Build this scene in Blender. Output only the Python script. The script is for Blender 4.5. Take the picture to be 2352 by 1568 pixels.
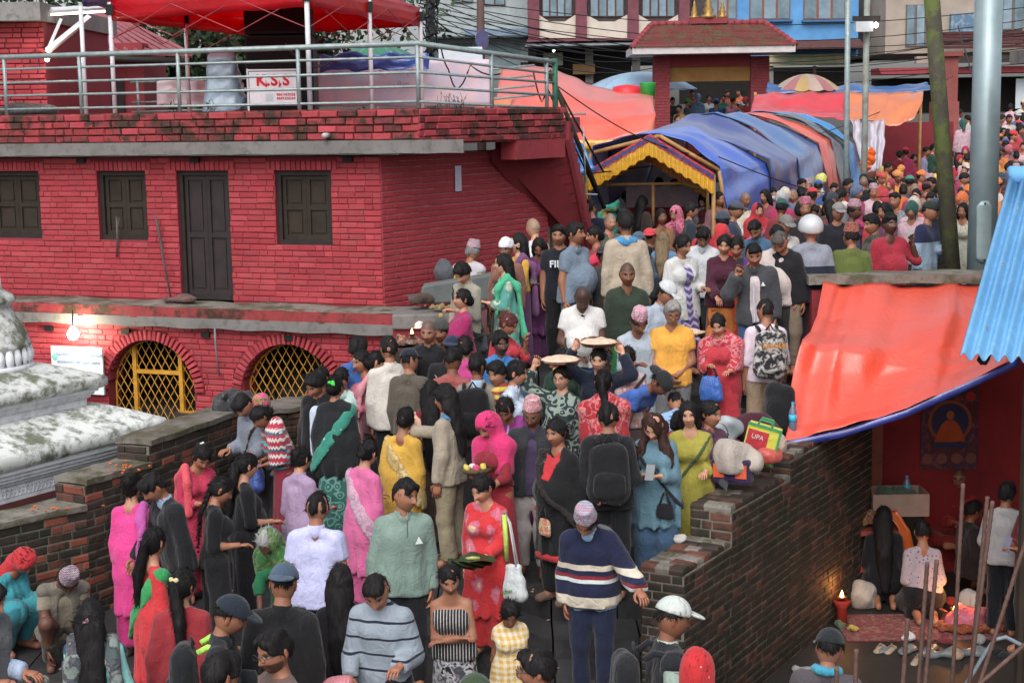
import bpy, bmesh, math, random
import numpy as np
from mathutils import Matrix, Vector
for o in list(bpy.data.objects): bpy.data.objects.remove(o)
SC = bpy.context.scene
COL = SC.collection
R = math.radians
CZ = 4.6                      # eye height over the lowest paving (m)
FPX, CX, CY = 3600.0, 1176.0, 784.0
PITCH, ROLL = math.atan((784 - 265) / 3600.0), 0.0155
_f = np.array([0, math.cos(PITCH), -math.sin(PITCH)])
_u0 = np.array([0, math.sin(PITCH), math.cos(PITCH)])
_r0 = np.array([1.0, 0, 0])
_u = _u0 * math.cos(ROLL) + _r0 * math.sin(ROLL)
_r = _r0 * math.cos(ROLL) - _u0 * math.sin(ROLL)
cam_d = bpy.data.cameras.new('camera')
cam = bpy.data.objects.new('camera', cam_d); COL.objects.link(cam)
cam.matrix_world = Matrix(((_r[0], _u[0], -_f[0], 0), (_r[1], _u[1], -_f[1], 0), (_r[2], _u[2], -_f[2], CZ), (0, 0, 0, 1)))
cam_d.sensor_width = 36; cam_d.lens = 36 * FPX / 2352; cam_d.clip_end = 600; cam_d.clip_start = .2
SC.camera = cam
w = bpy.data.worlds.new('World'); SC.world = w; w.use_nodes = True
nt = w.node_tree
sky = nt.nodes.new('ShaderNodeTexSky'); sky.sky_type = 'NISHITA'; sky.sun_disc = False
SUN_EL, SUN_AZ = R(48), R(192)
sky.sun_elevation = SUN_EL; sky.sun_rotation = SUN_AZ; sky.air_density = 1.0; sky.dust_density = 4.0; sky.ozone_density = 1.0
hsv = nt.nodes.new('ShaderNodeHueSaturation'); hsv.inputs['Saturation'].default_value = .35
nt.links.new(sky.outputs[0], hsv.inputs['Color'])
bg = nt.nodes['Background']; nt.links.new(hsv.outputs[0], bg.inputs[0]); bg.inputs[1].default_value = .15
sd = bpy.data.lights.new('sun', 'SUN'); sd.energy = .75; sd.angle = R(70); sd.color = (1, .97, .93)
so = bpy.data.objects.new('sun', sd); COL.objects.link(so)
_sv = Vector((math.sin(SUN_AZ) * math.cos(SUN_EL), math.cos(SUN_AZ) * math.cos(SUN_EL), math.sin(SUN_EL)))
so.rotation_euler = (-_sv).to_track_quat('-Z', 'Y').to_euler(); so.location = (0, 0, 40)
SC.view_settings.view_transform = 'Standard'; SC.view_settings.look = 'None'
SC.view_settings.gamma = 1; SC.view_settings.use_curve_mapping = False
SC.view_settings.exposure = 0.62
SC.render.engine = 'CYCLES'; SC.cycles.use_denoising = True
SC.cycles.max_bounces = 6; SC.cycles.diffuse_bounces = 3; SC.cycles.glossy_bounces = 2; SC.cycles.transparent_max_bounces = 6
SC.cycles.sample_clamp_indirect = 3
def ray(x, y):
 d = _r * (x - CX) + _u * (CY - y) + _f * FPX
 return d / d[1]
def at(x, y, Y):                                  # point seen at (x, y) in the 2352 x 1568 view, Y metres away
 d = ray(x, y) * Y
 return np.array([d[0], d[1], CZ + d[2]])
def atz(x, y, z):                                 # same, on the level z
 d = ray(x, y)
 t = (z - CZ) / d[2]
 return np.array([d[0] * t, t, z])
def hitplane(x, y, p, n):                         # same, on a plane
 d = ray(x, y); o = np.array([0, 0, CZ]); p = np.asarray(p, float); n = np.asarray(n, float)
 return o + d * (np.dot(p - o, n) / np.dot(d, n))
def proj(p):
 q = np.asarray(p, float) - np.array([0, 0, CZ])
 k = FPX / q.dot(_f)
 return CX + q.dot(_r) * k, CY - q.dot(_u) * k
Z_LOW, Z_PLAZA, Z_COURT, Z_STREET = 0.0, 1.65, -.5, 3.6
STEP_U = [11.9, 12.4, 12.9, 14.0, 15.0, 16.0, 16.4, 16.8, 17.2, 17.6]
RISE = .165
def ground(X, Y):
 if Y > 37:
  return Z_PLAZA + (Z_STREET - Z_PLAZA) * min(1, max(0, (Y - 38) / 8.0))
 u = Y + 1.1 * min(0, X - .3)
 return RISE * sum(1 for e in STEP_U if u > e)
def lin(c):
 if isinstance(c, str):
  c = c.lstrip('#')
  if len(c) == 3: c = ''.join(a * 2 for a in c)
  c = [int(c[i:i + 2], 16) / 255 for i in (0, 2, 4)]
  c = [((v + .055) / 1.055) ** 2.4 if v > .04045 else v / 12.92 for v in c]
  return tuple(min(.88, v * .92 + .004) for v in c)
 return tuple(c)
MATS = {}
class NB:                                          # small node builder
 def __init__(s, name):
  s.m = bpy.data.materials.new(name); s.m.use_nodes = True
  s.t = s.m.node_tree; s.b = s.t.nodes['Principled BSDF']; s.tc = None
 def n(s, ty, **kw):
  nd = s.t.nodes.new('ShaderNode' + ty)
  for k, v in kw.items():
   if k in nd.inputs.keys(): nd.inputs[k].default_value = v
   else: setattr(nd, k, v)
  return nd
 def l(s, a, b): s.t.links.new(a, b)
 def co(s, kind='Object', scale=None, loc=None):
  if s.tc is None: s.tc = s.n('TexCoord')
  o = s.tc.outputs[kind]
  if kind == 'World':
   pass
  if scale is not None or loc is not None:
   mp = s.n('Mapping')
   if scale is not None: mp.inputs['Scale'].default_value = scale if hasattr(scale, '__len__') else (scale,) * 3
   if loc is not None: mp.inputs['Location'].default_value = loc
   s.l(o, mp.inputs[0]); o = mp.outputs[0]
  return o
 def geo(s): return s.n('NewGeometry').outputs['Position']
 def noise(s, scale, detail=3, rough=.55, vec=None, dist=0):
  nd = s.n('TexNoise'); nd.inputs['Scale'].default_value = scale; nd.inputs['Detail'].default_value = detail
  nd.inputs['Roughness'].default_value = rough; nd.inputs['Distortion'].default_value = dist
  s.l(vec if vec is not None else s.co(), nd.inputs['Vector']); return nd.outputs[0]
 def ramp(s, fac, stops, interp='LINEAR'):
  r = s.n('ValToRGB'); r.color_ramp.interpolation = interp
  e = r.color_ramp.elements
  while len(e) < len(stops): e.new(.5)
  for i, (p, c) in enumerate(stops):
   e[i].position = p; e[i].color = (c if hasattr(c, '__len__') else (c, c, c))[:3] + (1,) if not hasattr(c, '__len__') or len(c) < 4 else c
  s.l(fac, r.inputs[0]); return r.outputs[0]
 def mix(s, fac, a, b, blend='MIX'):
  m = s.n('Mix', data_type='RGBA', blend_type=blend)
  for v, i in ((fac, 0), (a, 6), (b, 7)):
   if isinstance(v, (int, float)): m.inputs[i].default_value = v
   elif hasattr(v, '__len__'): m.inputs[i].default_value = tuple(v)[:3] + (1,)
   else: s.l(v, m.inputs[i])
  return m.outputs[2]
 def math(s, op, a, b=None, c=None):
  m = s.n('Math', operation=op)
  for v, i in ((a, 0), (b, 1), (c, 2)):
   if v is None: continue
   if isinstance(v, (int, float)): m.inputs[i].default_value = v
   else: s.l(v, m.inputs[i])
  return m.outputs[0]
 def sep(s, v):
  x = s.n('SeparateXYZ'); s.l(v, x.inputs[0]); return x.outputs
 def bump(s, h, strength=.3, dist=.01):
  b = s.n('Bump'); b.inputs['Strength'].default_value = strength; b.inputs['Distance'].default_value = dist
  s.l(h, b.inputs['Height']); s.l(b.outputs[0], s.b.inputs['Normal'])
 def out(s, col, rough=.8, metal=0, spec=.3):
  if hasattr(col, '__len__'): s.b.inputs['Base Color'].default_value = tuple(col)[:3] + (1,)
  else: s.l(col, s.b.inputs['Base Color'])
  if isinstance(rough, (int, float)): s.b.inputs['Roughness'].default_value = rough
  else: s.l(rough, s.b.inputs['Roughness'])
  s.b.inputs['Metallic'].default_value = metal
  s.b.inputs['Specular IOR Level'].default_value = spec
  return s.m
def pm(name, c1, c2=None, scale=6, rough=.8, metal=0, spec=.3, bump=.2, bscale=None, bdist=.01, lo=.35, hi=.7, coord='Object', detail=5):
 """plain weathered surface: two colours mixed by noise, fine relief"""
 key = ('pm', name)
 if key in MATS: return MATS[key]
 nb = NB(name); c1 = lin(c1); c2 = lin(c2) if c2 is not None else tuple(v * .8 for v in c1)
 v = nb.geo() if coord == 'World' else nb.co(coord)
 col = nb.mix(nb.ramp(nb.noise(scale, detail, vec=v), [(lo, (0, 0, 0)), (hi, (1, 1, 1))]), c1, c2)
 if bump: nb.bump(nb.noise(bscale or scale * 6, 4, vec=v), bump, bdist)
 MATS[key] = nb.out(col, rough, metal, spec); return MATS[key]
def emis(name, c, s):
 key = ('em', name)
 if key not in MATS:
  nb = NB(name); nb.b.inputs['Emission Color'].default_value = tuple(c) + (1,); nb.b.inputs['Emission Strength'].default_value = s
  MATS[key] = nb.out((.8, .8, .8))
 return MATS[key]
def link(o, parent=None):
 COL.objects.link(o)
 if parent is not None: o.parent = parent
 return o
def tag(o, label=None, cat=None, group=None, kind=None):
 for k, v in (('label', label), ('category', cat), ('group', group), ('kind', kind)):
  if v: o[k] = v
 return o
def empty(name, loc=(0, 0, 0), rz=0, label=None, cat=None, group=None):
 o = bpy.data.objects.new(name, None); o.empty_display_size = .1; o.location = tuple(float(v) for v in loc); o.rotation_euler = (0, 0, rz)
 link(o); return tag(o, label, cat, group)
def mesh_np(name, V, F, mat=None, parent=None, smooth=True, loc=None, cols=None):
 """V (n,3) float, F list of quads/tris arrays -> object"""
 me = bpy.data.meshes.new(name)
 V = np.asarray(V, np.float32)
 if isinstance(F, np.ndarray): F = [F]
 F = [np.asarray(f, np.int32) for f in F if len(f)]
 me.vertices.add(len(V)); me.vertices.foreach_set('co', V.ravel())
 nl = sum(f.size for f in F); npol = sum(len(f) for f in F)
 me.loops.add(nl); me.loops.foreach_set('vertex_index', np.concatenate([f.ravel() for f in F]))
 me.polygons.add(npol)
 tot = np.concatenate([np.full(len(f), f.shape[1], np.int32) for f in F])
 st = np.concatenate([[0], np.cumsum(tot)[:-1]]).astype(np.int32)
 me.polygons.foreach_set('loop_start', st)
 me.polygons.foreach_set('use_smooth', np.full(npol, smooth, bool))
 if cols is not None:
  a = me.color_attributes.new('Col', 'FLOAT_COLOR', 'POINT')
  a.data.foreach_set('color', np.asarray(cols, np.float32).ravel())
 me.update(calc_edges=True)
 o = bpy.data.objects.new(name, me)
 if mat is not None: me.materials.append(mat)
 if loc is not None: o.location = tuple(float(v) for v in loc)
 return link(o, parent)
class MB:                                          # mesh collector in numpy lists
 def __init__(s): s.v = []; s.f = []
 def poly(s, pts, faces):
  b = len(s.v); s.v += [tuple(float(c) for c in p) for p in pts]; s.f += [[b + i for i in f] for f in faces]; return s
 def hexa(s, p):                                # 8 corners: bottom 0-3 ccw, top 4-7
  return s.poly(p, [(3, 2, 1, 0), (4, 5, 6, 7), (0, 1, 5, 4), (1, 2, 6, 5), (2, 3, 7, 6), (3, 0, 4, 7)])
 def box(s, c, d, M=None):
  x, y, z = (v / 2 for v in d)
  p = [(-x, -y, -z), (x, -y, -z), (x, y, -z), (-x, y, -z), (-x, -y, z), (x, -y, z), (x, y, z), (-x, y, z)]
  p = np.array(p)
  if M is not None: p = p @ np.asarray(M).T
  return s.hexa(p + np.asarray(c, float))
 def bbox(s, a, b): return s.box([(a[i] + b[i]) / 2 for i in range(3)], [abs(b[i] - a[i]) for i in range(3)])
 def tube(s, pts, r, n=8, cap=True, sx=1):
  pts = [np.asarray(p, float) for p in pts]; b = len(s.v); m = len(pts)
  rr = r if hasattr(r, '__len__') else [r] * m
  for i, p in enumerate(pts):
   t = pts[min(i + 1, m - 1)] - pts[max(i - 1, 0)]; t /= (np.linalg.norm(t) + 1e-9)
   a = np.array([0, 0, 1.]) if abs(t[2]) < .9 else np.array([1., 0, 0])
   e1 = np.cross(a, t); e1 /= np.linalg.norm(e1); e2 = np.cross(t, e1)
   for k in range(n):
    an = 2 * math.pi * k / n
    s.v.append(tuple(p + (e1 * math.cos(an) * sx + e2 * math.sin(an)) * rr[i]))
  for i in range(m - 1):
   for k in range(n):
    s.f.append([b + i * n + k, b + i * n + (k + 1) % n, b + (i + 1) * n + (k + 1) % n, b + (i + 1) * n + k])
  if cap:
   s.f.append([b + k for k in range(n)][::-1]); s.f.append([b + (m - 1) * n + k for k in range(n)])
  return s
 def lathe(s, prof, n=24, c=(0, 0, 0), a0=0, sq=1):
  b = len(s.v); m = len(prof)
  for (r, z) in prof:
   for k in range(n):
    an = a0 + 2 * math.pi * k / n
    s.v.append((c[0] + r * math.cos(an), c[1] + r * math.sin(an) * sq, c[2] + z))
  for i in range(m - 1):
   for k in range(n):
    s.f.append([b + i * n + k, b + i * n + (k + 1) % n, b + (i + 1) * n + (k + 1) % n, b + (i + 1) * n + k])
  s.f.append([b + k for k in range(n)][::-1]); s.f.append([b + (m - 1) * n + k for k in range(n)])
  return s
 def grid(s, fn, nu, nv):                       # fn(u,v)->xyz over [0,1]^2
  b = len(s.v)
  for i in range(nu + 1):
   for j in range(nv + 1): s.v.append(tuple(float(c) for c in fn(i / nu, j / nv)))
  for i in range(nu):
   for j in range(nv):
    q = b + i * (nv + 1) + j
    s.f.append([q, q + nv + 1, q + nv + 2, q + 1])
  return s
 def build(s, name, mat=None, parent=None, smooth=False, loc=None, solid=0, bevel=0):
  me = bpy.data.meshes.new(name); me.from_pydata(s.v, [], s.f)
  if smooth: me.polygons.foreach_set('use_smooth', np.ones(len(me.polygons), bool))
  if mat is not None: me.materials.append(mat)
  me.update()
  o = bpy.data.objects.new(name, me); link(o, parent)
  if loc is not None: o.location = tuple(float(v) for v in loc)
  if solid:
   md = o.modifiers.new('solid', 'SOLIDIFY'); md.thickness = solid; md.offset = 0
  if bevel:
   md = o.modifiers.new('bevel', 'BEVEL'); md.width = bevel; md.segments = 2; md.limit_method = 'ANGLE'
  return o
def inst(src, parent, M, name=None):               # another object on the same mesh
 o = bpy.data.objects.new(name or src.data.name, src.data); link(o, parent); o.matrix_local = Matrix(M) if not isinstance(M, Matrix) else M; return o
def text_mesh(body, size, mat, parent, M, name='lettering', bold=0, align='CENTER', ext=.002):
 cu = bpy.data.curves.new(name, 'FONT'); cu.body = body; cu.size = size; cu.align_x = align; cu.align_y = 'CENTER'; cu.extrude = ext; cu.offset = bold; cu.space_character = 1.0 + bold * 14; cu.resolution_u = 3
 o = bpy.data.objects.new(name, cu); COL.objects.link(o)
 dg = bpy.context.evaluated_depsgraph_get(); me = bpy.data.meshes.new_from_object(o.evaluated_get(dg))
 bpy.data.objects.remove(o); bpy.data.curves.remove(cu)
 me.materials.clear(); me.materials.append(mat)
 o = bpy.data.objects.new(name, me); link(o, parent); o.matrix_local = M; return o
def frame(o, x, y, z=None):                        # 4x4 from origin and axes
 x = Vector(x).normalized(); y = Vector(y).normalized(); z = x.cross(y) if z is None else Vector(z).normalized()
 return Matrix(((x[0], y[0], z[0], o[0]), (x[1], y[1], z[1], o[1]), (x[2], y[2], z[2], o[2]), (0, 0, 0, 1)))
RNG = random.Random(7)
# ================================================================== PEOPLE: signed-distance bodies and clothes
f32 = np.float32
def vec(*a): return np.array(a, float)
class Sdf:
 def __init__(s, h, k=.035): s.h = h; s.k = k; s.p = []; s.post = []
 def cap(s, a, b, ra, rb=None, k=None, sy=1.0, t0=None, t1=None, dz=0):
  s.p.append(('c', np.asarray(a, float), np.asarray(b, float), ra, ra if rb is None else rb, s.k if k is None else k, sy, t0, t1)); return s
 def ell(s, c, r, Rm=None, k=None):
  s.p.append(('e', np.asarray(c, float), np.asarray(r, float), np.eye(3) if Rm is None else Rm, s.k if k is None else k)); return s
 def plane(s, p, n): s.post.append(('pl', np.asarray(p, float), np.asarray(n, float) / np.linalg.norm(n))); return s      # keeps where n.(x-p) < 0
 def sub(s, c, r, Rm=None): s.post.append(('su', np.asarray(c, float), np.asarray(r, float), np.eye(3) if Rm is None else Rm)); return s
 def band(s, p, n, w): s.post.append(('ba', np.asarray(p, float), np.asarray(n, float) / np.linalg.norm(n), w)); return s
 def noise(s, amp, freq, seed=0, zs=1.): s.post.append(('no', amp, freq, seed, zs)); return s
 def fold(s, amp, n, z0, z1, ph=0, c=(0, 0)): s.post.append(('fo', amp, n, z0, z1, ph, c)); return s
 def shell(s, th): s.post.append(('sh', th)); return s
 def eval(s):
  h = s.h; lo = np.full(3, 1e9); hi = -lo; bb = []
  for q in s.p:
   if q[0] == 'c':
    r = max(q[3], q[4]) * max(1, q[6]); a = np.minimum(q[1], q[2]) - r; b = np.maximum(q[1], q[2]) + r
   else:
    r = q[2].max(); a = q[1] - r; b = q[1] + r
   bb.append((a, b)); lo = np.minimum(lo, a); hi = np.maximum(hi, b)
  lo -= 2.5 * h + .02; hi += 2.5 * h + .02
  n = np.ceil((hi - lo) / h).astype(int) + 1
  F = np.full(n, 1.0, f32)
  ax = [(lo[i] + h * np.arange(n[i])).astype(f32) for i in range(3)]
  for q, (a, b) in zip(s.p, bb):
   k = q[5] if q[0] == 'c' else q[4]
   m = k + 2.2 * h + .02
   i0 = np.maximum(((a - m - lo) / h).astype(int), 0); i1 = np.minimum(((b + m - lo) / h).astype(int) + 2, n)
   sl = tuple(slice(i0[i], i1[i]) for i in range(3))
   X = ax[0][sl[0]][:, None, None]; Y = ax[1][sl[1]][None, :, None]; Z = ax[2][sl[2]][None, None, :]
   if q[0] == 'c':
    _, A, B, ra, rb, k, sy, t0, t1 = q
    d = B - A; dd = float(d @ d) + 1e-9
    px, py, pz = X - f32(A[0]), Y - f32(A[1]), Z - f32(A[2])
    tr = (px * f32(d[0]) + py * f32(d[1]) + pz * f32(d[2])) / f32(dd)
    t = np.clip(tr, 0, 1)
    ex, ey, ez = px - t * f32(d[0]), (py - t * f32(d[1])) / f32(sy), pz - t * f32(d[2])
    D = (np.sqrt(ex * ex + ey * ey + ez * ez) - (f32(ra) + t * f32(rb - ra))) * f32(min(1, sy) ** .5)
    L = math.sqrt(dd)
    if t1 is not None: D = np.maximum(D, (tr - f32(t1)) * f32(L))
    if t0 is not None: D = np.maximum(D, (f32(t0) - tr) * f32(L))
   else:
    D = s._ell(q[1], q[2], q[3], X, Y, Z)
   G = F[sl]
   if k > 1e-4:
    hh = np.clip(.5 + .5 * (G - D) / f32(k), 0, 1)
    F[sl] = G + (D - G) * hh - f32(k) * hh * (1 - hh)
   else: F[sl] = np.minimum(G, D)
  X = ax[0][:, None, None]; Y = ax[1][None, :, None]; Z = ax[2][None, None, :]
  for q in s.post:
   if q[0] == 'pl':
    F = np.maximum(F, (X - f32(q[1][0])) * f32(q[2][0]) + (Y - f32(q[1][1])) * f32(q[2][1]) + (Z - f32(q[1][2])) * f32(q[2][2]))
   elif q[0] == 'su': F = np.maximum(F, -s._ell(q[1], q[2], q[3], X, Y, Z))
   elif q[0] == 'ba':
    F = np.maximum(F, np.abs((X - f32(q[1][0])) * f32(q[2][0]) + (Y - f32(q[1][1])) * f32(q[2][1]) + (Z - f32(q[1][2])) * f32(q[2][2])) - f32(q[3]))
   elif q[0] == 'no':
    _, amp, fr, seed, zs = q; rg = np.random.RandomState(seed)
    for i in range(4):
     w_ = rg.normal(size=3); w_ *= fr * (1 + .45 * i) / np.linalg.norm(w_); w_[2] *= zs
     F = F + f32(amp / (1 + .5 * i)) * np.sin(X * f32(w_[0]) + Y * f32(w_[1]) + Z * f32(w_[2]) + f32(rg.uniform(0, 6.3)))
   elif q[0] == 'fo':
    _, amp, nn, z0, z1, ph, c = q
    th = np.arctan2(Y - f32(c[1]), X - f32(c[0]))
    F = F + f32(amp) * np.clip((Z - f32(z0)) / f32(z1 - z0), 0, 1.2) * (np.sin(th * nn + f32(ph)) + .5 * np.sin(th * (nn * 1.7) + f32(ph * 2 + 1)))
   elif q[0] == 'sh': F = np.maximum(F, -F - f32(q[1]))
  return F, lo
 @staticmethod
 def _ell(c, r, Rm, X, Y, Z):
  px, py, pz = X - f32(c[0]), Y - f32(c[1]), Z - f32(c[2])
  q = [px * f32(Rm[0, i]) + py * f32(Rm[1, i]) + pz * f32(Rm[2, i]) for i in range(3)]
  k0 = np.sqrt(sum((q[i] / f32(r[i])) ** 2 for i in range(3))); k1 = np.sqrt(sum((q[i] / f32(r[i] ** 2)) ** 2 for i in range(3))) + f32(1e-6)
  return k0 * (k0 - 1) / k1
 def mesh(s):
  F, lo = s.eval(); return snet(F, lo, s.h)
_CO = [(i, j, k) for i in (0, 1) for j in (0, 1) for k in (0, 1)]
def snet(F, lo, h):
 I = F < 0
 n = np.array(F.shape) - 1
 cnt = np.zeros(n, np.int8)
 for (i, j, k) in _CO: cnt += I[i:i + n[0], j:j + n[1], k:k + n[2]]
 act = (cnt > 0) & (cnt < 8)
 idx = np.full(n, -1, np.int32); w = np.argwhere(act); idx[act] = np.arange(len(w))
 if not len(w): return np.zeros((0, 3)), np.zeros((0, 4), int)
 acc = np.zeros((len(w), 3), f32); num = np.zeros(len(w), f32)
 val = {c: F[w[:, 0] + c[0], w[:, 1] + c[1], w[:, 2] + c[2]] for c in _CO}
 for a in _CO:
  for d in range(3):
   if a[d]: continue
   b = list(a); b[d] = 1; b = tuple(b)
   va, vb = val[a], val[b]; m = (va < 0) != (vb < 0)
   t = np.where(m, va / np.where(m, va - vb, 1), 0)
   for e in range(3):
    acc[:, e] += np.where(m, a[e] + (t if e == d else 0), 0)
   num += m
 V = (w + acc / num[:, None]) * h + lo
 Q = []
 for d in range(3):
  e, g = (d + 1) % 3, (d + 2) % 3
  A = I; B = np.roll(I, -1, d)
  m = (A != B)
  sl = [slice(1, -1)] * 3; sl[d] = slice(0, -1)
  mm = np.zeros_like(m); mm[tuple(sl)] = m[tuple(sl)]
  p = np.argwhere(mm)
  if not len(p): continue
  p = p[(p < n).all(1)]
  fl = I[p[:, 0], p[:, 1], p[:, 2]]
  def cell(oe, og):
   c = p.copy(); c[:, e] -= oe; c[:, g] -= og; return idx[c[:, 0], c[:, 1], c[:, 2]]
  q = np.stack([cell(0, 0), cell(1, 0), cell(1, 1), cell(0, 1)], 1)
  q[~fl] = q[~fl][:, ::-1]
  Q.append(q[(q >= 0).all(1)])
 return V, np.concatenate(Q)
def rotx(a): c, s_ = math.cos(a), math.sin(a); return np.array([[1, 0, 0], [0, c, -s_], [0, s_, c]])
def rotz(a): c, s_ = math.cos(a), math.sin(a); return np.array([[c, -s_, 0], [s_, c, 0], [0, 0, 1.]])
def roty(a): c, s_ = math.cos(a), math.sin(a); return np.array([[c, 0, s_], [0, 1, 0], [-s_, 0, c]])
ARM = {  # upper-arm and forearm directions for the left side (+x), facing -y
 'd': ((.2, .02, -1), (.03, -.2, -1)), 'f': ((.16, -.22, -1), (-.52, -.8, .22)), 'w': ((.2, -.1, -1), (-.62, -.5, -.5)),
 'b': ((.14, .02, -1), (-.1, -1, .08)), 'u': ((.85, -.15, .45), (-.42, -.05, 1)), 'h': ((.45, -.5, -.6), (-.4, -.25, 1)),
 'o': ((.25, -.8, -.4), (.05, -1, .05)), 'r': ((.1, -.65, -.8), (-.1, -.6, -.7)), 'x': ((.1, -.3, -1), (-1, -.4, .12)),
 's': ((.26, .04, -1), (.1, -.1, -1)), 'k': ((.2, .35, -1), (-.65, .3, -.3)), 'm': ((.2, -.45, -.8), (-.35, -.55, 1)),
 'l': ((.5, -.2, -.8), (.35, -.8, -.3)), 'c': ((.12, -.3, -1), (-.45, -.75, .65)), 'p': ((.12, -.35, -.9), (-.25, -.9, -.35)),
 't': ((.45, .1, -.8), (-.3, -.9, -.1))}
class Skel:
 def __init__(s, h=1.65, female=False, legs='stand', lean=0, nod=0, yaw=0, tilt=0, arms='dd', fat=1.0, tw=0, child=False, side=0):
  S = h / 1.70; s.S = S; s.h = h; s.female = female; s.fat = fat; s.legs = legs
  J = {}
  sw = (.134 if female else .152) * (.92 if child else 1) * (1 + .35 * (fat - 1)); hw = .095 if female else .09
  pz = {'stand': .95, 'walk': .94, 'sit': .52, 'kneel': .33, 'squat': .36, 'cross': .16}[legs]
  py = {'squat': .12}.get(legs, 0)
  pel = vec(0, py, pz)
  Rl = rotz(tw) @ roty(R(side)) @ rotx(R(lean)); s.Rl = Rl
  up = lambda x, y, z: pel + Rl @ vec(x, y, z - .95)
  J['pel'] = pel; J['waist'] = up(0, .005, 1.08); J['chest'] = up(0, -.005, 1.27); J['neck'] = up(0, .02, 1.445)
  hs = 1.24 if child else 1.1
  Rh = Rl @ rotz(R(yaw)) @ rotx(R(nod - lean * .45)) @ roty(R(tilt)); s.Rh = Rh
  J['skull'] = up(0, .012, 1.475); J['head'] = J['skull'] + Rh @ vec(0, -.015, .113 * hs); s.hs = hs
  for sgn, nm, am in ((1, 'L', arms[0]), (-1, 'R', arms[1])):
   sh = up(sgn * sw, .015, 1.352); J['sho' + nm] = sh
   ua, fa = ARM[am] if isinstance(am, str) else am
   ua = Rl @ (np.array(ua, float) * [sgn, 1, 1]); fa = Rl @ (np.array(fa, float) * [sgn, 1, 1])
   if isinstance(am, str) and am in 'dsk' and lean > 15: ua = np.array([sgn * .1, -.1, -1.]); fa = np.array([0, -.2, -1.])
   ua /= np.linalg.norm(ua); fa /= np.linalg.norm(fa)
   J['elb' + nm] = sh + ua * .285; J['wri' + nm] = J['elb' + nm] + fa * .245; J['hd' + nm] = fa
   J['hnd' + nm] = J['wri' + nm] + fa * .08
   hp = pel + vec(sgn * hw, 0, -.05); J['hip' + nm] = hp
   if legs == 'stand': kn, an, to = vec(sgn * .1, -.02, .49), vec(sgn * .1, .03, .085), vec(sgn * .125, -.15, .035)
   elif legs == 'walk': q = sgn; kn, an, to = vec(sgn * .09, -.1 if q > 0 else -.03, .5), vec(sgn * .08, -.2 if q > 0 else .22, .085 if q > 0 else .12), vec(sgn * .1, -.38 if q > 0 else .05, .035)
   elif legs == 'sit': kn, an, to = vec(sgn * .14, -.42, .5), vec(sgn * .13, -.4, .085), vec(sgn * .14, -.58, .035)
   elif legs == 'kneel': kn, an, to = vec(sgn * .13, -.36, .08), vec(sgn * .09, .1, .09), vec(sgn * .08, .26, .05)
   elif legs == 'squat': kn, an, to = vec(sgn * .2, -.3, .5), vec(sgn * .13, -.02, .085), vec(sgn * .17, -.2, .035)
   else: kn, an, to = vec(sgn * .4, -.25, .12), vec(-sgn * .08, -.36, .08), vec(-sgn * .2, -.38, .06)
   J['kne' + nm] = kn; J['ank' + nm] = an; J['toe' + nm] = to
  s.J = {k: v * (S if not k.startswith('hd') else 1) for k, v in J.items()}
  s.up = lambda x, y, z: up(x, y, z) * S
  s.axis = Rl @ vec(0, 0, 1)
 def hp(s, p): return s.J['head'] + s.Rh @ (np.asarray(p, float) * s.S * s.hs)      # head-local to person
 def torso(s, sd, o=0, hem=None, bust=True):
  J, S, ft = s.J, s.S, s.fat; u = s.up
  wz = .06 if s.female else .063; cz = .062 if s.female else .072
  for g in (1, -1):
   sd.cap(u(g * wz, 0, .93), u(g * wz * .95, .0, 1.08), (.107 * ft) * S + o, (.092 * ft - (.008 if s.female else 0)) * S + o, sy=.92)
   sd.cap(u(g * wz * .95, 0, 1.08), u(g * cz, .0, 1.26), (.092 * ft - (.008 if s.female else 0)) * S + o, (.097 if not s.female else .088) * S * (.7 + .3 * ft) + o, sy=.95)
   sd.cap(u(g * .03, .02, 1.41), J['sho' + 'LR'[g < 0]], .045 * S + o * .7, .05 * S + o * .7)
   if s.female and bust: sd.ell(u(g * .07, -.085, 1.235), np.array([.07, .062, .072]) * S * (.7 + .3 * ft) + o)
   if hem is not None: sd.cap(u(g * wz, 0, .95), u(g * wz * 1.1, 0, hem - .05), .113 * ft * S + o * 1.2, .121 * ft * S + o * 1.5, sy=.92)
  if ft > 1.08: sd.ell(u(0, -.075 * ft, 1.07), np.array([.14, .12, .14]) * ft * S + o)
  return sd
 def arms(s, sd, o=0, upto=2.0, ko=0):
  J, S = s.J, s.S * (.85 + .15 * s.fat) * (.9 if s.female else 1)
  for g in 'LR':
   a, b, c = J['sho' + g], J['elb' + g], J['wri' + g]
   sd.cap(a, b, .053 * S + o, .046 * S + o, k=.014, t1=min(upto, 1) if upto < 1 else None)
   if upto > 1: sd.cap(b, c, .046 * S + o, .033 * S + o * 1.05, k=.016, t1=(upto - 1) if upto < 2 else (1.0 if ko else None))
  return sd
 def legs_(s, sd, o=0, upto=2.0, flare=0, feet=False):
  J, S = s.J, s.S * (.85 + .15 * s.fat)
  for g in 'LR':
   sd.cap(J['hip' + g], J['kne' + g], .092 * S + o, .062 * S + o + flare * .4, t1=upto if upto < 1 else None)
   if upto > 1: sd.cap(J['kne' + g], J['ank' + g], .06 * S + o + flare * .4, .042 * S + o + flare, t1=(upto - 1) if upto < 2 else None)
   if feet: sd.cap(J['ank' + g], J['toe' + g], .042 * S + o, .036 * S + o).cap(J['ank' + g] + vec(0, .03, -.04), J['toe' + g], .034 * S + o)
  return sd
HEADS = {}
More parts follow.
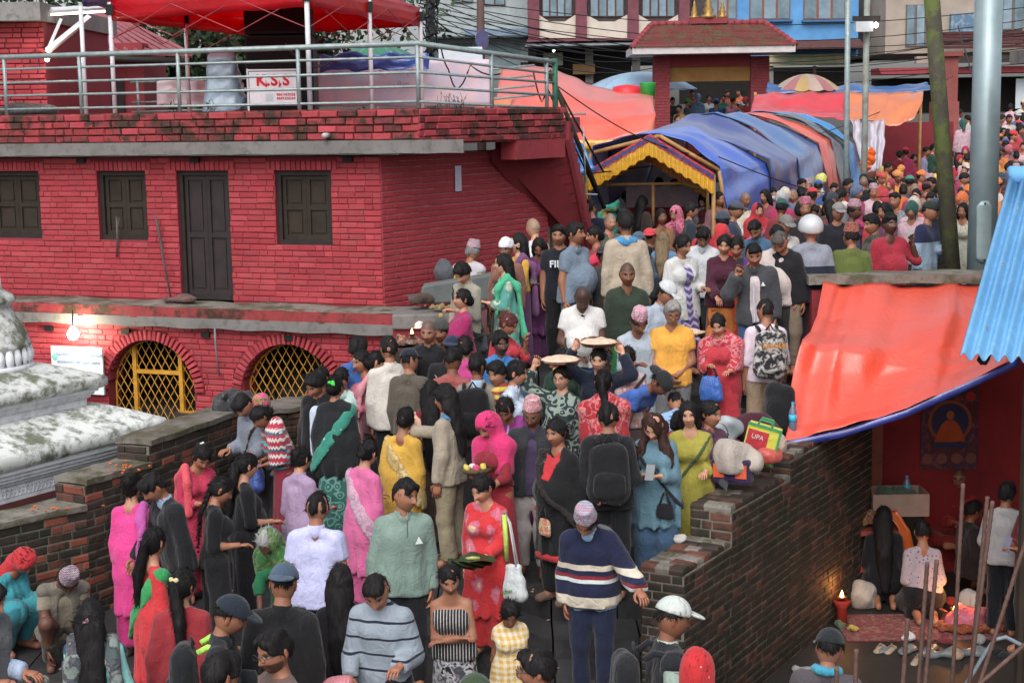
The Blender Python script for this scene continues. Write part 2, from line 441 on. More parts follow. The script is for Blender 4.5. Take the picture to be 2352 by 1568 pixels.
def head_grid(lod):
 if lod in HEADS: return HEADS[lod]
 nc, nr = {0: (56, 44), 1: (48, 36), 2: (20, 16)}[lod]
 t = np.linspace(-1, 1, nc, endpoint=False)
 ph = np.pi * (.45 * t + .55 * t ** 3)                     # more columns in front
 zz = np.linspace(0, 1, nr + 2)[1:-1]
 th = np.pi * (zz + .06 * np.sin(2 * np.pi * zz))
 TH, PH = np.meshgrid(th, ph, indexing='ij')
 D = np.stack([np.sin(TH) * np.sin(PH), -np.sin(TH) * np.cos(PH), np.cos(TH)], -1)
 D = np.concatenate([D.reshape(-1, 3), [[0, 0, 1], [0, 0, -1]]])
 F = []; T = []
 for i in range(nr - 1):
  for j in range(nc): F.append((i * nc + j, (i + 1) * nc + j, (i + 1) * nc + (j + 1) % nc, i * nc + (j + 1) % nc))
 a, b = nr * nc, nr * nc + 1
 for j in range(nc): T.append((a, j, (j + 1) % nc)); T.append((b, (nr - 1) * nc + (j + 1) % nc, (nr - 1) * nc + j))
 HEADS[lod] = (D, np.array(F), np.array(T)); return HEADS[lod]
def gs(x, w): return np.exp(-(x / w) ** 2)
def make_head(lod, female, seed, skin, opt):
 D, F, T = head_grid(lod); rg = random.Random(seed)
 wx = .077 * rg.uniform(.96, 1.05) * (.97 if female else 1); wy = .099; wz = .117
 V = D * [wx, wy, wz]
 x, y, z = V[:, 0].copy(), V[:, 1].copy(), V[:, 2].copy()
 lowr = np.clip(-z / wz, 0, 1)
 fr = np.clip(-D[:, 1] * 1.5, 0, 1)
 jw = .2 if not female else .27
 x *= 1 - jw * lowr ** 1.6 - .03 * np.clip(z / wz, 0, 1) ** 2
 y = np.where(y > 0, y * (1 - .38 * lowr ** 1.2), y * (1 - .08 * lowr))
 y = np.where((y < 0), y * (1 - .10 * gs(z - .02, .06) * fr), y)        # flatten the face a bit
 d = np.zeros_like(x)
 ns = rg.uniform(.85, 1.2)
 prof = np.where(z > -.03, np.clip((.03 - z) / .06, 0, 1) ** 1.2, np.clip((z + .046) / .016, 0, 1))
 d += .023 * ns * gs(x, .0105 + .008 * np.clip(-z / .03, 0, 1)) * prof
 for g in (1, -1):
  d += -.0095 * gs(x - g * .031, .017) * gs(z - .008, .0115) + .0045 * gs(x - g * .032, .012) * gs(z - .007, .006)
  d += .0045 * gs(x - g * .03, .022) * gs(z - .027, .008) + .0055 * gs(x - g * .043, .02) * gs(z + .028, .02)
 d += .006 * gs(x, .02) * gs(z + .058, .006) + .0065 * gs(x, .018) * gs(z + .07, .0055) - .004 * gs(x, .025) * gs(z + .0645, .003)
 d += .009 * gs(x, .022) * gs(z + .1, .014)
 y -= d * fr
 V = np.stack([x, y, z], 1)
 C = np.tile(np.array(skin), (len(V), 1)).astype(float)
 def paint(mask, c):
  m = np.clip(mask * (fr > .02), 0, 1)[:, None]; C[:] = C * (1 - m) + np.array(c) * m
 sk = np.array(skin)
 paint(.35 * (gs(np.abs(x) - .042, .022) * gs(z + .03, .02)), sk * [1.12, .82, .78])
 paint(.5 * gs(x, .016) * gs(z + .033, .012), sk * [1.1, .85, .8])
 lp = sk * [.85, .42, .42] if not opt.get('lip') else np.array(opt['lip'])
 paint(np.where(np.abs(x) < .024, 1, 0) * np.clip(1.4 * gs(z + .064, .0085) - .25, 0, 1) * gs(x, .026), lp)
 paint(gs(x, .03) * gs(z + .0645, .0032), sk * .25)
 paint(.45 * gs(x, .02) * gs(z + .05, .005), sk * .55); paint(.4 * gs(x, .03) * gs(z + .086, .006), sk * .6); paint(.35 * gs(np.abs(x) - .024, .008) * gs(z + .04, .016), sk * .6)  # shade under nose, lip and in cheek folds painted into the skin
 er = opt.get('hairc', (.012, .01, .01))
 for g in (1, -1):
  xx = x - g * .031
  paint(.6 * gs(xx, .021) * gs(z - .009, .013), sk * .42)  # eye-socket shade painted into the skin colour
  paint(np.clip(1.6 * gs(xx, .0155) * gs(z - .008, .0072) - .2, 0, 1), (.42, .4, .38) if opt.get('eyes', 1) else sk * .4)
  paint(np.clip(1.6 * gs(xx, .0085) * gs(z - .008, .0078) - .2, 0, 1), (.02, .014, .012))
  paint(np.clip(1.5 * gs(xx, .018) * gs(z - .015, .0045) - .2, 0, 1), (.02, .016, .015))
  paint(np.clip(1.5 * gs(xx - g * .003, .019) * gs(z - .029 + 4. * (xx - g * .003) ** 2, .0058 if not female else .0042) - .15, 0, .95), er)
 for g in (1, -1): paint(gs(x - g * .007, .0045) * gs(z + .043, .003), sk * .25)
 hc = np.array(opt.get('hairc', (.012, .01, .01)))
 if opt.get('beard'):
  b = np.array(opt['beard']); m = ((z < -.035) & (np.abs(x) > .026)) | (z < -.076)
  paint(.85 * (m & (y < .03)), b); paint(.9 * (np.abs(x) < .03) * gs(z + .05, .006), b)
 if opt.get('stubble'): paint(.3 * ((z < -.045) & (y < .02)), sk * .35)
 if opt.get('mus'): paint(np.clip(1.4 * gs(x, .026) * gs(z + .05, .0055), 0, 1), np.array(opt['mus']))
 if opt.get('tika'): paint(np.where(gs(x, .010) * gs(z - .055, .010) > .4, 1, 0), opt['tika'])
 if opt.get('bindi'): paint(np.where(gs(x, .006) * gs(z - .036, .006) > .35, 1, 0), opt['bindi'])
 if opt.get('shaved'):
  m = np.clip((z - (.052 - .55 * (y + .09))) / .02, 0, 1) * (z > -.05)
  C[:] = C * (1 - .75 * m[:, None]) + np.array(opt['shaved']) * .75 * m[:, None]
 n0 = len(V); Vs = [V]; Fs = [F]; Ts = [T]; Cs = [C]
 if lod < 2:                                               # ears
  nu, nv = (8, 6) if lod == 0 else (6, 5)
  for g in (1, -1):
   b = sum(len(v) for v in Vs); pv = []
   for i in range(nv + 1):
    th = math.pi * i / nv
    for j in range(nu):
     ph = 2 * math.pi * j / nu
     pv.append((g * (.074 + .006 * math.sin(th) * math.cos(ph) + .005 * math.cos(ph) * 0), .012 + .017 * math.sin(th) * math.sin(ph) + .004, -.004 + .03 * math.cos(th) + .0))
   pv = np.array(pv); pv[:, 0] += g * .35 * (pv[:, 1] - .0) * .5
   Fs.append(np.array([(b + i * nu + j, b + (i + 1) * nu + j, b + (i + 1) * nu + (j + 1) % nu, b + i * nu + (j + 1) % nu) for i in range(nv) for j in range(nu)]))
   Vs.append(pv); Cs.append(np.tile(sk * [1, .85, .82], (len(pv), 1)))
 return np.concatenate(Vs), np.concatenate(Fs), T, np.concatenate(Cs)
def tube_np(pts, rr, n=5):
 pts = np.asarray(pts, float); V = []; m = len(pts)
 for i in range(m):
  t = pts[min(i + 1, m - 1)] - pts[max(i - 1, 0)]; t /= np.linalg.norm(t) + 1e-9
  a = np.array([0, 0, 1.]) if abs(t[2]) < .9 else np.array([1., 0, 0]); e1 = np.cross(a, t); e1 /= np.linalg.norm(e1); e2 = np.cross(t, e1)
  for k in range(n):
   an = 2 * math.pi * k / n; V.append(pts[i] + (e1 * math.cos(an) + e2 * math.sin(an)) * rr[i])
 F = [(i * n + k, i * n + (k + 1) % n, (i + 1) * n + (k + 1) % n, (i + 1) * n + k) for i in range(m - 1) for k in range(n)]
 V.append(pts[-1] + (pts[-1] - pts[-2]) * .35); c = len(V) - 1
 T = [((m - 1) * n + k, (m - 1) * n + (k + 1) % n, c) for k in range(n)]
 return np.array(V), np.array(F), np.array(T)
def make_hand(sgn, curl, S, lod):
 """local: fingers along +x, thumb side +y*, palm faces -z"""
 Vs, Fs, Ts = [], [], []; nf = 5 if lod == 0 else 4; b = 0
 def add(v, f, t):
  nonlocal b
  Vs.append(v); Fs.append(f + b); Ts.append(t + b); b += len(v)
 v, f, t = tube_np([(-.02, 0, 0), (.01, 0, 0), (.05, 0, 0), (.088, 0, 0)], [.026, .033, .04, .038], 8)
 v[:, 2] *= .42; v[:, 1] *= 1.0
 add(v, f, t)
 for i, (yy, L, r) in enumerate(((.029, .07, .0088), (.0095, .078, .0092), (-.0105, .073, .0088), (-.029, .057, .0078))):
  p = [np.array([.078, yy, 0])]; a = 0
  for q, fr in enumerate((.42, .32, .26)):
   a += curl * (.5, .85, .7)[q]
   p.append(p[-1] + L * fr * np.array([math.cos(a), (i - 1.5) * -.05, -math.sin(a)]))
  add(*tube_np(p, [r, r, r * .92, r * .8], nf))
 p = [np.array([.012, .026, -.004]), np.array([.04, .052, -.012 - .01 * curl]), np.array([.068, .062 - .012 * curl, -.02 - .022 * curl]), np.array([.09, .058 - .03 * curl, -.026 - .03 * curl])]
 add(*tube_np(p, [.0145, .0125, .0105, .0085], nf))
 V = np.concatenate(Vs) * S; V[:, 1] *= -sgn
 F, T = np.concatenate(Fs), np.concatenate(Ts)
 if sgn > 0: F = F[:, ::-1]; T = T[:, ::-1]
 return V, F, T
def skin_mat():
 if 'skin' in MATS: return MATS['skin']
 nb = NB('skin'); a = nb.n('VertexColor', layer_name='Col')
 v = nb.mix(nb.ramp(nb.noise(9, 4), [(.3, (.86, .86, .86)), (.75, (1.05, 1.03, 1.02))]), (1, 1, 1), (1, 1, 1))
 c = nb.mix(1.0, a.outputs[0], nb.ramp(nb.noise(14, 4), [(.3, (.84, .82, .82)), (.7, (1, 1, 1))]), 'MULTIPLY')
 nb.bump(nb.noise(160, 2), .08, .002)
 nb.b.inputs['Subsurface Weight'].default_value = 0.0
 MATS['skin'] = nb.out(c, .5, 0, .35); return MATS['skin']
def hair_mat(c):
 key = ('hair', c)
 if key in MATS: return MATS[key]
 nb = NB('hair'); c1 = lin(c)
 st = nb.noise(55, 3, vec=nb.co('Object', (1, 1, .16)))
 col = nb.mix(nb.ramp(st, [(.35, (0, 0, 0)), (.7, (1, 1, 1))]), c1, tuple(v * 1.5 + .003 for v in c1))
 nb.bump(st, .5, .006)
 MATS[key] = nb.out(col, .58, 0, .13); return MATS[key]
def cloth(spec, off=0):
 """'pattern c1 c2 c3 scale' or '#colour'"""
 key = ('cloth', spec)
 if key in MATS: return MATS[key]
 a = spec.split(); pat = 'plain' if a[0][0] == '#' else a.pop(0)
 cs = [(lambda c_: tuple(.87 * v + .13 * (.3 * c_[0] + .55 * c_[1] + .15 * c_[2]) + .003 for v in c_))(lin(x)) for x in a if x[0] == '#']; nums = [float(x) for x in a if x[0] != '#']
 nb = NB('cloth_' + pat); c1 = cs[0]; c2 = cs[1] if len(cs) > 1 else tuple(v * .5 for v in c1); c3 = cs[2] if len(cs) > 2 else c2
 co = nb.co(); X, Y, Z = nb.sep(co)
 rough, spec_ = .93, .08
 if pat == 'plain': col = nb.mix(0.0, c1, c1)
 elif pat == 'satin': col = nb.mix(0.0, c1, c1); rough, spec_ = .45, .5
 elif pat == 'stripe':                            # horizontal stripes: period, duty
  per, du = nums[0], nums[1]
  m = nb.math('LESS_THAN', nb.math('FRACT', nb.math('ADD', nb.math('DIVIDE', Z, per), 10.3)), du); col = nb.mix(m, c1, c2)
 elif pat == 'vstripe':
  per, du = nums[0], nums[1]
  m = nb.math('LESS_THAN', nb.math('FRACT', nb.math('ADD', nb.math('DIVIDE', X, per), 20.2)), du); col = nb.mix(m, c1, c2)
 elif pat == 'bands':                             # named heights: pairs z0 z1 -> c2 , c3 alternate
  col = nb.mix(0.0, c1, c1)
  for i in range(0, len(nums), 2):
   m = nb.math('MULTIPLY', nb.math('GREATER_THAN', Z, nums[i]), nb.math('LESS_THAN', Z, nums[i + 1])); cc = cs[1 + (i // 2) % (len(cs) - 1)]; col = nb.mix(m, col, cc)
 elif pat == 'check':
  per = nums[0]
  fx = nb.math('LESS_THAN', nb.math('FRACT', nb.math('ADD', nb.math('DIVIDE', nb.math('ADD', X, nb.math('MULTIPLY', Y, .3)), per), 20.1)), .5)
  fz = nb.math('LESS_THAN', nb.math('FRACT', nb.math('ADD', nb.math('DIVIDE', Z, per), 10.2)), .5)
  col = nb.mix(nb.math('MULTIPLY', nb.math('ADD', fx, fz), .5), c1, c2)
 elif pat == 'dots':
  v = nb.n('TexVoronoi', feature='F1'); v.inputs['Scale'].default_value = nums[0]; nb.l(co, v.inputs['Vector'])
  col = nb.mix(nb.math('LESS_THAN', v.outputs['Distance'], nums[1] if len(nums) > 1 else .22), c1, c2)
 elif pat == 'floral':
  v = nb.n('TexVoronoi', feature='F1'); v.inputs['Scale'].default_value = nums[0]; nb.l(nb.co('Object', (1, 1, .8)), v.inputs['Vector'])
  n1 = nb.noise(nums[0] * 3, 3); dd = nb.math('ADD', v.outputs['Distance'], nb.math('MULTIPLY', nb.math('SUBTRACT', n1, .5), .55))
  fl = nb.ramp(dd, [(0, c3), (.2, c2), (.38, tuple(q * .75 for q in c2)), (.47, c1)], 'CONSTANT');
  pick = nb.math('GREATER_THAN', nb.sep(v.outputs['Color'])[0], .3); col = nb.mix(pick, c1, fl)
 elif pat == 'paisley':
  v = nb.n('TexVoronoi', feature='SMOOTH_F1'); v.inputs['Scale'].default_value = nums[0]; nb.l(co, v.inputs['Vector'])
  m = nb.math('SINE', nb.math('MULTIPLY', v.outputs['Distance'], 22)); m2 = nb.math('GREATER_THAN', nb.math('ADD', m, nb.math('MULTIPLY', nb.math('SUBTRACT', nb.noise(nums[0] * 2), .5), 2.2)), .35)
  col = nb.mix(m2, c1, c2)
 elif pat == 'blot':                              # tie-dye, camouflage, prints
  m = nb.ramp(nb.noise(nums[0], 3, dist=1.2), [(.44, c1), (.5, c2), (.6, c3)]); col = m
 elif pat == 'topi':
  w1 = nb.math('SINE', nb.math('MULTIPLY', nb.math('ADD', X, nb.math('ADD', Y, Z)), 190)); w2 = nb.math('SINE', nb.math('MULTIPLY', nb.math('SUBTRACT', nb.math('ADD', X, Y), Z), 190))
  m = nb.math('GREATER_THAN', nb.math('ADD', nb.math('MULTIPLY', w1, w2), nb.math('MULTIPLY', nb.noise(60, 2), .8)), .45); m2 = nb.noise(26, 2)
  col = nb.mix(m, nb.mix(nb.ramp(m2, [(.45, (0, 0, 0)), (.6, (1, 1, 1))]), c1, c3), c2)
 elif pat == 'knit':
  zz = nb.math('ADD', Z, nb.math('MULTIPLY', nb.math('PINGPONG', nb.math('ADD', X, Y), .02), 1.2))
  m = nb.math('FRACT', nb.math('DIVIDE', zz, nums[0])); col = nb.ramp(m, [(0, c1), (.3, c2), (.5, c1), (.68, c3), (.85, c2)], 'CONSTANT')
 elif pat == 'wave':
  m = nb.math('SINE', nb.math('MULTIPLY', nb.math('ADD', Z, nb.math('MULTIPLY', nb.math('PINGPONG', nb.math('ADD', X, nb.math('MULTIPLY', Y, .7)), .07), .6)), nums[0])); col = nb.ramp(nb.math('ADD', nb.math('MULTIPLY', m, .5), .5), [(.3, c1), (.6, c2), (.85, c3)])
 else: raise ValueError(pat)
 col = nb.mix(1.0, col, nb.ramp(nb.noise(7, 4), [(.25, (.8, .8, .8)), (.72, (1.06, 1.06, 1.06))]), 'MULTIPLY')
 def ridge(sc, v): return nb.math('ABSOLUTE', nb.math('SUBTRACT', nb.noise(sc, 2, .5, vec=v, dist=.8), .5))
 wr = nb.math('ADD', ridge(6.5, nb.co('Object', (1.4, 1.4, .45))), nb.math('MULTIPLY', ridge(11, nb.co('Object', (1, 1, 1.2), (3, 1, 2))), .5))
 nb.bump(nb.math('ADD', wr, nb.math('MULTIPLY', nb.noise(300, 1), .02)), .55, .06)
 nb.b.inputs['Sheen Weight'].default_value = .15; nb.b.inputs['Sheen Roughness'].default_value = .5
 MATS[key] = nb.out(col, rough, 0, spec_); return MATS[key]
def strands(V, F, sk, n, seed, L=.06, back=False, wd=.0026):
 """loose locks lying on a hair surface: thin ribbons that follow the fall of the hair"""
 rg = np.random.RandomState(seed); q = V[F]; nr = np.cross(q[:, 2] - q[:, 0], q[:, 3] - q[:, 1]); nr /= np.linalg.norm(nr, axis=1)[:, None] + 1e-9
 k = rg.randint(0, len(F), n); c = q[k].mean(1) + rg.normal(size=(n, 3)) * .004; nn = nr[k]
 q_ = sk.S * sk.hs; loc = lambda v: ((v - sk.J['head']) @ sk.Rh) / q_
 if back: fl = sk.hp((0, .11, 0)) - c; lc = loc(c); fl = np.where((lc[:, 2] < -.07)[:, None], np.array([0, .02, -1.]), fl)
 else: fl = c - sk.hp((0, .03, .125)); fl[:, 2] -= .03
 fl /= np.linalg.norm(fl, axis=1)[:, None] + 1e-9; fl += rg.normal(size=(n, 3)) * .22
 t = fl - nn * (fl * nn).sum(1)[:, None]; t /= np.linalg.norm(t, axis=1)[:, None] + 1e-9; s_ = np.cross(nn, t) * wd; l = (L * rg.uniform(.5, 1.3, n))[:, None]
 a = c - nn * .0015; b = c + t * l * .5 + nn * .0022; d = c + t * l - nn * rg.uniform(-.002, .003, n)[:, None]
 e = loc(d); ok = ~((e[:, 1] < -.035) & (e[:, 2] < .066) & (np.abs(e[:, 0]) < .085)); a, b, d, s_ = a[ok], b[ok], d[ok], s_[ok]; n = int(ok.sum())
 W = np.stack([a - s_, a + s_, b + s_, b - s_, d + s_ * .3, d - s_ * .3], 1).reshape(-1, 3); o = np.arange(n)[:, None] * 6
 return W, np.concatenate([o + [0, 1, 2, 3], o + [3, 2, 4, 5]])
PEOPLE = []
SKINS = {'a': '#b5846c', 'b': '#9c6c54', 'c': '#7f543f', 'd': '#604034', 'e': '#c4957c', 'f': '#cda68e'}
def hairparts(sk, kind, hh, seed, female):
 """returns list of (name, Sdf) for a hair style"""
 S = sk.S * sk.hs; Rh = sk.Rh; hp = sk.hp; rg = random.Random(seed); out = []
 def cap(r=(.081, .101, .113), c=(0, .006, .013)):
  sd = Sdf(hh, .02); sd.ell(hp(c), np.array(r) * S, Rh); return sd
 if kind in ('short', 'fade', 'mop', 'thin'):
  vol = {'short': 1.02, 'fade': 1.0, 'mop': 1.07, 'thin': .985}[kind]
  sd = cap((.080 * vol, .1 * vol, .110 * vol));
  if kind != 'thin': sd.ell(hp((0, -.045, .075)), np.array([.06, .052, .036 if kind != 'mop' else .045]) * S, Rh)
  n = Rh @ vec(0, -.5 if kind != 'fade' else -.3, -1); sd.plane(hp((0, 0, -.008 if kind != 'fade' else .022)), n)
  sd.sub(hp((0, -.118, -.03)), np.array([.074, .072, .112 if kind != 'mop' else .095]) * S, Rh)
  if kind == 'thin': sd.sub(hp((0, -.075, .09)), np.array([.045, .05, .05]) * S, Rh)
  sd.noise(.0055, 62, seed, .5); out.append(('hair', sd)); return out
 sd = cap((.081, .102, .113))
 sd.sub(hp((0, -.118, -.035)), np.array([.066, .068, .116]) * S, Rh)
 if kind in ('bun', 'pony', 'braid', 'lowbun', 'braids', 'curlypony'):
  sd.plane(hp((0, 0, -.035)), Rh @ vec(0, -.75, -1))
  if kind == 'bun': sd.ell(hp((0, .095, .05)), np.array([.045, .04, .042]) * S, Rh)
  if kind == 'lowbun': sd.ell(hp((0, .1, -.03)), np.array([.05, .042, .046]) * S, Rh)
  sd.noise(.0035, 75, seed, .4); out.append(('hair', sd))
  t = Sdf(hh, .012)
  if kind in ('pony', 'curlypony'):
   a = hp((0, .1, .03)); b = sk.up(0, .135, 1.36); c = sk.up(0, .15, 1.12)
   t.cap(a, b, .034 * S, .042 * S).cap(b, c, .042 * S, .02 * S).noise(.004 if kind == 'pony' else .009, 70, seed, .3); out.append(('ponytail', t))
  if kind == 'braid':
   a = hp((0, .092, .0)); b = sk.up(0, .135, 1.36); c = sk.up(0, .155, 1.0)
   n = 19
   for i in range(n + 1):
    q = i / n; p = (a * (1 - q * 2) + b * q * 2) if q < .5 else (b * (2 - 2 * q) + c * (2 * q - 1))
    t.ell(p + vec((-1) ** i * .006, 0, 0), np.array([.026, .024, .026]) * S * (1.05 - .5 * q))
   out.append(('braid', t))
 else:                                                     # long, loose
  L = {'long': .62, 'bob': .2, 'mid': .36, 'curly': .5}[kind]
  if L > .3: sd.cap(hp((0, .07, -.02)), sk.up(0, .13, 1.445 - L * .4), .066 * S, .06 * S, sy=.7).cap(sk.up(0, .13, 1.445 - L * .4), sk.up(0, .15, 1.445 - L * 1.03), .06 * S, .03 * S, sy=.6)
  for g in (1, -1):
   sd.cap(hp((g * .05, .045, .0)), hp((g * .066, .045, -.1)), .045 * S, .038 * S)
   sd.cap(hp((g * .05, .06, -.06)), sk.up(g * .045, .12, 1.445 - L * .45), .046 * S, .042 * S)
   if L > .3: sd.cap(sk.up(g * .045, .12, 1.445 - L * .45), sk.up(g * .03, .145, 1.445 - L * .95), .042 * S, .022 * S, sy=.7)
   if kind == 'curly': sd.cap(hp((g * .072, -.01, -.05)), sk.up(g * .12, -.06, 1.30), .04 * S, .05 * S); sd.cap(sk.up(g * .12, -.06, 1.30), sk.up(g * .11, -.09, 1.12), .05 * S, .03 * S)
  sd.noise(.003 if kind != 'curly' else .009, 60, seed, .35); out.append(('hair', sd))
 return out
def build_person(name, spec):
 """spec: dict -> Empty with body, clothes, hair.  Local frame: feet at origin, facing -y."""
 g = spec.get; h = g('h', 1.62); fem = bool(g('fem')); lod = g('lod', 0); seed = g('seed', 1)
 vb = {0: .024, 1: .03, 2: .04}[lod]; vc = {0: .021, 1: .026, 2: .036}[lod]; vh = {0: .0125, 1: .016, 2: .022}[lod]
 sk = Skel(h, fem, g('legs', 'stand'), g('lean', 0), g('nod', 6), g('yaw', 0), g('tilt', 0), g('arms', 'dd'), g('fat', 1.0), child=h < 1.35, side=g('side', 0), tw=g('tw', 0)) if 'SK' not in spec else spec['SK']
 J, S = sk.J, sk.S; rg = random.Random(seed)
 root = empty(name, (0, 0, 0))
 sc = np.array(lin(SKINS[g('skin', 'b')])) * rg.uniform(1.02, 1.18)
 sd = Sdf(vb, .04); sk.torso(sd, -.004); sk.arms(sd, 0); sk.legs_(sd, -.004, feet=True)
 sd.cap(sk.up(0, .02, 1.40), J['head'] + sk.Rh @ vec(0, .018, -.05) * S, .058 * S, .05 * S)
 V, F = sd.mesh(); Fs = [F]; Ts = []; Vs = [V]; Cs = [np.tile(sc, (len(V), 1))]; b = len(V)
 opt = dict(spec);
 hairc = g('hairc', '#121011'); opt['hairc'] = tuple(v * .8 for v in lin(hairc))
 for k in ('beard', 'mus', 'tika', 'bindi', 'shaved', 'lip'):
  if g(k): opt[k] = lin(g(k))
 hv, hf, ht, hcol = make_head(lod, fem, seed, sc, opt)
 hv = (hv * S * sk.hs) @ sk.Rh.T + J['head']
 Vs.append(hv); Fs.append(hf + b); Ts.append(ht + b); Cs.append(hcol); b += len(hv)
 for nm, sg in (('L', 1), ('R', -1)):
  cu = g('curl', (.55, .55))[0 if nm == 'L' else 1]
  v, f, t = make_hand(sg, cu, S * (.95 if fem else 1.03), lod)
  d = J['hd' + nm]; pn = g('palm' + nm)
  if pn is None: pn = vec(-sg * .9, -.2, -.1) if d[2] < -.5 else (vec(0, 0, -1) if abs(d[2]) < .6 else vec(0, -1, 0))
  pn = np.asarray(pn, float); zz = -(pn - d * (pn @ d)); zz /= np.linalg.norm(zz); yy = np.cross(zz, d)
  v = v @ np.stack([d, yy, zz]) + J['wri' + nm]
  Vs.append(v); Fs.append(f + b); Ts.append(t + b); Cs.append(np.tile(sc * [1.02, .95, .93], (len(v), 1))); b += len(v)
 C = np.concatenate(Cs); C = np.concatenate([np.clip(C, 0, 1), np.ones((len(C), 1))], 1)
 body = mesh_np('body', np.concatenate(Vs), [np.concatenate(Fs), np.concatenate(Ts)], skin_mat(), root, cols=C)
 def put(nm, sd, mat):
  V, F = sd.mesh()
  if len(F): return mesh_np(nm, V, F, mat if not isinstance(mat, str) else cloth(mat), root)
 bot = g('bot', 'pants #26262b'); kind, mat = bot.split(' ', 1); legs = g('legs', 'stand')
 up = sk.up
 if kind in ('pants', 'loose', 'shorts'):
  sd = Sdf(vc, .035); o = .016 if kind != 'loose' else .03
  for q in (1, -1): sd.cap(up(q * .058, 0, .93), up(q * .056, 0, 1.0), .104 * sk.fat * S + .006, .09 * sk.fat * S + .005)
  sk.legs_(sd, o, upto=1.96 if kind != 'shorts' else .9, flare=.012 if kind == 'pants' else .03)
  sd.plane(up(0, 0, 1.02), sk.axis).noise(.005, 22, seed, .6); put('trousers' if kind != 'shorts' else 'shorts', sd, mat)
 elif kind in ('skirt', 'kurtaskirt') or kind == 'midi':
  hem = {'skirt': .06, 'midi': .42, 'kurtaskirt': .36}[kind] * S
  sd = Sdf(vc, .04)
  if legs in ('stand', 'walk'):
   for q in (1, -1): sd.cap(vec(q * .05 * S, 0, .96 * S), vec(q * .075 * S, -.01, hem - .05), .125 * S * sk.fat, .165 * S, sy=.9)
   sd.plane((0, 0, hem), (0, 0, -1)).fold(.016, 9, .9 * S, hem, seed)
  else:
   sk.legs_(sd, .05, upto=1.9); sd.noise(.008, 18, seed)
   for q in (1, -1): sd.cap(J['hip' + 'LR'[q < 0]], J['pel'], .12 * S)
  put('skirt', sd, mat)
 OT = .02
 for i, top in enumerate(g('tops', ())):
  kind, mat = top.split(' ', 1)
  P = dict(tee=(.016, .55, .82, .056), shirt=(.018, 1.97, .80, .056), polo=(.017, .6, .82, .056), half=(.016, 1.25, .84, .07), tank=(.012, .06, .84, .085), jacket=(.024, 1.97, .80, .064), coat=(.028, 1.97, .66, .064), vest=(.025, .1, .80, .075),
                 kurta=(.017, 1.75, .40, .068), kurti=(.017, 1.3, .42, .072), tunic=(.018, 1.8, .62, .066), blouse=(.014, .75, 1.0, .078), sleeved=(.014, 1.4, .98, .08), sweater=(.023, 1.97, .83, .062), dress=(.016, .35, .42, .07), strap=(.012, .0, .9, .11), cardigan=(.026, 1.97, .7, .08), hoodie=(.026, 1.97, .82, .066), shawl=(.035, .9, .98, .07))[kind]
  o, sl, hem, nk = P; o = o + .008 * i; OT = max(OT, o + .004)
  sd = Sdf(vc, .035)
  long = hem < .7
  sk.torso(sd, o, hem=hem if not long else .84)
  if sl > .02: sk.arms(sd, o * .95 + (.004 if kind != 'jacket' else .008), upto=sl, ko=1)
  if long and legs in ('stand', 'walk'):
   for q in (1, -1): sd.cap(up(q * .055, 0, 1.0), vec(q * .07 * S, -.01, (hem - .06) * S) , .122 * S * sk.fat + o, .15 * S + o, sy=.88)
  elif long:
   sk.legs_(sd, .045, upto=1.1)
  axis = sk.axis if not (long and sk.h and g('lean', 0) < 25) else vec(0, 0, 1)
  if legs in ('stand', 'walk') or not long: sd.plane(vec(0, 0, hem * S) if (long and legs in ('stand', 'walk')) else up(0, 0, hem), -axis)
  nz = 1.475 if kind not in ('strap', 'blouse', 'sleeved', 'dress', 'kurta', 'kurti', 'shawl') else 1.455
  sd.sub(up(0, -.012, nz), np.array([nk, nk, .05 if kind not in ('kurta', 'kurti', 'blouse', 'sleeved') else .075]) * S, sk.Rl)
  if kind in ('kurta', 'kurti', 'blouse', 'sleeved'): sd.sub(up(0, -.1, 1.40), np.array([.045, .06, .07]) * S, sk.Rl)
  if kind in ('tank', 'strap'):
   for q in (1, -1): sd.sub(up(q * .21, 0, 1.40), np.array([.085, .12, .13]) * S, sk.Rl)
   if kind == 'strap': sd.plane(up(0, 0, 1.33), sk.axis)
  if g('open') == i:                                     # worn open in front
   sd.sub(up(0, -.16, 1.2), np.array([.055, .12, .5]) * S, sk.Rl)
  if long: sd.fold(.014, 9, .95 * S, hem * S, seed + i)
  sd.noise(.0055 + .002 * (o > .025), 21, seed, .45)
  nm = dict(tee='shirt', polo='shirt', half='shirt', tank='vest_top', vest='waistcoat', kurti='kurta', sleeved='blouse', tunic='tunic', strap='camisole').get(kind, kind)
  put(nm, sd, mat)
  if kind in ('polo', 'jacket', 'shirt', 'hoodie') and lod < 2 and not g('nocollar'):
   c = Sdf(vh, .01); c.cap(up(0, .012, 1.415), up(0, .005, 1.47), .075 * S, .066 * S); c.sub(up(0, .0, 1.48), np.array([.054, .056, .1]) * S, sk.Rl); c.sub(up(0, -.085, 1.5), np.array([.03, .05, .08]) * S, sk.Rl)
   c.plane(up(0, 0, 1.475), sk.axis); put('collar', c, g('collar', mat))
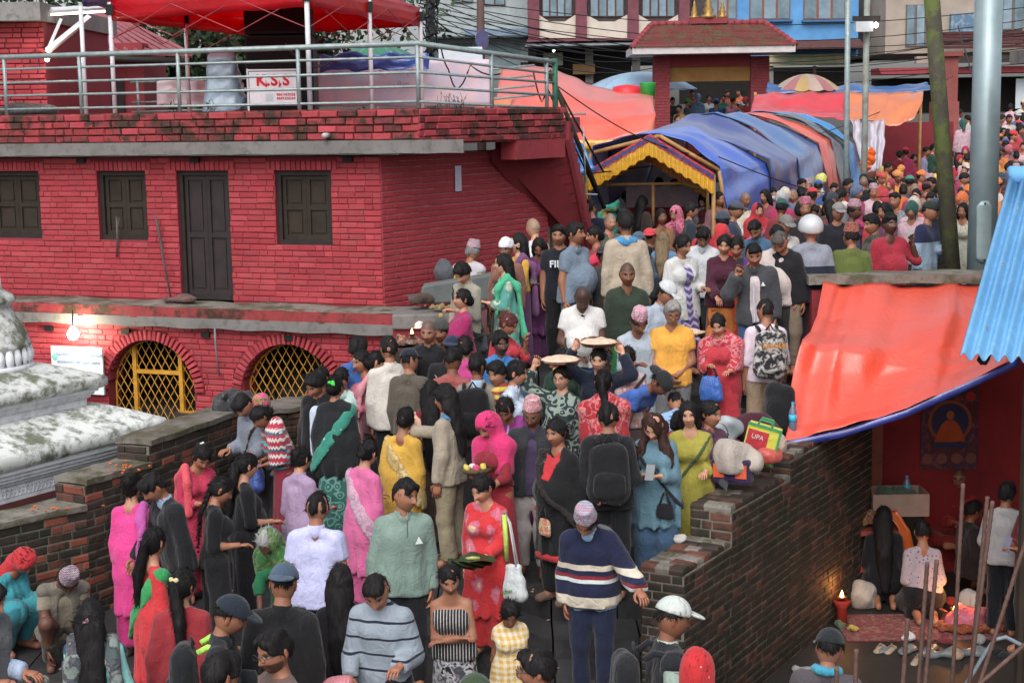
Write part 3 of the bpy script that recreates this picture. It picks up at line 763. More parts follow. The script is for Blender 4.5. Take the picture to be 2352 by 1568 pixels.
 for wn, wrap in enumerate(g('wraps', ())):
  a = wrap.split(' ', 1); kind, mat = a
  sd = Sdf(vc, .03); wo = OT + .013 + .006 * wn
  if kind in ('sash', 'sashR'):                          # diagonal length over one shoulder
   sg = 1 if kind == 'sash' else -1
   sk.torso(sd, wo + .009, hem=.8); sd.band(up(sg * .04, 0, 1.16), sk.Rl @ vec(.78, 0, -sg * .62), .062 * S); sd.sub(up(0, 0, 1.475), np.array([.06, .06, .05]) * S); sd.noise(.004, 30, seed); put('sash', sd, mat)
  elif kind in ('strap', 'strapR'):
   sg = 1 if kind == 'strap' else -1
   sk.torso(sd, wo + .008, hem=.8); sd.band(up(sg * .035, 0, 1.18), sk.Rl @ vec(.8, 0, -sg * .6), .016 * S); put('bag_strap', sd, mat)
  elif kind == 'scarf':                                  # over the head and shoulders
   q_ = S * sk.hs; sd.k = .05; sd.ell(sk.hp((0, .014, .012)), np.array([.092, .114, .124]) * q_, sk.Rh)
   sd.cap(sk.hp((0, .03, -.06)), up(0, .03, 1.40), .1 * S, .13 * S)
   for q in (1, -1): sd.cap(up(q * .05, .02, 1.40), up(q * .15, .02, 1.36), .1 * S, .085 * S); sd.cap(up(q * .13, -.02, 1.36), up(q * .14, -.03, 1.12), .1 * S, .1 * S)
   sd.sub(sk.hp((0, -.135, -.022)), np.array([.066, .1, .1]) * q_, sk.Rh); sd.sub(up(0, -.16, 1.3), np.array([.05, .1, .16]) * S, sk.Rl)
   sd.plane(up(0, 0, 1.1), -sk.axis); sd.noise(.006, 24, seed, .6); put('head_scarf', sd, mat)
  elif kind in ('wrap', 'hood'):                         # cloth tied round the head
   q_ = S * sk.hs; sd.ell(sk.hp((0, .013, .02)), np.array([.094, .116, .12]) * q_, sk.Rh)
   if kind == 'hood': sd.cap(sk.hp((0, .06, -.05)), up(0, .09, 1.38), .085 * S, .1 * S)
   else: sd.cap(sk.hp((0, .08, -.04)), sk.hp((0, .11, -.16)), .06 * S, .045 * S)
   sd.sub(sk.hp((0, -.125, -.045)), np.array([.068, .075, .095]) * q_, sk.Rh); sd.noise(.005, 45, seed); put('headcloth', sd, mat)
  elif kind == 'shawl':                                  # round both shoulders
   sd.k = .05
   for q in (1, -1): sd.cap(up(q * .04, .02, 1.40), up(q * .17, .02, 1.35), .1 * S, .085 * S); sd.cap(up(q * .17, .01, 1.34), up(q * .16, -.05, 1.08), .095 * S, .1 * S)
   sd.cap(up(0, .06, 1.38), up(0, .08, 1.1), .14 * S, .15 * S, sy=.7); sd.sub(up(0, -.01, 1.48), np.array([.075, .075, .08]) * S, sk.Rl); sd.plane(up(0, 0, 1.06), -sk.axis); sd.sub(up(0, -.2, 1.2), np.array([.06, .15, .3]) * S, sk.Rl); sd.noise(.007, 20, seed, .5); put('shawl', sd, mat)
  elif kind in ('drape', 'drapeR'):                      # hangs from one shoulder, front and back
   sg = 1 if kind == 'drape' else -1
   x0 = sg * .125
   sd.cap(up(x0, .02, 1.43), up(x0 + sg * .02, .12, 1.3), .05 * S, .06 * S, sy=.7); sd.cap(up(x0 + sg * .02, .13, 1.3), up(x0 + sg * .05, .15, .72), .055 * S, .075 * S, sy=.45)
   sd.cap(up(x0, .0, 1.44), up(x0 + sg * .02, -.13, 1.3), .045 * S, .055 * S, sy=.7); sd.cap(up(x0 + sg * .02, -.135, 1.3), up(x0 + sg * .02, -.165, 1.0), .05 * S, .055 * S, sy=.45)
   sd.noise(.006, 32, seed, .25); put('dupatta', sd, mat)
  elif kind == 'neck':                                   # stole or scarf round the neck
   sd.k = .02
   for i in range(9):
    an = math.pi * 2 * i / 8; p = up(.075 * math.sin(an), .0 - .075 * math.cos(an) + .01, 1.45 - .02 * math.cos(an));
    if i: sd.cap(pp, p, .032 * S)
    pp = p
   for q in (1, -1): sd.cap(up(q * .05, -.09, 1.42), up(q * .07, -.13, 1.12), .035 * S, .04 * S, sy=.6)
   sd.noise(.004, 40, seed); put('stole', sd, mat)
  elif kind == 'kerchief':                               # scout scarf: V down the back
   sk.torso(sd, wo, hem=.9); sd.sub(up(0, 0, 1.475), np.array([.06, .06, .06]) * S, sk.Rl); sd.plane(up(0, .1, 1.33), sk.Rl @ vec(.55, -.3, -1)).plane(up(0, .1, 1.33), sk.Rl @ vec(-.55, -.3, -1)); put('neckerchief', sd, mat)
  elif kind == 'belt':
   sk.torso(sd, wo - .012, hem=.8); sd.band(up(0, 0, 1.0), sk.axis, .022 * S); put('belt', sd, mat)
  elif kind == 'hem':
   sd.cap(vec(.07 * S, -.01, .5 * S), vec(.07 * S, -.01, .3 * S), .178 * S, .182 * S, sy=.9).cap(vec(-.07 * S, -.01, .5 * S), vec(-.07 * S, -.01, .3 * S), .178 * S, .182 * S, sy=.9); sd.band((0, 0, .44 * S), (0, 0, 1), .03); put('hem_trim', sd, mat)
  elif kind == 'cuffs':
   for nm in 'LR': sd.cap(J['elb' + nm], J['wri' + nm], .062 * S, .06 * S, k=.001, t0=.78, t1=.99)
   put('cuff', sd, mat)
  elif kind == 'bib':                                    # patch on the chest
   sk.torso(sd, .026); sd.plane(up(0, -.03, 0), sk.Rl @ vec(0, 1, 0)).plane(up(0, 0, 1.42), sk.axis).plane(up(0, 0, 1.17), -sk.axis).plane(up(.055, 0, 1.2), sk.Rl @ vec(1, 0, -.25)).plane(up(-.055, 0, 1.2), sk.Rl @ vec(-1, 0, -.25)); put('chest_panel', sd, mat)
 hk = g('hair', 'short'); hm = hair_mat(hairc)
 if any(t_.startswith(('scarf', 'hood', 'wrap')) for t_ in g('wraps', ())) and hk not in ('none', 'short', 'fade'): hk = 'braids'
 if hk not in ('none', 'shaved'):
  for nm, sd in hairparts(sk, hk, vh if lod else .0115, seed, fem):
   if g('hat'): sd.plane(sk.hp((0, 0, .05)), sk.Rh @ vec(0, 0, 1))
   if lod == 2: put(nm, sd, hm); continue
   V, F = sd.mesh(); sh_ = hk in ('short', 'fade', 'mop', 'thin'); W, G = strands(V, F, sk, 380 if lod == 0 else 200, seed, .034 if sh_ else .06, not sh_ and nm == 'hair')
   mesh_np(nm, np.concatenate([V, W]), np.concatenate([F, G + len(V)]), hm, root)
 hp = sk.hp; Rh = sk.Rh; q = S * sk.hs
 if g('hat'):
  kind, mat = g('hat').split(' ', 1); sd = Sdf(vh * .9, .01)
  if kind == 'topi':
   a = hp((0, .0, .075)); b_ = hp((0, .022, .165)); sd.cap(hp((0, .004, .03)), b_, .094 * q, .062 * q, sy=1.1, t0=.18, t1=.98); sd.noise(.0015, 40, seed); put('topi', sd, mat)
  elif kind in ('cap', 'capb'):
   sg = 1 if kind == 'cap' else -1
   sd.ell(hp((0, .004, .035)), np.array([.089, .108, .098]) * q, Rh); sd.plane(hp((0, 0, .035)), Rh @ vec(0, .12, -1)); put('cap_crown', sd, mat)
   br = Sdf(vh * .7, .006); br.ell(hp((0, -sg * .118, .042)), np.array([.078, .075, .014]) * q, Rh @ rotx(sg * R(12))); br.sub(hp((0, -sg * .01, .04)), np.array([.085, .098, .1]) * q, Rh); put('cap_visor', br, g('visor', mat))
  elif kind == 'beanie':
   sd.ell(hp((0, .01, .04)), np.array([.09, .11, .108]) * q, Rh); sd.plane(hp((0, 0, .022)), Rh @ vec(0, -.2, -1)); sd.noise(.003, 60, seed); put('beanie', sd, mat)
  elif kind == 'bucket':
   sd.ell(hp((0, .005, .045)), np.array([.09, .108, .09]) * q, Rh); sd.plane(hp((0, 0, .035)), Rh @ vec(0, 0, -1)); sd.cap(hp((0, 0, .065)), hp((0, 0, .0)), .09 * q, .145 * q, t1=.98); put('hat', sd, mat)
  elif kind == 'turban':
   sd.ell(hp((0, .01, .05)), np.array([.1, .118, .1]) * q, Rh); sd.plane(hp((0, 0, .035)), Rh @ vec(0, .25, -1)); sd.noise(.006, 55, seed); put('turban', sd, mat)
  elif kind == 'helmet':
   sd.ell(hp((0, .01, .03)), np.array([.128, .148, .135]) * q, Rh); sd.plane(hp((0, 0, -.005)), Rh @ vec(0, -.3, -1)); sd.sub(hp((0, -.16, -.05)), np.array([.09, .09, .1]) * q, Rh); put('helmet', sd, pm('helmet_shell', '#c4c8cc', '#b0b4b8', rough=.25, spec=.6, bump=0))
 for e in g('hairbits', ()):                                # clips, flowers
  c, px, py, pz, r_ = e
  s2 = Sdf(.008, .004)
  for i in range(4): s2.ell(hp((px + rg.uniform(-1, 1) * r_ * .8, py, pz + rg.uniform(-1, 1) * r_ * .8)), np.array([r_, r_ * .6, r_]) * .7)
  put('hair_clip', s2, c)
 if g('glasses'):
  mb = MB()
  for x0 in (-.031, .031):
   mb.tube([hp((x0 + .021 * math.cos(t), -.104, .006 + .017 * math.sin(t))) for t in np.linspace(0, 2 * math.pi, 11)], .0022, 4, False)
  mb.tube([hp((-.01, -.108, .01)), hp((.01, -.108, .01))], .002, 4)
  for x0 in (-1, 1): mb.tube([hp((x0 * .052, -.102, .01)), hp((x0 * .079, 0, .012))], .002, 4)
  mb.build('glasses', pm('spectacle_frame', g('glasses'), rough=.4, bump=0), root)
 if g('mask'):
  sd = Sdf(.012, .01); sd.ell(hp((0, -.06, -.055)), np.array([.064, .058, .045]) * q, Rh); put('face_mask', sd, g('mask'))
 if g('shoes'):
  for nm in 'LR':
   sd = Sdf(.016, .012); sd.cap(J['ank' + nm] + vec(0, .035, -.035), J['toe' + nm], .05 * S, .046 * S).plane((0, 0, .005), (0, 0, -1)).plane((0, 0, .1), (0, 0, 1)); put('shoe', sd, g('shoes'))
 return root, sk
def copy_tree(o, parent=None):
 c = o.copy(); link(c, parent)
 for ch in o.children: copy_tree(ch, c)
 return c
# ================================================================== BRICK HELPERS
def _brick_tmpl(seed):
 r = random.Random(seed); j = lambda a: r.uniform(-a, a)
 V = [(0, 0, 0), (1, 0, 0), (1, 0, 1), (0, 0, 1), (0, .6, 0), (1, .6, 0), (1, .6, 1), (0, .6, 1)]
 ix, iz = .045, .13
 V += [(ix + j(.02), 1 + j(.16), iz + j(.05)), (1 - ix + j(.02), 1 + j(.16), iz + j(.05)), (1 - ix + j(.02), 1 + j(.16), 1 - iz + j(.05)), (ix + j(.02), 1 + j(.16), 1 - iz + j(.05))]
 F = []
 for a in (0, 4):
  for k in range(4): F.append((a + k, a + (k + 1) % 4, a + 4 + (k + 1) % 4, a + 4 + k))
 F.append((8, 9, 10, 11)); return np.array(V), np.array(F)[:, ::-1]
BT = [_brick_tmpl(i) for i in range(6)]
BM = {}
def brick_mesh(i, mat):
 key = (i, mat.name)
 if key not in BM:
  V, F = BT[i]; me = bpy.data.meshes.new('brick'); me.from_pydata(V.tolist(), [], F.tolist()); me.materials.append(mat); me.update(); BM[key] = me
 return BM[key]
def lay(parent, items, mats, limit=300, rest='brick_courses', name='brick', inv=None):
 """items: (origin, ex*len, en*depth, ez*height); the nearest `limit` are objects, the others one mesh"""
 inv = parent.matrix_world.inverted() if parent is not None else Matrix()
 cam_p = np.array([0, 0, CZ])
 items = sorted(items, key=lambda q: np.linalg.norm(q[0] - cam_p))
 rg = random.Random(len(items))
 px, py, pz = (parent.location if parent is not None else (0, 0, 0))
 off = np.array([px, py, pz])
 for q in items[:limit]:
  o = bpy.data.objects.new(name, brick_mesh(rg.randrange(6), rg.choice(mats))); link(o, parent)
  a, b, c, d = q; a = a - off
  o.matrix_local = Matrix(((b[0], c[0], d[0], a[0]), (b[1], c[1], d[1], a[1]), (b[2], c[2], d[2], a[2]), (0, 0, 0, 1)))
 if items[limit:]:
  Vs, Fs = [], []; n = 0
  for q in items[limit:]:
   V, F = BT[rg.randrange(6)]; A = np.stack([q[1], q[2], q[3]])
   Vs.append(V @ A + q[0] - off); Fs.append(F + n); n += len(V)
  o = mesh_np(rest, np.concatenate(Vs), np.concatenate(Fs), mats[0], parent, smooth=False); o['kind'] = 'stuff'
  for m in mats[1:]: o.data.materials.append(m)
  if len(mats) > 1:
   mi = np.repeat([rg.randrange(len(mats)) for _ in items[limit:]], len(BT[0][1])).astype(np.int32); o.data.polygons.foreach_set('material_index', mi)
def courses(O, ex, en, L, z0, z1, ch=.0735, bl=.235, joint=.011, depth=.03, cut=None, seed=1, ez=(0, 0, 1), jit=.003, vj=None):
 """running-bond bricks on the plane through O; cut(z0,z1) -> list of (a0,a1) left free"""
 rg = random.Random(seed); O = np.asarray(O, float); ex = np.asarray(ex, float); en = np.asarray(en, float); ez = np.asarray(ez, float); out = []
 n = int(round((z1 - z0) / ch)); ch = (z1 - z0) / n
 for r_ in range(n):
  za, zb = z0 + r_ * ch, z0 + (r_ + 1) * ch
  holes = cut(za, zb) if cut else []
  a = -(r_ % 2) * bl * .5 - rg.uniform(0, .03)
  while a < L:
   ln = bl * rg.choice((1, 1, 1, .5)) * rg.uniform(.94, 1.05)
   segs = [(max(a, 0), min(a + ln - (joint if vj is None else vj), L))]
   for h0, h1 in holes:
    ns = []
    for s0, s1 in segs:
     if h1 <= s0 or h0 >= s1: ns.append((s0, s1))
     else:
      if h0 - s0 > .03: ns.append((s0, h0))
      if s1 - h1 > .03: ns.append((h1, s1))
    segs = ns
   for s0, s1 in segs:
    if s1 - s0 < .025: continue
    d = depth + rg.uniform(-jit, jit); dz = rg.uniform(-.003, .003)
    out.append((O + ex * s0 + ez * (za + dz), ex * (s1 - s0), en * d, ez * (ch - joint)))
   a += ln
 return out
def paint_mat(name, c1, c2, dirt, dirt_amt=.45, rough=.75, moss=None, mt=.47):
 if name in MATS: return MATS[name]
 nb = NB(name); P = nb.geo(); c1, c2, dirt = lin(c1), lin(c2), lin(dirt)
 rnd = nb.n('ObjectInfo').outputs['Random']
 col = nb.mix(nb.ramp(nb.noise(2.3, 5, vec=P), [(.3, (0, 0, 0)), (.7, (1, 1, 1))]), c1, c2)
 col = nb.mix(1.0, col, nb.ramp(rnd, [(0, (.8, .78, .78)), (1, (1.12, 1.12, 1.12))]), 'MULTIPLY')
 col = nb.mix(nb.math('MULTIPLY', nb.ramp(nb.noise(9, 6, .65, vec=P), [(.5, (0, 0, 0)), (.68, (1, 1, 1))]), dirt_amt), col, dirt)
 if moss: col = nb.mix(nb.math('MULTIPLY', nb.ramp(nb.noise(3.1, 6, .7, vec=P), [(mt, (0, 0, 0)), (mt + .11, (1, 1, 1))]), .9), col, lin(moss))
 nb.bump(nb.noise(45, 5, vec=P), .35, .008); MATS[name] = nb.out(col, rough, 0, .3); return MATS[name]
RED = paint_mat('red_painted_brick', '#a83c45', '#9c343d', '#7e3a40', .4)
RED2 = paint_mat('red_painted_brick_faded', '#ae444c', '#9c3a42', '#8c4e4a', .45)
REDW = paint_mat('red_painted_plaster', '#93343c', '#842e36', '#62302f', .5)
REDM = paint_mat('red_brick_mossy', '#a03c42', '#8a3438', '#5a3a32', .7, moss='#2c2a1e')
REDM2 = paint_mat('red_brick_blackened', '#84393c', '#703234', '#3c2c28', .7, moss='#2c2a20')
MORT = paint_mat('painted_mortar', '#963640', '#88303a', '#6c363a', .5)
OLDB = paint_mat('old_brick', '#6c4436', '#54382e', '#2c2824', .8, moss='#24231b')
OLDB2 = paint_mat('old_brick_dark', '#46362f', '#352b27', '#22201c', .85, moss='#23251a')
OLDB3 = paint_mat('old_brick_red', '#8c4c3c', '#744034', '#40342c', .6)
LIME = paint_mat('lime_mortar', '#8a887e', '#605e54', '#34342c', .75)
LIMED = paint_mat('lime_mortar_dark', '#7a786e', '#5f5e56', '#2b2c24', .75)
CONC = paint_mat('grey_concrete', '#8a8887', '#74726f', '#45433c', .55, moss=None)
CONCM = paint_mat('mossy_concrete', '#85807a', '#6c675e', '#3c3a30', .7, moss='#4c4a34')
WOOD = pm('dark_timber', '#33291f', '#241c16', scale=5, rough=.7, bump=.3, bscale=40)
WOODF = pm('dark_frame', '#2c2522', '#1f1a18', scale=5, rough=.65, bump=.25, bscale=40)
YEL = pm('yellow_iron', '#c99430', '#a87824', scale=8, rough=.55)
GALV = pm('galvanised_pipe', '#9aa8a8', '#7f8e8e', scale=12, rough=.45, metal=.25, spec=.5, bump=.1)
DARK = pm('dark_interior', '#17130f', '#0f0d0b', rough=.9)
BLK = pm('black_plastic', '#17181b', '#101114', rough=.6, bump=.05)
# ================================================================== GROUND
STONE = paint_mat('dark_wet_stone', '#3d3d3f', '#2e2e30', '#55524c', .4, rough=.55)
def edgeY(e, X): return e - 1.1 * min(0, X - .3)
g = MB(); g.poly([(-250, -60, -.62), (250, -60, -.62), (250, 300, -.62), (-250, 300, -.62)], [(0, 1, 2, 3)])
tag(g.build('ground', paint_mat('earth', '#3a3632', '#2e2a26', '#23211e', .5)), kind='structure')
st = empty('stone_steps', (0, 0, 0)); st['kind'] = 'structure'
rg = random.Random(3); slabs = MB()
bounds = [7.6, 9.0, 10.0, 10.95] + STEP_U
for i, e in enumerate(bounds):
 z = RISE * max(0, i - 3)
 e1 = bounds[i + 1] if i + 1 < len(bounds) else 21.5
 rows = 1 if e1 - e < 1.3 else 4
 for r_ in range(rows):
  a, b = e + (e1 - e) * r_ / rows, e + (e1 - e) * (r_ + 1) / rows
  X = -7.5 + rg.uniform(0, .4); lim = 1.0 + .593 * (a - 12.25) if a > 11.8 else 4.2
  while X < lim:
   w_ = rg.uniform(.55, .95); X1 = min(X + w_, lim + .05)
   if X < .3 < X1: X1 = .3
   g_ = .008; zt = z + rg.uniform(-.004, .004) - (.004 if i == 0 else 0)
   fY = (lambda e_, x_: edgeY(e_, x_)) if i >= 3 else (lambda e_, x_: e_ + (0 if e_ < 10.9 else 0) - 1.1 * min(0, x_ - .3) * (0 if i < 3 else 1))
   if i < 3: bot, top = (lambda x_: a), (lambda x_: b if not (i == 2 and r_ == rows - 1) else edgeY(10.95, x_))
   else: bot, top = (lambda x_: edgeY(a, x_)), (lambda x_: edgeY(b, x_))
   y00, y10, y11, y01 = bot(X) + g_, bot(X1) + g_, top(X1) - (0 if r_ == rows - 1 else g_), top(X) - (0 if r_ == rows - 1 else g_)
   if X1 - X > .06 and min(y01 - y00, y11 - y10) > .05:
    zb = z - .4
    m = MB().hexa([(X + g_, y00, zb), (X1 - g_, y10, zb), (X1 - g_, y11 + .06, zb), (X + g_, y01 + .06, zb), (X + g_, y00, zt), (X1 - g_, y10, zt), (X1 - g_, y11 + .06 * (r_ == rows - 1), zt), (X + g_, y01 + .06 * (r_ == rows - 1), zt)])
    m.build('stone_slab', STONE, st)
   X = X1
pl = MB().hexa([(-1.4, 20.0, 0), (16, 20.0, 0), (16, 38.2, 0), (.6, 38.2, 0), (-1.4, 20.0, Z_PLAZA - .012), (16, 20.0, Z_PLAZA - .012), (16, 38.2, Z_PLAZA - .012), (.6, 38.2, Z_PLAZA - .012)]).build('plaza', STONE); pl['kind'] = 'structure'
m = MB().poly([(3.0, 17.7, Z_PLAZA - .016), (16, 17.7, Z_PLAZA - .016), (16, 21, Z_PLAZA - .016), (3.0, 21, Z_PLAZA - .016)], [(0, 1, 2, 3)]); m.build('plaza_paving', STONE)['kind'] = 'structure'
m = MB().poly([(-30, 38, Z_PLAZA - .012), (30, 38, Z_PLAZA - .012), (30, 46, Z_STREET - .008), (-30, 46, Z_STREET - .008)], [(0, 1, 2, 3)]); m.build('sloping_path', STONE)['kind'] = 'structure'
m = MB().poly([(-150, 46, Z_STREET), (150, 46, Z_STREET), (150, 290, Z_STREET), (-150, 290, Z_STREET)], [(0, 1, 2, 3)]); m.build('street', pm('asphalt', '#4a4846', '#3c3b3a', scale=2, rough=.8))['kind'] = 'structure'
m = MB().poly([(1.6, 6, Z_COURT), (14, 6, Z_COURT), (14, 19.2, Z_COURT), (1.6, 19.2, Z_COURT)], [(0, 1, 2, 3)]); m.build('courtyard_floor', paint_mat('shade_dark_concrete', '#2f2e2c', '#262524', '#1c1b1a', .6, rough=.5))['kind'] = 'structure'  # floor colour darkened to carry the shade of tarp and roof
# ================================================================== BRICK BUILDING
BO = np.array([-1.6, 19.5, 0.]); BU = np.array([-.935, .355, 0.]); BU /= np.linalg.norm(BU); BN = np.array([BU[1] * -1, BU[0], 0.]); BZ = np.array([0, 0, 1.])
def bp(a, b, z): return BO + BU * a + BN * b + BZ * z
def bbx(mb, a0, a1, b0, b1, z0, z1):
 return mb.hexa([bp(a1, b1, z0), bp(a0, b1, z0), bp(a0, b0, z0), bp(a1, b0, z0), bp(a1, b1, z1), bp(a0, b1, z1), bp(a0, b0, z1), bp(a1, b0, z1)])
bld = empty('brick_building', (0, 0, 0), 0, 'long red painted brick building with railed roof terrace and arched lower doorways', 'building')
AL = 7.4
win = [(5.09, 5.95, 3.04, 3.95), (3.40, 4.16, 3.04, 3.95), (.68, 1.48, 3.01, 3.95)]
door = (2.15, 2.93, 2.27, 3.95)
def cut_up(za, zb):
 h = []
 for (a0, a1, z0, z1) in win + [door]:
  if zb > z0 + .01 and za < z1 - .01: h.append((a0, a1))
  elif za < z1 + .12 and zb > z1: h.append((a0 - .09, a1 + .09))
 return h
it = courses(BO + BN * .0, BU, BN, AL, 2.27, 4.13, cut=cut_up, seed=4, depth=.016, joint=.01, vj=.0035)
for (a0, a1, z0, z1) in win + [door]:                       # soldier course over each opening
 a = a0 - .09
 while a < a1 + .08:
  it.append((bp(a, 0, z1 + .004), BU * .064, BN * .022, BZ * .125)); a += .0725
lay(bld, it, [RED, RED, RED2], 300)
SD = np.array([.60, .80, 0.]); SN = np.array([.80, -.60, 0.])
it = courses(BO, SD, SN, 3.55, 2.0, 4.13, seed=9, depth=.014, joint=.011, vj=.002)
lay(bld, it, [RED], 0, 'side_brick_courses')
core = MB()
for a0, a1, z0, z1 in [(0, .68, 2.0, 4.13), (.68, 1.48, 2.0, 3.01), (.68, 1.48, 3.95, 4.13), (1.48, 2.15, 2.0, 4.13), (2.15, 2.93, 3.95, 4.13), (2.93, 3.40, 2.0, 4.13), (3.40, 4.16, 2.0, 3.04), (3.40, 4.16, 3.95, 4.13), (4.16, 5.09, 2.0, 4.13), (5.09, 5.95, 2.0, 3.04), (5.09, 5.95, 3.95, 4.13), (5.95, AL, 2.0, 4.13)]:
 bbx(core, a0, a1, -.32, .0, z0, z1)
core.build('wall', MORT, bld)
m = MB(); p0, p1 = BO, BO + SD * 3.55
m.hexa([p0 + SN * 0 + BZ * 1.2, p1 + BZ * 1.2, p1 - SN * .3 + BZ * 1.2, p0 - SN * .3 + BU * .3 + BZ * 1.2, p0 + BZ * 4.13, p1 + BZ * 4.13, p1 - SN * .3 + BZ * 4.13, p0 - SN * .3 + BU * .3 + BZ * 4.13]); m.build('side_wall', pm('side_mortar', '#b08484', '#94605f', scale=8), bld)
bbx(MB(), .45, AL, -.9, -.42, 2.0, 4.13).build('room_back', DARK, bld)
def shutter(nm, a0, a1, z0, z1, leafs=2, panels=2):
 f = MB(); t = .06
 bbx(f, a0, a0 + t, -.16, -.045, z0, z1); bbx(f, a1 - t, a1, -.16, -.045, z0, z1); bbx(f, a0 + t, a1 - t, -.16, -.047, z1 - t, z1); bbx(f, a0 + t, a1 - t, -.16, -.043, z0, z0 + t)
 fr = f.build(nm, WOODF, bld)
 w_ = (a1 - a0 - 2 * t - .01) / leafs
 for k in range(leafs):
  q0 = a0 + t + .004 + k * (w_ + .003); q1 = q0 + w_
  d = MB(); s_ = .05
  bbx(d, q0, q0 + s_, -.14, -.085, z0 + t, z1 - t); bbx(d, q1 - s_, q1, -.14, -.085, z0 + t, z1 - t)
  zs = [z0 + t, (z0 + z1) / 2, z1 - t]
  for z_ in (zs[0], zs[1] - .03, zs[2] - .06): bbx(d, q0 + s_, q1 - s_, -.14, -.087, z_, z_ + .06)
  bbx(d, q0 + s_, q1 - s_, -.13, -.11, zs[0], zs[2])
  for zz0, zz1 in ((zs[0] + .09, zs[1] - .06), (zs[1] + .06, zs[2] - .09)): bbx(d, q0 + s_ + .03, q1 - s_ - .03, -.12, -.098, zz0, zz1)
  d.build('shutter' if nm == 'window' else 'door_leaf', WOOD if nm == 'window' else pm('door_paint', '#33292b', '#272022', rough=.5, bscale=30), fr)
 return fr
for (a0, a1, z0, z1) in win: shutter('window', a0, a1, z0, z1)
shutter('door', *door)
m = MB(); m.grid(lambda u, v: bp(-.7 + u * (AL + .7), -.02 + v * .64, 2.255 + .012 * math.sin(u * 31) - .02 * v * v + .008 * math.sin(u * 70 + v * 5)), 60, 5)
m.build('ledge_top', CONCM, bld, True)
bbx(MB(), -.7, AL, .0, .615, 2.12, 2.225).build('ledge', REDW, bld)
m = MB(); m.grid(lambda u, v: bp(-.7 + u * (AL + .7), .628 + .006 * math.sin(u * 55) + .004 * math.sin(u * 131), 2.10 + v * .145 + .008 * math.sin(u * 47 + 2) * (1 - v)), 90, 3); m.build('ledge_lip', REDM, bld)
m = MB(); m.grid(lambda u, v: bp(-.7 + u * (AL + .7), .575, 1.985 + v * .13 + .009 * math.sin(u * 60) * (1 - v)), 90, 2); m.build('ledge_soffit_band', CONC, bld, solid=.12)
LB = .5
ARCH = [(3.13, .665, 1.12, .40), (1.10, .675, 1.13, 1.0)]
def cut_lo(za, zb):
 zm = (za + zb) / 2; h = []
 for ac, r_, zc, zb0 in ARCH:
  Ro = r_ + .15
  if zm > zc:
   if zm < zc + Ro: c_ = math.sqrt(max(0, Ro * Ro - (zm - zc) ** 2)); h.append((ac - c_, ac + c_))
  elif zm > zb0 - .02: h.append((ac - r_ - (.0 if zm < zc - .12 else .02), ac + r_ + (.0 if zm < zc - .12 else .02)))
 return h
it = courses(BO + BN * LB - BU * .3, BU, BN, AL + .3, .05, 1.99, cut=lambda a, b: [(h0 + .3, h1 + .3) for h0, h1 in cut_lo(a, b)], seed=12, depth=.016, joint=.01, vj=.0035)
for ac, r_, zc, zb0 in ARCH:
 n = 34
 for k in range(n):
  t0 = math.pi * k / n; t1 = math.pi * (k + .86) / n
  er = BU * math.cos((t0 + t1) / 2) + BZ * math.sin((t0 + t1) / 2); et = -BU * math.sin((t0 + t1) / 2) + BZ * math.cos((t0 + t1) / 2)
  w_ = r_ * (t1 - t0)
  it.append((bp(ac, LB, zc) + er * (r_ + .004) - et * w_ / 2, er * .135, BN * .045, et * w_))
low = empty('arcade_wall', (0, 0, 0)); low.parent = bld
lay(low, it, [RED, RED2], 300, 'arcade_brick_courses')
core = MB(); NSEG = 90
def depth_strip(a0, a1):
 am = (a0 + a1) / 2; iv = [(-.2, 1.99)]
 for ac, r_, zc, zb0 in ARCH:
  if abs(am - ac) < r_: zt = zc + math.sqrt(r_ * r_ - (am - ac) ** 2); iv = [(-.2, zb0), (zt, 1.99)]
 return iv
for k in range(NSEG * 2):
 a0 = -.3 + (AL + .3) * k / (NSEG * 2); a1 = -.3 + (AL + .3) * (k + 1) / (NSEG * 2)
 for z0, z1 in depth_strip(a0, a1): bbx(core, a0, a1, LB - .3, LB, z0, z1)
core.build('arcade_core', MORT, low)
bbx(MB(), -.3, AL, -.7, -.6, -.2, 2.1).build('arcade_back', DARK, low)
for ac, r_, zc, zb0 in ARCH:                                # lattice gates
 gt = empty('lattice_gate', (0, 0, 0)); gt.parent = bld; b_ = LB - .16; r0 = r_ - .01
 pts = [bp(ac + r0 * math.cos(t), b_, zc + r0 * math.sin(t)) for t in np.linspace(0, math.pi, 28)]
 if zb0 < .9: pts = [bp(ac + r0, b_, zb0)] + pts + [bp(ac - r0, b_, zb0)]
 MB().tube(pts, .016, 6).build('gate_frame', YEL, gt, True)
 if zb0 < .9:
  for aa, z0, z1 in ((ac + .34, zb0, zc + .56), (ac - .36, zb0, zc + .54)): bbx(MB(), aa - .028, aa + .028, b_ - .02, b_ + .03, z0, z1).build('gate_post', YEL, gt)
  bbx(MB(), ac - .33, ac + .31, b_ - .019, b_ + .029, zc + .2, zc + .25).build('gate_rail', YEL, gt)
  bbx(MB(), ac - r0, ac - .39, b_ - .019, b_ + .029, zc - .32, zc - .27).build('gate_rail', YEL, gt)
 else: bbx(MB(), ac - r0, ac + r0, b_ - .019, b_ + .04, zb0 - .01, zb0 + .045).build('gate_rail', YEL, gt)
 for sg in (1, -1):
  for k in range(-14, 15):
   c0 = ac + k * .118; ins = []
   for t in np.linspace(-1.4, 1.4, 140):
    a = c0 + sg * t * .62; z = zc + t
    if z > zb0 and abs(a - ac) < r0 and (z < zc or (a - ac) ** 2 + (z - zc) ** 2 < r0 * r0): ins.append((a, z))
   if len(ins) > 3:
    MB().tube([bp(ins[0][0], b_ + sg * .006, ins[0][1]), bp(ins[-1][0], b_ + sg * .006, ins[-1][1])], .0065, 4).build('lattice_bar', YEL, gt)
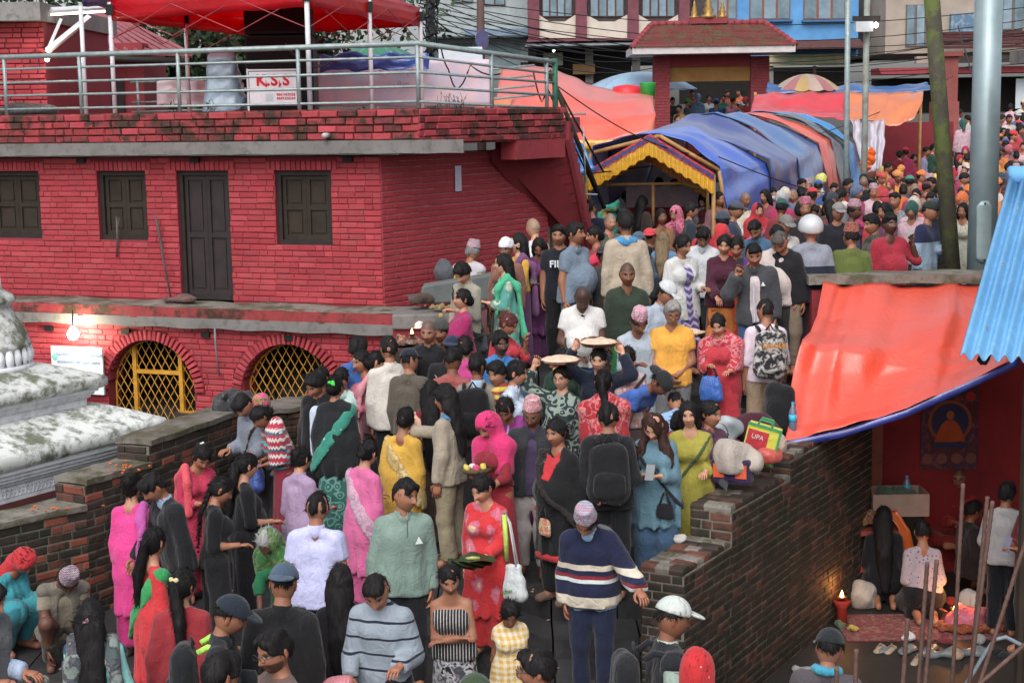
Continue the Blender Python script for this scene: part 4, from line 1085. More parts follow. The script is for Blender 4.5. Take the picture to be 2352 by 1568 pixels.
TD = np.array([.56, .83, 0.]); TN = np.array([.83, -.56, 0.])
TC = bp(-.66, .26, 0)                                       # terrace corner
TE = TC + TD * 3.3
m = MB(); m.grid(lambda u, v: bp(-1.25 + u * (AL + 1.25), .3, 4.165 + v * .16 + .004 * math.sin(u * 80) * (1 - v)), 80, 2); m.build('roof_slab', CONC, bld, solid=.03)
bbx(MB(), -.4, AL, -1.5, .286, 4.15, 4.30).build('roof_slab_body', CONC, bld)
tp = [bp(AL, .2, 0), TC - BN * .05, TE - TN * .05, TE - TN * 2.2 + TD * 4, bp(AL, -9, 0)]
m = MB(); m.poly([p + BZ * 4.30 for p in tp] + [p + BZ * 4.55 for p in tp], [(4, 3, 2, 1, 0), (5, 6, 7, 8, 9)] + [(i, (i + 1) % 5, 5 + (i + 1) % 5, 5 + i) for i in range(5)]); m.build('terrace_slab', REDW, bld)
it = courses(bp(AL, .235, 0), -BU, BN, AL + .66, 4.33, 4.70, ch=.088, bl=.26, seed=21, depth=.04, jit=.012)
lay(bld, it, [REDM, REDM, REDM, RED2, REDM2], 300, 'parapet_courses')
it = courses(TC - TN * .03, TD, TN, 3.3, 4.28, 4.70, ch=.088, bl=.26, seed=22, depth=.04, jit=.012)
lay(bld, it, [REDM, REDM2, RED2], 60, 'parapet_return_courses')
m = MB(); bbx(m, -.62, AL, .02, .235, 4.32, 4.705)
m.hexa([TC - TN * .25 + BZ * 4.26, TC - TN * .03 + BZ * 4.26, TE - TN * .03 + BZ * 4.26, TE - TN * .25 + BZ * 4.26, TC - TN * .25 + BZ * 4.703, TC - TN * .03 + BZ * 4.703, TE - TN * .03 + BZ * 4.703, TE - TN * .25 + BZ * 4.703]); m.build('parapet_core', REDM, bld)
A1 = TE + BZ * 4.28;
m = MB(); m.hexa([TE - TD * 1.2 - TN * .25 + BZ * 4.02, TE - TD * 1.2 + BZ * 4.02, TE + BZ * 4.02, TE - TN * .25 + BZ * 4.02, TE - TD * 1.2 - TN * .25 + BZ * 4.279, TE - TD * 1.2 + BZ * 4.279, TE + BZ * 4.279, TE - TN * .25 + BZ * 4.279]); m.build('landing_beam', REDW, bld)
sw0 = at(1130, 372, 21.2); sw1 = at(1322, 590, 23.2)        # soffit line along the wall
so0 = TE + BZ * 4.25; so1 = at(1362, 620, 23.0)
m = MB(); dn = np.array([0, 0, .16])
m.hexa([sw0, sw1, so1, so0, sw0 + dn, sw1 + dn, so1 + dn, so0 + dn]); m.build('stair_slab', REDW, bld)
for k in range(13):                                         # treads with their ends showing
 t = (k + .5) / 13; a = sw0 + (sw1 - sw0) * t; b = so0 + (so1 - so0) * t; a2 = sw0 + (sw1 - sw0) * (t + 1 / 13); b2 = so0 + (so1 - so0) * (t + 1 / 13); z = max(a[2], b[2])
 ex = (b - a); ex[2] = 0; ex /= np.linalg.norm(ex)
 q = [a, a2, b2 + ex * .05, b + ex * .05]; zt = b[2] + .33; MB().hexa([(p[0], p[1], min(p[2] + .08, zt - .04)) for p in q] + [(p[0], p[1], zt) for p in q]).build('stair_step', REDW, bld)
for a in (6.3, 4.3, 2.55, .35): bbx(MB(), a, a + .13, .03, .07, 4.06, 4.12).build('weep_hole', BLK, bld)
for a in (4.6, 3.4, 2.2, 1.0, .1): bbx(MB(), a, a + .12, LB + .02, LB + .06, 1.86, 1.93).build('weep_hole', BLK, bld)
pp = bp(.55, .28, 4.39); MB().tube([pp, pp + BN * .13], .032, 12).build('drain_pipe', pm('pvc_pipe', '#b9b9b4', rough=.4), bld, True)
pp = bp(2.06, .64, 2.0); MB().tube([pp, pp - BZ * .2 + BU * .0, pp - BZ * .62 - BN * .06], .012, 6).build('hanging_strap', pm('grey_strap', '#7d8488'), bld, True)
n0 = hitplane(1052, 410, BO + SN * .03, SN); MB().box((0, 0, 0), (.13, .003, .33), np.stack([SD, -SN, BZ], 1)).build('paper_notice', pm('paper', '#c9c3d6', '#bdb8c8'), None, loc=n0 + SN * .004)
tag(bpy.data.objects['paper_notice'], 'narrow white paper notice pasted on the shaded side wall', 'notice')
rail = empty('terrace_railing', (0, 0, 0), 0, 'galvanised pipe railing along the front of the red roof terrace', 'railing')
ra = lambda a, z: bp(a, .13, z)
rp = [(ra(AL, 0), ra(-.62, 0)), (ra(-.62, 0), TE - TN * .12 - TD * .05)]
RZ = [5.47, 5.31, 5.13, 4.96, 4.78]
for k, z in enumerate(RZ):
 MB().tube([rp[0][0] + BZ * z, rp[0][1] + BZ * z, rp[1][1] + BZ * (z - .06 + .0 * k - (.1 if k < 2 else .04))], .034 if k == 0 else .017, 8).build('top_rail' if k == 0 else 'rail', GALV, rail, True)
for a in (5.45, 4.25, 2.75, 1.02, -.6): MB().tube([ra(a, 4.68), ra(a, 5.47)], .026, 8).build('post', GALV, rail, True)
for t in (.5, .93): p = rp[1][0] * (1 - t) + rp[1][1] * t; MB().tube([p + BZ * 4.66, p + BZ * (5.47 - .12 * t)], .026, 8).build('post', GALV, rail, True)
p = rp[1][1]; MB().tube([p + BZ * 4.4, p + BZ * 5.36], .04, 10).build('post', pm('green_paint', '#2f6a52', '#2a5a48', rough=.5), rail, True)
rail2 = empty('rear_railing', (0, 0, 0), 0, 'thinner grey pipe railing at the back of the roof terrace', 'railing')
q0, q1, q2 = at(300, 190, 27), at(1105, 165, 27), at(1228, 150, 27)
for k, dz in enumerate((0, -.17, -.34, -.5)): MB().tube([q0 - BZ * -dz * 1, q1 + BZ * (dz + .02), q2 + BZ * dz], .02, 6).build('rail', GALV, rail2, True)
for x in (315, 855, 1115, 700): p = at(x, 185, 27); MB().tube([(p[0], p[1], 4.5), (p[0], p[1], p[2])], .024, 6).build('post', GALV, rail2, True)
hr = empty('stair_handrail', (0, 0, 0), 0, 'dark bamboo pole handrails slanting down beside the roof stair', 'handrail')
for (a, b, r_) in (((1262, 165), (1388, 478), .035), ((1256, 250), (1352, 470), .018), ((1258, 205), (1368, 440), .014), ((1268, 180), (1386, 395), .016)):
 MB().tube([at(*a, 22.3), at(*b, 23.3)], r_, 6).build('pole', pm('dark_bamboo', '#3b342c', '#28231e'), hr, True)
for a, b in (((1268, 262), (1346, 262)), ((1340, 290), (1345, 420)), ((1310, 445), (1372, 447))): MB().tube([at(*a, 22.7), at(*b, 22.7)], .014, 6).build('brace', GALV, hr, True)
# ================================================================== LEFT RETAINING WALL
lw = empty('stepped_brick_wall', (0, 0, 0), 0, 'old mossy brick wall stepping up beside the white shrine', 'wall')
LW = [np.array(p) for p in [(-5.6, 12.6), (-4.0, 14.25), (-3.56, 15.0), (-2.95, 16.55)]]
LT = [1.08, 1.31, 1.52]; itw = []; core = MB()
for k in range(3):
 a, b = LW[k], LW[k + 1]; d = (b - a); L = np.linalg.norm(d); d /= L; nrm = np.array([d[1], -d[0], 0]); d3 = np.array([d[0], d[1], 0]); a3 = np.array([a[0], a[1], 0])
 itw += courses(a3, d3, nrm, L, -.02, LT[k] - .06, ch=.078, bl=.24, depth=.012, joint=.015, seed=30 + k, jit=.006)
 if k: itw += courses(a3 - nrm * .36, nrm, -d3, .36, LT[k - 1], LT[k] - .06, ch=.075, bl=.24, depth=.02, seed=40 + k, jit=.006)
 c = [a3, a3 + d3 * L, a3 + d3 * L - nrm * .36, a3 - nrm * .36]
 core.hexa([p - BZ * .05 for p in c] + [p + BZ * (LT[k] - .065) for p in c])
 m = MB(); m.grid(lambda u, v: a3 + d3 * (L * u * 1.0) + nrm * (.035 - v * .43) + BZ * (LT[k] - .022 + .004 * math.sin(u * 17 + v * 4) - .006 * (abs(v - .5) * 2) ** 4), 24, 8); m.build('wall_coping', CONCM, lw, solid=.055)
core.build('wall_core', LIMED, lw); lay(lw, itw, [OLDB2, OLDB2, OLDB2, OLDB2, OLDB2, OLDB, OLDB3], 300, 'brick_courses')
m = MB(); c = at(480, 975, 16.2)
low2 = empty('brick_pier', (0, 0, 0), 0, 'low brick pier with concrete top below the right archway', 'pier')
PA, PB = np.array([-2.95, 16.55, 0]), np.array([-2.05, 17.2, 0]); d3 = (PB - PA) / np.linalg.norm(PB - PA); nrm = np.array([d3[1], -d3[0], 0]); L = np.linalg.norm(PB - PA)
lay(low2, courses(PA, d3, nrm, L, .1, 1.42, ch=.075, bl=.24, depth=.02, seed=51, jit=.008), [OLDB, OLDB2], 300, 'brick_courses')
c = [PA, PB, PB - nrm * .5, PA - nrm * .5]; MB().hexa([p for p in c] + [p + BZ * 1.42 for p in c]).build('pier_core', LIMED, low2)
m = MB(); m.grid(lambda u, v: PA + d3 * L * u + nrm * (.05 - v * .6) + BZ * (1.45 + .01 * math.sin(u * 20 + v * 5)), 12, 6); m.build('pier_cap', CONCM, low2, solid=.05)
# ================================================================== RIGHT RETAINING WALL
rw = empty('stair_parapet_wall', (0, 0, 0), 0, 'thick old brick wall with worn top between the steps and the sunken court', 'wall')
W0 = np.array([1.02, 12.25, 0]); wd = np.array([.51, .86, 0]); wd /= np.linalg.norm(wd); wn = np.array([wd[1], -wd[0], 0]); TH = .37
SEC = [(0, .97, 1.01), (.97, 2.35, 1.30), (2.35, 4.75, 1.47)]
itw = []; itt = []; core = MB()
for k, (s0, s1, zt) in enumerate(SEC):
 itw += courses(W0 + wd * s0 + wn * TH, wd, wn, s1 - s0, Z_COURT - .05, zt - .05, ch=.075, bl=.245, depth=.009, joint=.016, seed=60 + k, jit=.003)
 zb = -.1 if k == 0 else SEC[k - 1][2]
 itw += courses(W0 + wd * s0 + wn * .0, wn, -wd, TH, zb, zt - .05, ch=.077, bl=.2, depth=.01, joint=.016, seed=70 + k, jit=.003)
 itw += courses(W0 + wd * s0, wd, -wn, s1 - s0, -.05, zt - .05, ch=.075, bl=.245, depth=.014, seed=80 + k, jit=.006)
 c = [W0 + wd * s0, W0 + wd * s0 + wn * TH, W0 + wd * s1 + wn * TH, W0 + wd * s1]
 core.hexa([p + BZ * (Z_COURT - .1) for p in c] + [p + BZ * (zt - .055) for p in c])
 nr = max(2, int((s1 - s0) / .125)); rg2 = random.Random(k)
 for q in range(nr):                                     # worn bricks on edge across the top
  for w2 in range(2 if q % 2 else 3):
   ww = TH / (2 if q % 2 else 3); o = W0 + wd * (s0 + (s1 - s0) * q / nr) + wn * (ww * w2 - .012) + BZ * (zt - .06)
   itt.append((o, wn * (ww + .004), BZ * (.056 + rg2.uniform(-.006, .006)), wd * ((s1 - s0) / nr - .004)))
core.build('wall_core', LIME, rw)
lay(rw, itt, [CONCM, OLDB2, CONCM, OLDB], 120, 'top_courses', 'coping_brick')
lay(rw, itw, [OLDB2, OLDB2, OLDB2, OLDB2, OLDB], 300, 'brick_courses')
pw = empty('plaza_parapet', (0, 0, 0), 0, 'low plaza wall with weathered grey coping above the orange tarpaulin', 'wall')
MB().bbox((3.35, 17.35, Z_COURT - .1), (12, 17.7, 2.62)).build('wall', REDW, pw)
m = MB(); m.grid(lambda u, v: np.array([3.3 + u * 8.7, 17.28 + v * .48, 2.735 + .008 * math.sin(u * 60 + v * 3)]), 60, 3); m.build('coping', CONCM, pw, solid=.1)
cw = empty('shrine_wall', (0, 0, 0), 0, 'deep red plastered wall behind the offering tables in the sunken court', 'wall')
MB().bbox((3.62, 16.9, Z_COURT - .1), (12, 17.1, 2.3)).build('wall_face', paint_mat('deep_red_plaster', '#8a1f24', '#7a1a20', '#511519', .4), cw)
MB().bbox((3.75, 16.72, Z_COURT), (4.02, 16.9, 1.5)).build('pilaster', OLDB3, cw)
# ================================================================== WHITE SHRINE (left)
WHT = paint_mat('whitewash_weathered', '#e2e6e2', '#d0d6d4', '#464a3c', .9, moss='#5c604a', mt=.5)
WHT2 = paint_mat('whitewash', '#eef2f6', '#e0e6ec', '#8a8e90', .45)
TRIM = paint_mat('red_trim', '#6a3a3a', '#5a3030', '#4a3030', .4)
sh = empty('white_shrine', (0, 0, 0), 0, 'weathered white stepped stone shrine with a lotus banded dome at the left edge', 'shrine')
e1 = np.array([-.525, -.851, 0]); e2 = np.array([-.851, .525, 0]); SCt = np.array([-3.65, 16.3, 0]) + 1.32 * e1 + 1.32 * e2
def sq(mb, prof, sub=10, jit=.0):
 """square lathe: (half, z) profile"""
 rr = random.Random(5)
 pts = []
 for hf, z in prof:
  ring = []
  for c0, c1 in (((-1, -1), (1, -1)), ((1, -1), (1, 1)), ((1, 1), (-1, 1)), ((-1, 1), (-1, -1))):
   for k in range(sub):
    t = k / sub; x = c0[0] * (1 - t) + c1[0] * t; y = c0[1] * (1 - t) + c1[1] * t
    ring.append(SCt + e1 * (x * hf) * -1 + e2 * (y * hf) * -1 + BZ * (z + rr.uniform(-jit, jit)))
  pts.append(ring)
 n = sub * 4; b = len(mb.v)
 for ring in pts: mb.v += [tuple(p) for p in ring]
 for i in range(len(pts) - 1):
  for k in range(n): mb.f.append([b + i * n + k, b + i * n + (k + 1) % n, b + (i + 1) * n + (k + 1) % n, b + (i + 1) * n + k])
 mb.f.append([b + (len(pts) - 1) * n + k for k in range(n)]); return mb
sq(MB(), [(1.12, -.1), (1.12, .93)]).build('base', WHT2, sh)
sq(MB(), [(1.135, .93), (1.135, .99)]).build('painted_band', TRIM, sh)
sq(MB(), [(1.12, .99), (1.12, 1.16)]).build('frieze', WHT2, sh)
for k, (hf, z0, z1) in enumerate(((1.15, 1.16, 1.2), (1.19, 1.2, 1.24), (1.22, 1.24, 1.29), (1.26, 1.29, 1.34))): sq(MB(), [(hf, z0), (hf, z1)]).build('moulding', WHT2, sh)
sq(MB(), [(1.28, 1.34), (1.32, 1.38), (1.32, 1.46), (1.3, 1.5), (1.1, 1.585), (.86, 1.68)], 16, .008).build('lower_roof', WHT, sh, True)
sq(MB(), [(.74, 1.66), (.74, 1.76)]).build('neck', WHT2, sh)
for hf, z0, z1 in ((.77, 1.76, 1.79), (.8, 1.79, 1.825), (.83, 1.825, 1.86)): sq(MB(), [(hf, z0), (hf, z1)]).build('moulding', WHT2, sh)
sq(MB(), [(.86, 1.86), (.9, 1.89), (.9, 1.96), (.88, 1.99), (.7, 2.06), (.5, 2.13)], 14, .006).build('upper_roof', WHT, sh, True)
for k in range(44):                                         # carved frieze scrolls
 t = -1 + 2 * (k + .5) / 44; p = SCt - e2 * 1.122 * -1 * 0 + e1 * (t * 1.1) * 1 - e2 * 1.125 + BZ * 1.075
 MB().tube([p + e1 * .018 * math.cos(a) + BZ * .04 * math.sin(a) for a in np.linspace(0, 5.4, 9)], .006, 4).build('scroll', WHT2, sh, True)
MB().lathe([(.53, 2.1), (.55, 2.14), (.535, 2.17)], 40, SCt).build('dome_ring', WHT2, sh, True)
for k in range(30):                                         # lotus petals
 a = 2 * math.pi * k / 30; er = np.array([math.cos(a), math.sin(a), 0]); et = np.array([-math.sin(a), math.cos(a), 0]); m = MB()
 m.grid(lambda u, v: SCt + er * (.525 + .035 * math.sin(math.pi * v) * (1 - (2 * u - 1) ** 2) - .01 * v) + et * ((u - .5) * .105 * math.sin(math.pi * (.18 + .74 * v)) ** .7) + BZ * (2.17 + .18 * v), 5, 6); m.build('lotus_petal', WHT2, sh, True)
MB().lathe([(.5, 2.15), (.52, 2.34), (.54, 2.36), (.51, 2.39), (.5, 2.46), (.45, 2.57), (.39, 2.67), (.35, 2.75), (.38, 2.79), (.41, 2.82), (.37, 2.87), (.27, 2.93), (.25, 3.2)], 44, SCt).build('dome', WHT, sh, True)
MAR = pm('marigold', '#e0702a', '#d8501c', scale=60, bump=0)
rg = random.Random(11)
def petals(name, label, c, n, ext, z):
 m = MB()
 for i in range(n):
  p = np.array([c[0] + rg.gauss(0, ext[0]), c[1] + rg.gauss(0, ext[1]), z + rg.uniform(.004, .02)])
  m.box(p, (.022, .018, .008), rotz(rg.uniform(0, 6)) @ rotx(rg.uniform(-.6, .6)))
 o = m.build(name, MAR); tag(o, label, 'petals', kind='stuff')
petals('marigold_petals', 'scattered orange marigold petals on the lowest wall coping', (-4.2, 14.0), 12, (.15, .12), 1.085)
petals('marigold_petals', 'scattered orange marigold petals on the middle wall coping', (-3.75, 14.65), 16, (.1, .16), 1.315)
sg = empty('sign_board', tuple(hitplane(179, 850, bp(0, .62, 0), BN)), 0, 'white sign board with blue and orange lettering under a lit bulb', 'sign')
Msg = frame((0, 0, 0), -BU, BZ, BN)
o = MB().box((0, 0, 0), (.80, .62, .03)).build('panel', pm('sign_panel', '#d3dce0', '#c6d0d6', rough=.5, bump=.05), sg); o.matrix_local = Msg
blu, orn = pm('sign_blue', '#2a64a0', bump=0), pm('sign_orange', '#c86a2c', bump=0)
for s_, y_, sz, mt in (('गोकर्णेश्वर उत्तर गया काठमाडौं', .2, .062, blu), ('व्यवस्थापन तथा सुधार समिति', .1, .062, blu), ('सम्पर्क फोन नम्बर', -.02, .055, orn)):
 text_mesh(s_, sz, mt, sg, Msg @ Matrix.Translation((.03, y_, .017)), ext=.001)
o = MB().lathe([(.05, 0), (.05, .004)], 20).build('emblem', pm('sign_teal', '#7fb8b8', bump=0), sg); o.matrix_local = Msg @ Matrix.Translation((-.34, .17, .015))
bu = empty('light_bulb', tuple(hitplane(168, 765, bp(0, .78, 0), BN)), 0, 'glowing round light bulb hanging under the ledge by the sign board', 'lamp')
MB().lathe([(.018, .09), (.03, .07), (.062, .03), (.075, -.015), (.062, -.06), (.022, -.085), (.001, -.088)], 18).build('bulb', emis('bulb_glow', (1, .88, .6), 120), bu, True)
MB().tube([(0, 0, .07), (0, 0, .12), (0, .03, .3)], .009, 6).build('bulb_holder', BLK, bu, True)
ld = bpy.data.lights.new('bulb_light', 'POINT'); ld.energy = 7; ld.color = (1, .78, .45); ld.shadow_soft_size = .06; lo = bpy.data.objects.new('bulb_light', ld); link(lo, bu); lo.location = tuple(BN * .09)
mp = empty('leaning_stick', tuple(bp(3.02, .12, 2.27)), 0, 'long grey stick leaning against the brick by the dark door', 'stick')
MB().tube([(0, 0, 0), (-.08, .02, .5), (-.13, .05, .9), (-.17, .05, 1.12)], [.012, .014, .02, .012], 7).build('shaft', pm('grey_wood', '#5c5654', '#443f3d'), mp, True)
mp = tag(MB().tube([hitplane(268, 497, bp(0, .06, 0), BN), hitplane(270, 545, bp(0, .06, 0), BN), hitplane(268, 590, bp(0, .05, 0), BN)], [.012, .018, .012], 7).build('short_stick', pm('grey_wood', '#5c5654', '#443f3d'), None, True), 'short grey stick hooked on the wall below the second window', 'stick')
MB().tube([hitplane(270, 530, bp(0, .055, 0), BN), hitplane(274, 500, bp(0, .055, 0), BN)], .006, 5).build('twig', pm('grey_wood', '#5c5654', '#443f3d'), mp, True)
def lump(name, c, r, seed, mat, label=None, cat=None, amp=.03, fr=14, h=.02, parent=None, flat=True, extra=()):
 sd = Sdf(h, .05); sd.ell(c, np.array(r, float))
 for e in extra: sd.ell(np.asarray(c) + np.asarray(e[:3]), np.array(e[3:], float))
 sd.noise(amp, fr, seed)
 if flat: sd.plane(np.asarray(c) - BZ * r[2] * .7, (0, 0, -1))
 V, F = sd.mesh(); c = np.asarray(c, float); o = mesh_np(name, V - c, F, mat if not isinstance(mat, str) else cloth(mat), parent, loc=c)
 return tag(o, label, cat)
lump('sack_cloth', bp(2.75, .3, 2.31), (.2, .14, .05), 3, '#6b4c46', 'brown sack cloth heaped on the ledge before the door', 'cloth', .015, 22, .014)
lump('black_sheet', np.array([-3.0, 16.6, 1.6]), (.24, .2, .14), 8, 'satin #24262c', 'crumpled black plastic sheet on top of the stepped brick wall', 'sheet', .025, 20, .016)
# ================================================================== THINGS ON THE ROOF TERRACE
def tarp_mat(name, c, trans=.35, c2=None, rough=.42):
 trans *= .6
 if name in MATS: return MATS[name]
 nb = NB(name); c = lin(c); c2 = lin(c2) if c2 else tuple(v * .82 for v in c)
 col = nb.mix(nb.ramp(nb.noise(1.3, 4), [(.35, (0, 0, 0)), (.7, (1, 1, 1))]), c, c2)
 wv = nb.math('ABSOLUTE', nb.math('SUBTRACT', nb.noise(2.6, 3, dist=1.2), .5)); nb.bump(nb.math('ADD', wv, nb.math('MULTIPLY', nb.noise(9, 3, dist=2.0), .12)), .35, .1)
 nb.out(col, rough, 0, .5); nb.b.inputs['Coat Weight'].default_value = 1.0; nb.b.inputs['Coat Roughness'].default_value = .28; nb.b.inputs['Coat IOR'].default_value = 1.6
 tr = nb.n('BsdfTranslucent'); nb.l(col, tr.inputs[0]); mx = nb.n('MixShader'); mx.inputs[0].default_value = trans
 nb.l(nb.b.outputs[0], mx.inputs[1]); nb.l(tr.outputs[0], mx.inputs[2]); nb.l(mx.outputs[0], nb.t.nodes['Material Output'].inputs[0])
 MATS[name] = nb.m; return nb.m
def sheet(name, rows, nu=24, nv=12, amp=.03, fr=7., seed=1, mat=None, parent=None, solid=.004, sag=.0):
 """cloth through rows of 3-D control points (each row same count), with folds"""
 rows = [[np.asarray(p, float) for p in r_] for r_ in rows]; r0 = random.Random(seed); ph = [r0.uniform(0, 6) for _ in range(6)]
 def ip(lst, t):
  t = t * (len(lst) - 1); i = min(int(t), len(lst) - 2); f = t - i; return lst[i] * (1 - f) + lst[i + 1] * f
 def fn(u, v):
  a = ip([ip(r_, u) for r_ in rows], v);
  d = amp * (.8 * (1 - abs(math.sin(u * fr * 1.3 + 1.5 * v + ph[4]))) ** 2 + .6 * (1 - abs(math.sin(v * fr * 1.1 - 2.2 * u + ph[5]))) ** 2 + math.sin(u * fr * 3.1 + ph[0] + 2 * v) * .5 + math.sin(v * fr * 1.7 + ph[1] + 3 * u) * .35 + math.sin((u + v) * fr * 2.3 + ph[2]) * .3 + .25 * math.sin(u * fr * 7 + ph[3] + v * 4))
  return a + np.array([d * .25, -d * .7, d * .6 - sag * math.sin(math.pi * u) * 1.0])
 return MB().grid(fn, nu, nv).build(name, mat, parent, True, solid=solid)
ter = 4.56
REDC = tarp_mat('red_canopy_cloth', '#f01c34', 1.2, '#e01830'); BLUC = tarp_mat('navy_canopy_cloth', '#1c2f6e', .3)
cn = empty('red_canopy', (-3, 22.5, ter), 0, 'red pop-up canopy on white metal legs over the loudspeakers', 'canopy'); co_ = np.array([-3, 22.5, ter])
K = [np.array([-2.5, 20.0, 0]), np.array([-5.46, 22.0, 0]), np.array([-4.3, 26.5, 0]), np.array([-1.33, 24.5, 0])]
zv, zr = 5.97, 6.24; pk = (K[0] + K[2]) / 2 + BZ * 7.05
for i in range(4):
 a, b = K[i], K[(i + 1) % 4]
 rows = [[a + BZ * zr - co_, (a + b) / 2 + BZ * zr - co_, b + BZ * zr - co_], [(a + b) / 2 * .5 + pk * .5 - co_ + (a - b) * .25 + BZ * (zr - pk[2]) * .0 + BZ * (-(a + b)[2] * 0) + BZ * (zr * .5), (a + b) / 2 * .5 + pk * .5 - co_ + BZ * (zr * .5), (a + b) / 2 * .5 + pk * .5 - co_ - (a - b) * .25 + BZ * (zr * .5)], [pk - co_] * 3]
 sheet('roof_panel', rows, 12, 8, .01, 5, i, REDC, cn)
 sheet('valance', [[a + BZ * zr - co_, b + BZ * zr - co_], [a * 1.0 + BZ * zv - co_, b + BZ * zv - co_]], 20, 3, .012, 9, 5 + i, REDC, cn)
WM = pm('white_metal', '#d5d8de', '#c3c7cd', rough=.4, bump=.05)
for p in K + [(K[0] + K[3]) / 2, (K[1] + K[2]) / 2]:
 MB().tube([(p[0] - co_[0], p[1] - co_[1], 0), (p[0] - co_[0], p[1] - co_[1], zr - ter - .02)], .032, 8).build('leg', WM, cn, True)
 MB().box((p[0] - co_[0], p[1] - co_[1], zr - ter - .12), (.1, .1, .14)).build('leg_bracket', BLK, cn)
STR = pm('canopy_strut', '#a04a50', '#8a3a40', rough=.4)
for i in range(4):                                          # scissor struts
 a, b = K[i] - co_, K[(i + 1) % 4] - co_; a = np.array([a[0], a[1], zr - ter - .1]); b = np.array([b[0], b[1], zr - ter - .1]); n = 3
 for k in range(n):
  p, q = a + (b - a) * k / n, a + (b - a) * (k + 1) / n
  MB().tube([p, q - BZ * .42], .007, 5).build('strut', STR, cn); MB().tube([p - BZ * .42, q], .007, 5).build('strut', STR, cn)
pkc = pk - co_
for p in K: MB().tube([np.array([p[0] - co_[0], p[1] - co_[1], zr - ter - .2]), pkc - BZ * .35], .008, 5).build('strut', STR, cn)
bc = empty('navy_canopy', tuple(np.append(at(195, 200, 21.6)[:2], ter)), 0, 'dark blue canopy corner on a thin pole left of the red canopy', 'canopy'); bo = np.array(bc.location)
c0, c1, c2, c3 = at(190, 16, 21.6), at(300, 22, 23.6), at(320, -40, 23.6), at(188, -60, 21.6)
sheet('canopy_cloth', [[c3 - bo, c2 - bo], [c0 - bo, c1 - bo]], 10, 6, .02, 6, 3, BLUC, bc); MB().tube([(0, 0, 0), (0, 0, c0[2] - ter)], .03, 8).build('leg', WM, bc, True)
def boxat(name, x0, x1, y0, y1, Y, dep, mat, parent=None, label=None, cat=None, bevel=.012, zfloor=None):
 a, b = at(x0, y1, Y), at(x1, y0, Y); z0 = a[2] if zfloor is None else zfloor
 c = np.array([(a[0] + b[0]) / 2, Y + dep / 2, z0]); o = MB().box((0, 0, (b[2] - z0) / 2), (abs(b[0] - a[0]), dep, b[2] - z0)).build(name, mat, parent, loc=c, bevel=bevel)
 return tag(o, label, cat)
sp = empty('loudspeaker', tuple(np.append(at(640, 200, 22.0)[:2], ter)), 0, 'tall stack of black loudspeaker cabinets under the red canopy', 'loudspeaker')
wsp = .9; GR = pm('speaker_grille', '#0e0d10', '#17161a', scale=120, rough=.9, bump=.6, bscale=300)
for k, (z0, z1) in enumerate(((0, .62), (.64, 1.18), (1.2, 1.62))):
 MB().box((0, .3, (z0 + z1) / 2), (wsp, .6, z1 - z0)).build('cabinet', BLK, sp, bevel=.015)
 MB().box((0, -.008, (z0 + z1) / 2), (wsp - .06, .02, z1 - z0 - .06)).build('grille', GR, sp)
MB().box((.47, .3, .5), (.03, .5, 1.0)).build('side_handle_panel', BLK, sp)
ks = empty('banner_sign', tuple(np.append(at(627, 200, 21.3)[:2], ter)), 0, 'white framed banner board lettered K.S.S in red below the loudspeakers', 'sign')
kw = at(685, 200, 21.3)[0] - at(570, 200, 21.3)[0]; kt = at(627, 163, 21.3)[2] - ter; kb = at(627, 245, 21.3)[2] - ter
MB().box((0, 0, (kt + kb) / 2), (kw - .04, .012, kt - kb - .02)).build('banner', pm('white_vinyl', '#d6d6dc', '#c9c9d2', rough=.4), ks)
for x_ in (-kw / 2, kw / 2): MB().tube([(x_, 0, 0), (x_, 0, kt + .03)], .014, 6).build('frame_post', WM, ks)
MB().tube([(-kw / 2, 0, kt + .01), (kw / 2, 0, kt + .01)], .014, 6).build('frame_rail', WM, ks)
RT = pm('red_letter', '#c8202c', bump=0); Mk = lambda x, z: frame((x, -.009, z), (1, 0, 0), (0, 0, 1))
text_mesh('K.S.S', .2, RT, ks, Mk(0, kt - .13), bold=.008, ext=.001)
text_mesh('9841469028\n9849320269', .05, RT, ks, Mk(.17, kb + .13), bold=.001, ext=.001)
MB().box((0, -.008, 0), (.1, .004, .1)).build('printed_panel', pm('pale_print', '#b9c8cc', bump=0), ks, loc=(-.05, 0, kb + .12))
for x_ in (-.09, .09):
 MB().lathe([(.012, -.012), (.014, 0), (.006, .03), (.004, .07)], 8).build('printed_mark', RT, ks, loc=(x_ , -.012, kt - .2))
sd = Sdf(.025, .08)
for x_ in (-.11, 0, .1):
 for y_ in (-.08, .08): sd.cap((x_ * 1.4, y_, .2), (x_ * .85, y_, .86), .14, .12)
sd.cap((.16, 0, .2), (.24, 0, .25), .12).noise(.012, 13, 4, .6).noise(.006, 34, 8).plane((0, 0, .14), (.1, 0, -1)); V, F = sd.mesh()
tag(mesh_np('wrapped_equipment', V, F, tarp_mat('pale_blue_tarp', '#9cc4da', .1), None, loc=np.append(at(517, 245, 22.5)[:2], ter)), 'tall equipment wrapped in pale blue plastic sheet on the terrace', 'wrapped equipment')
BANM = pm('banner_print', '#b9b4c6', '#cdb8bf', scale=3, rough=.5, lo=.4, hi=.6)
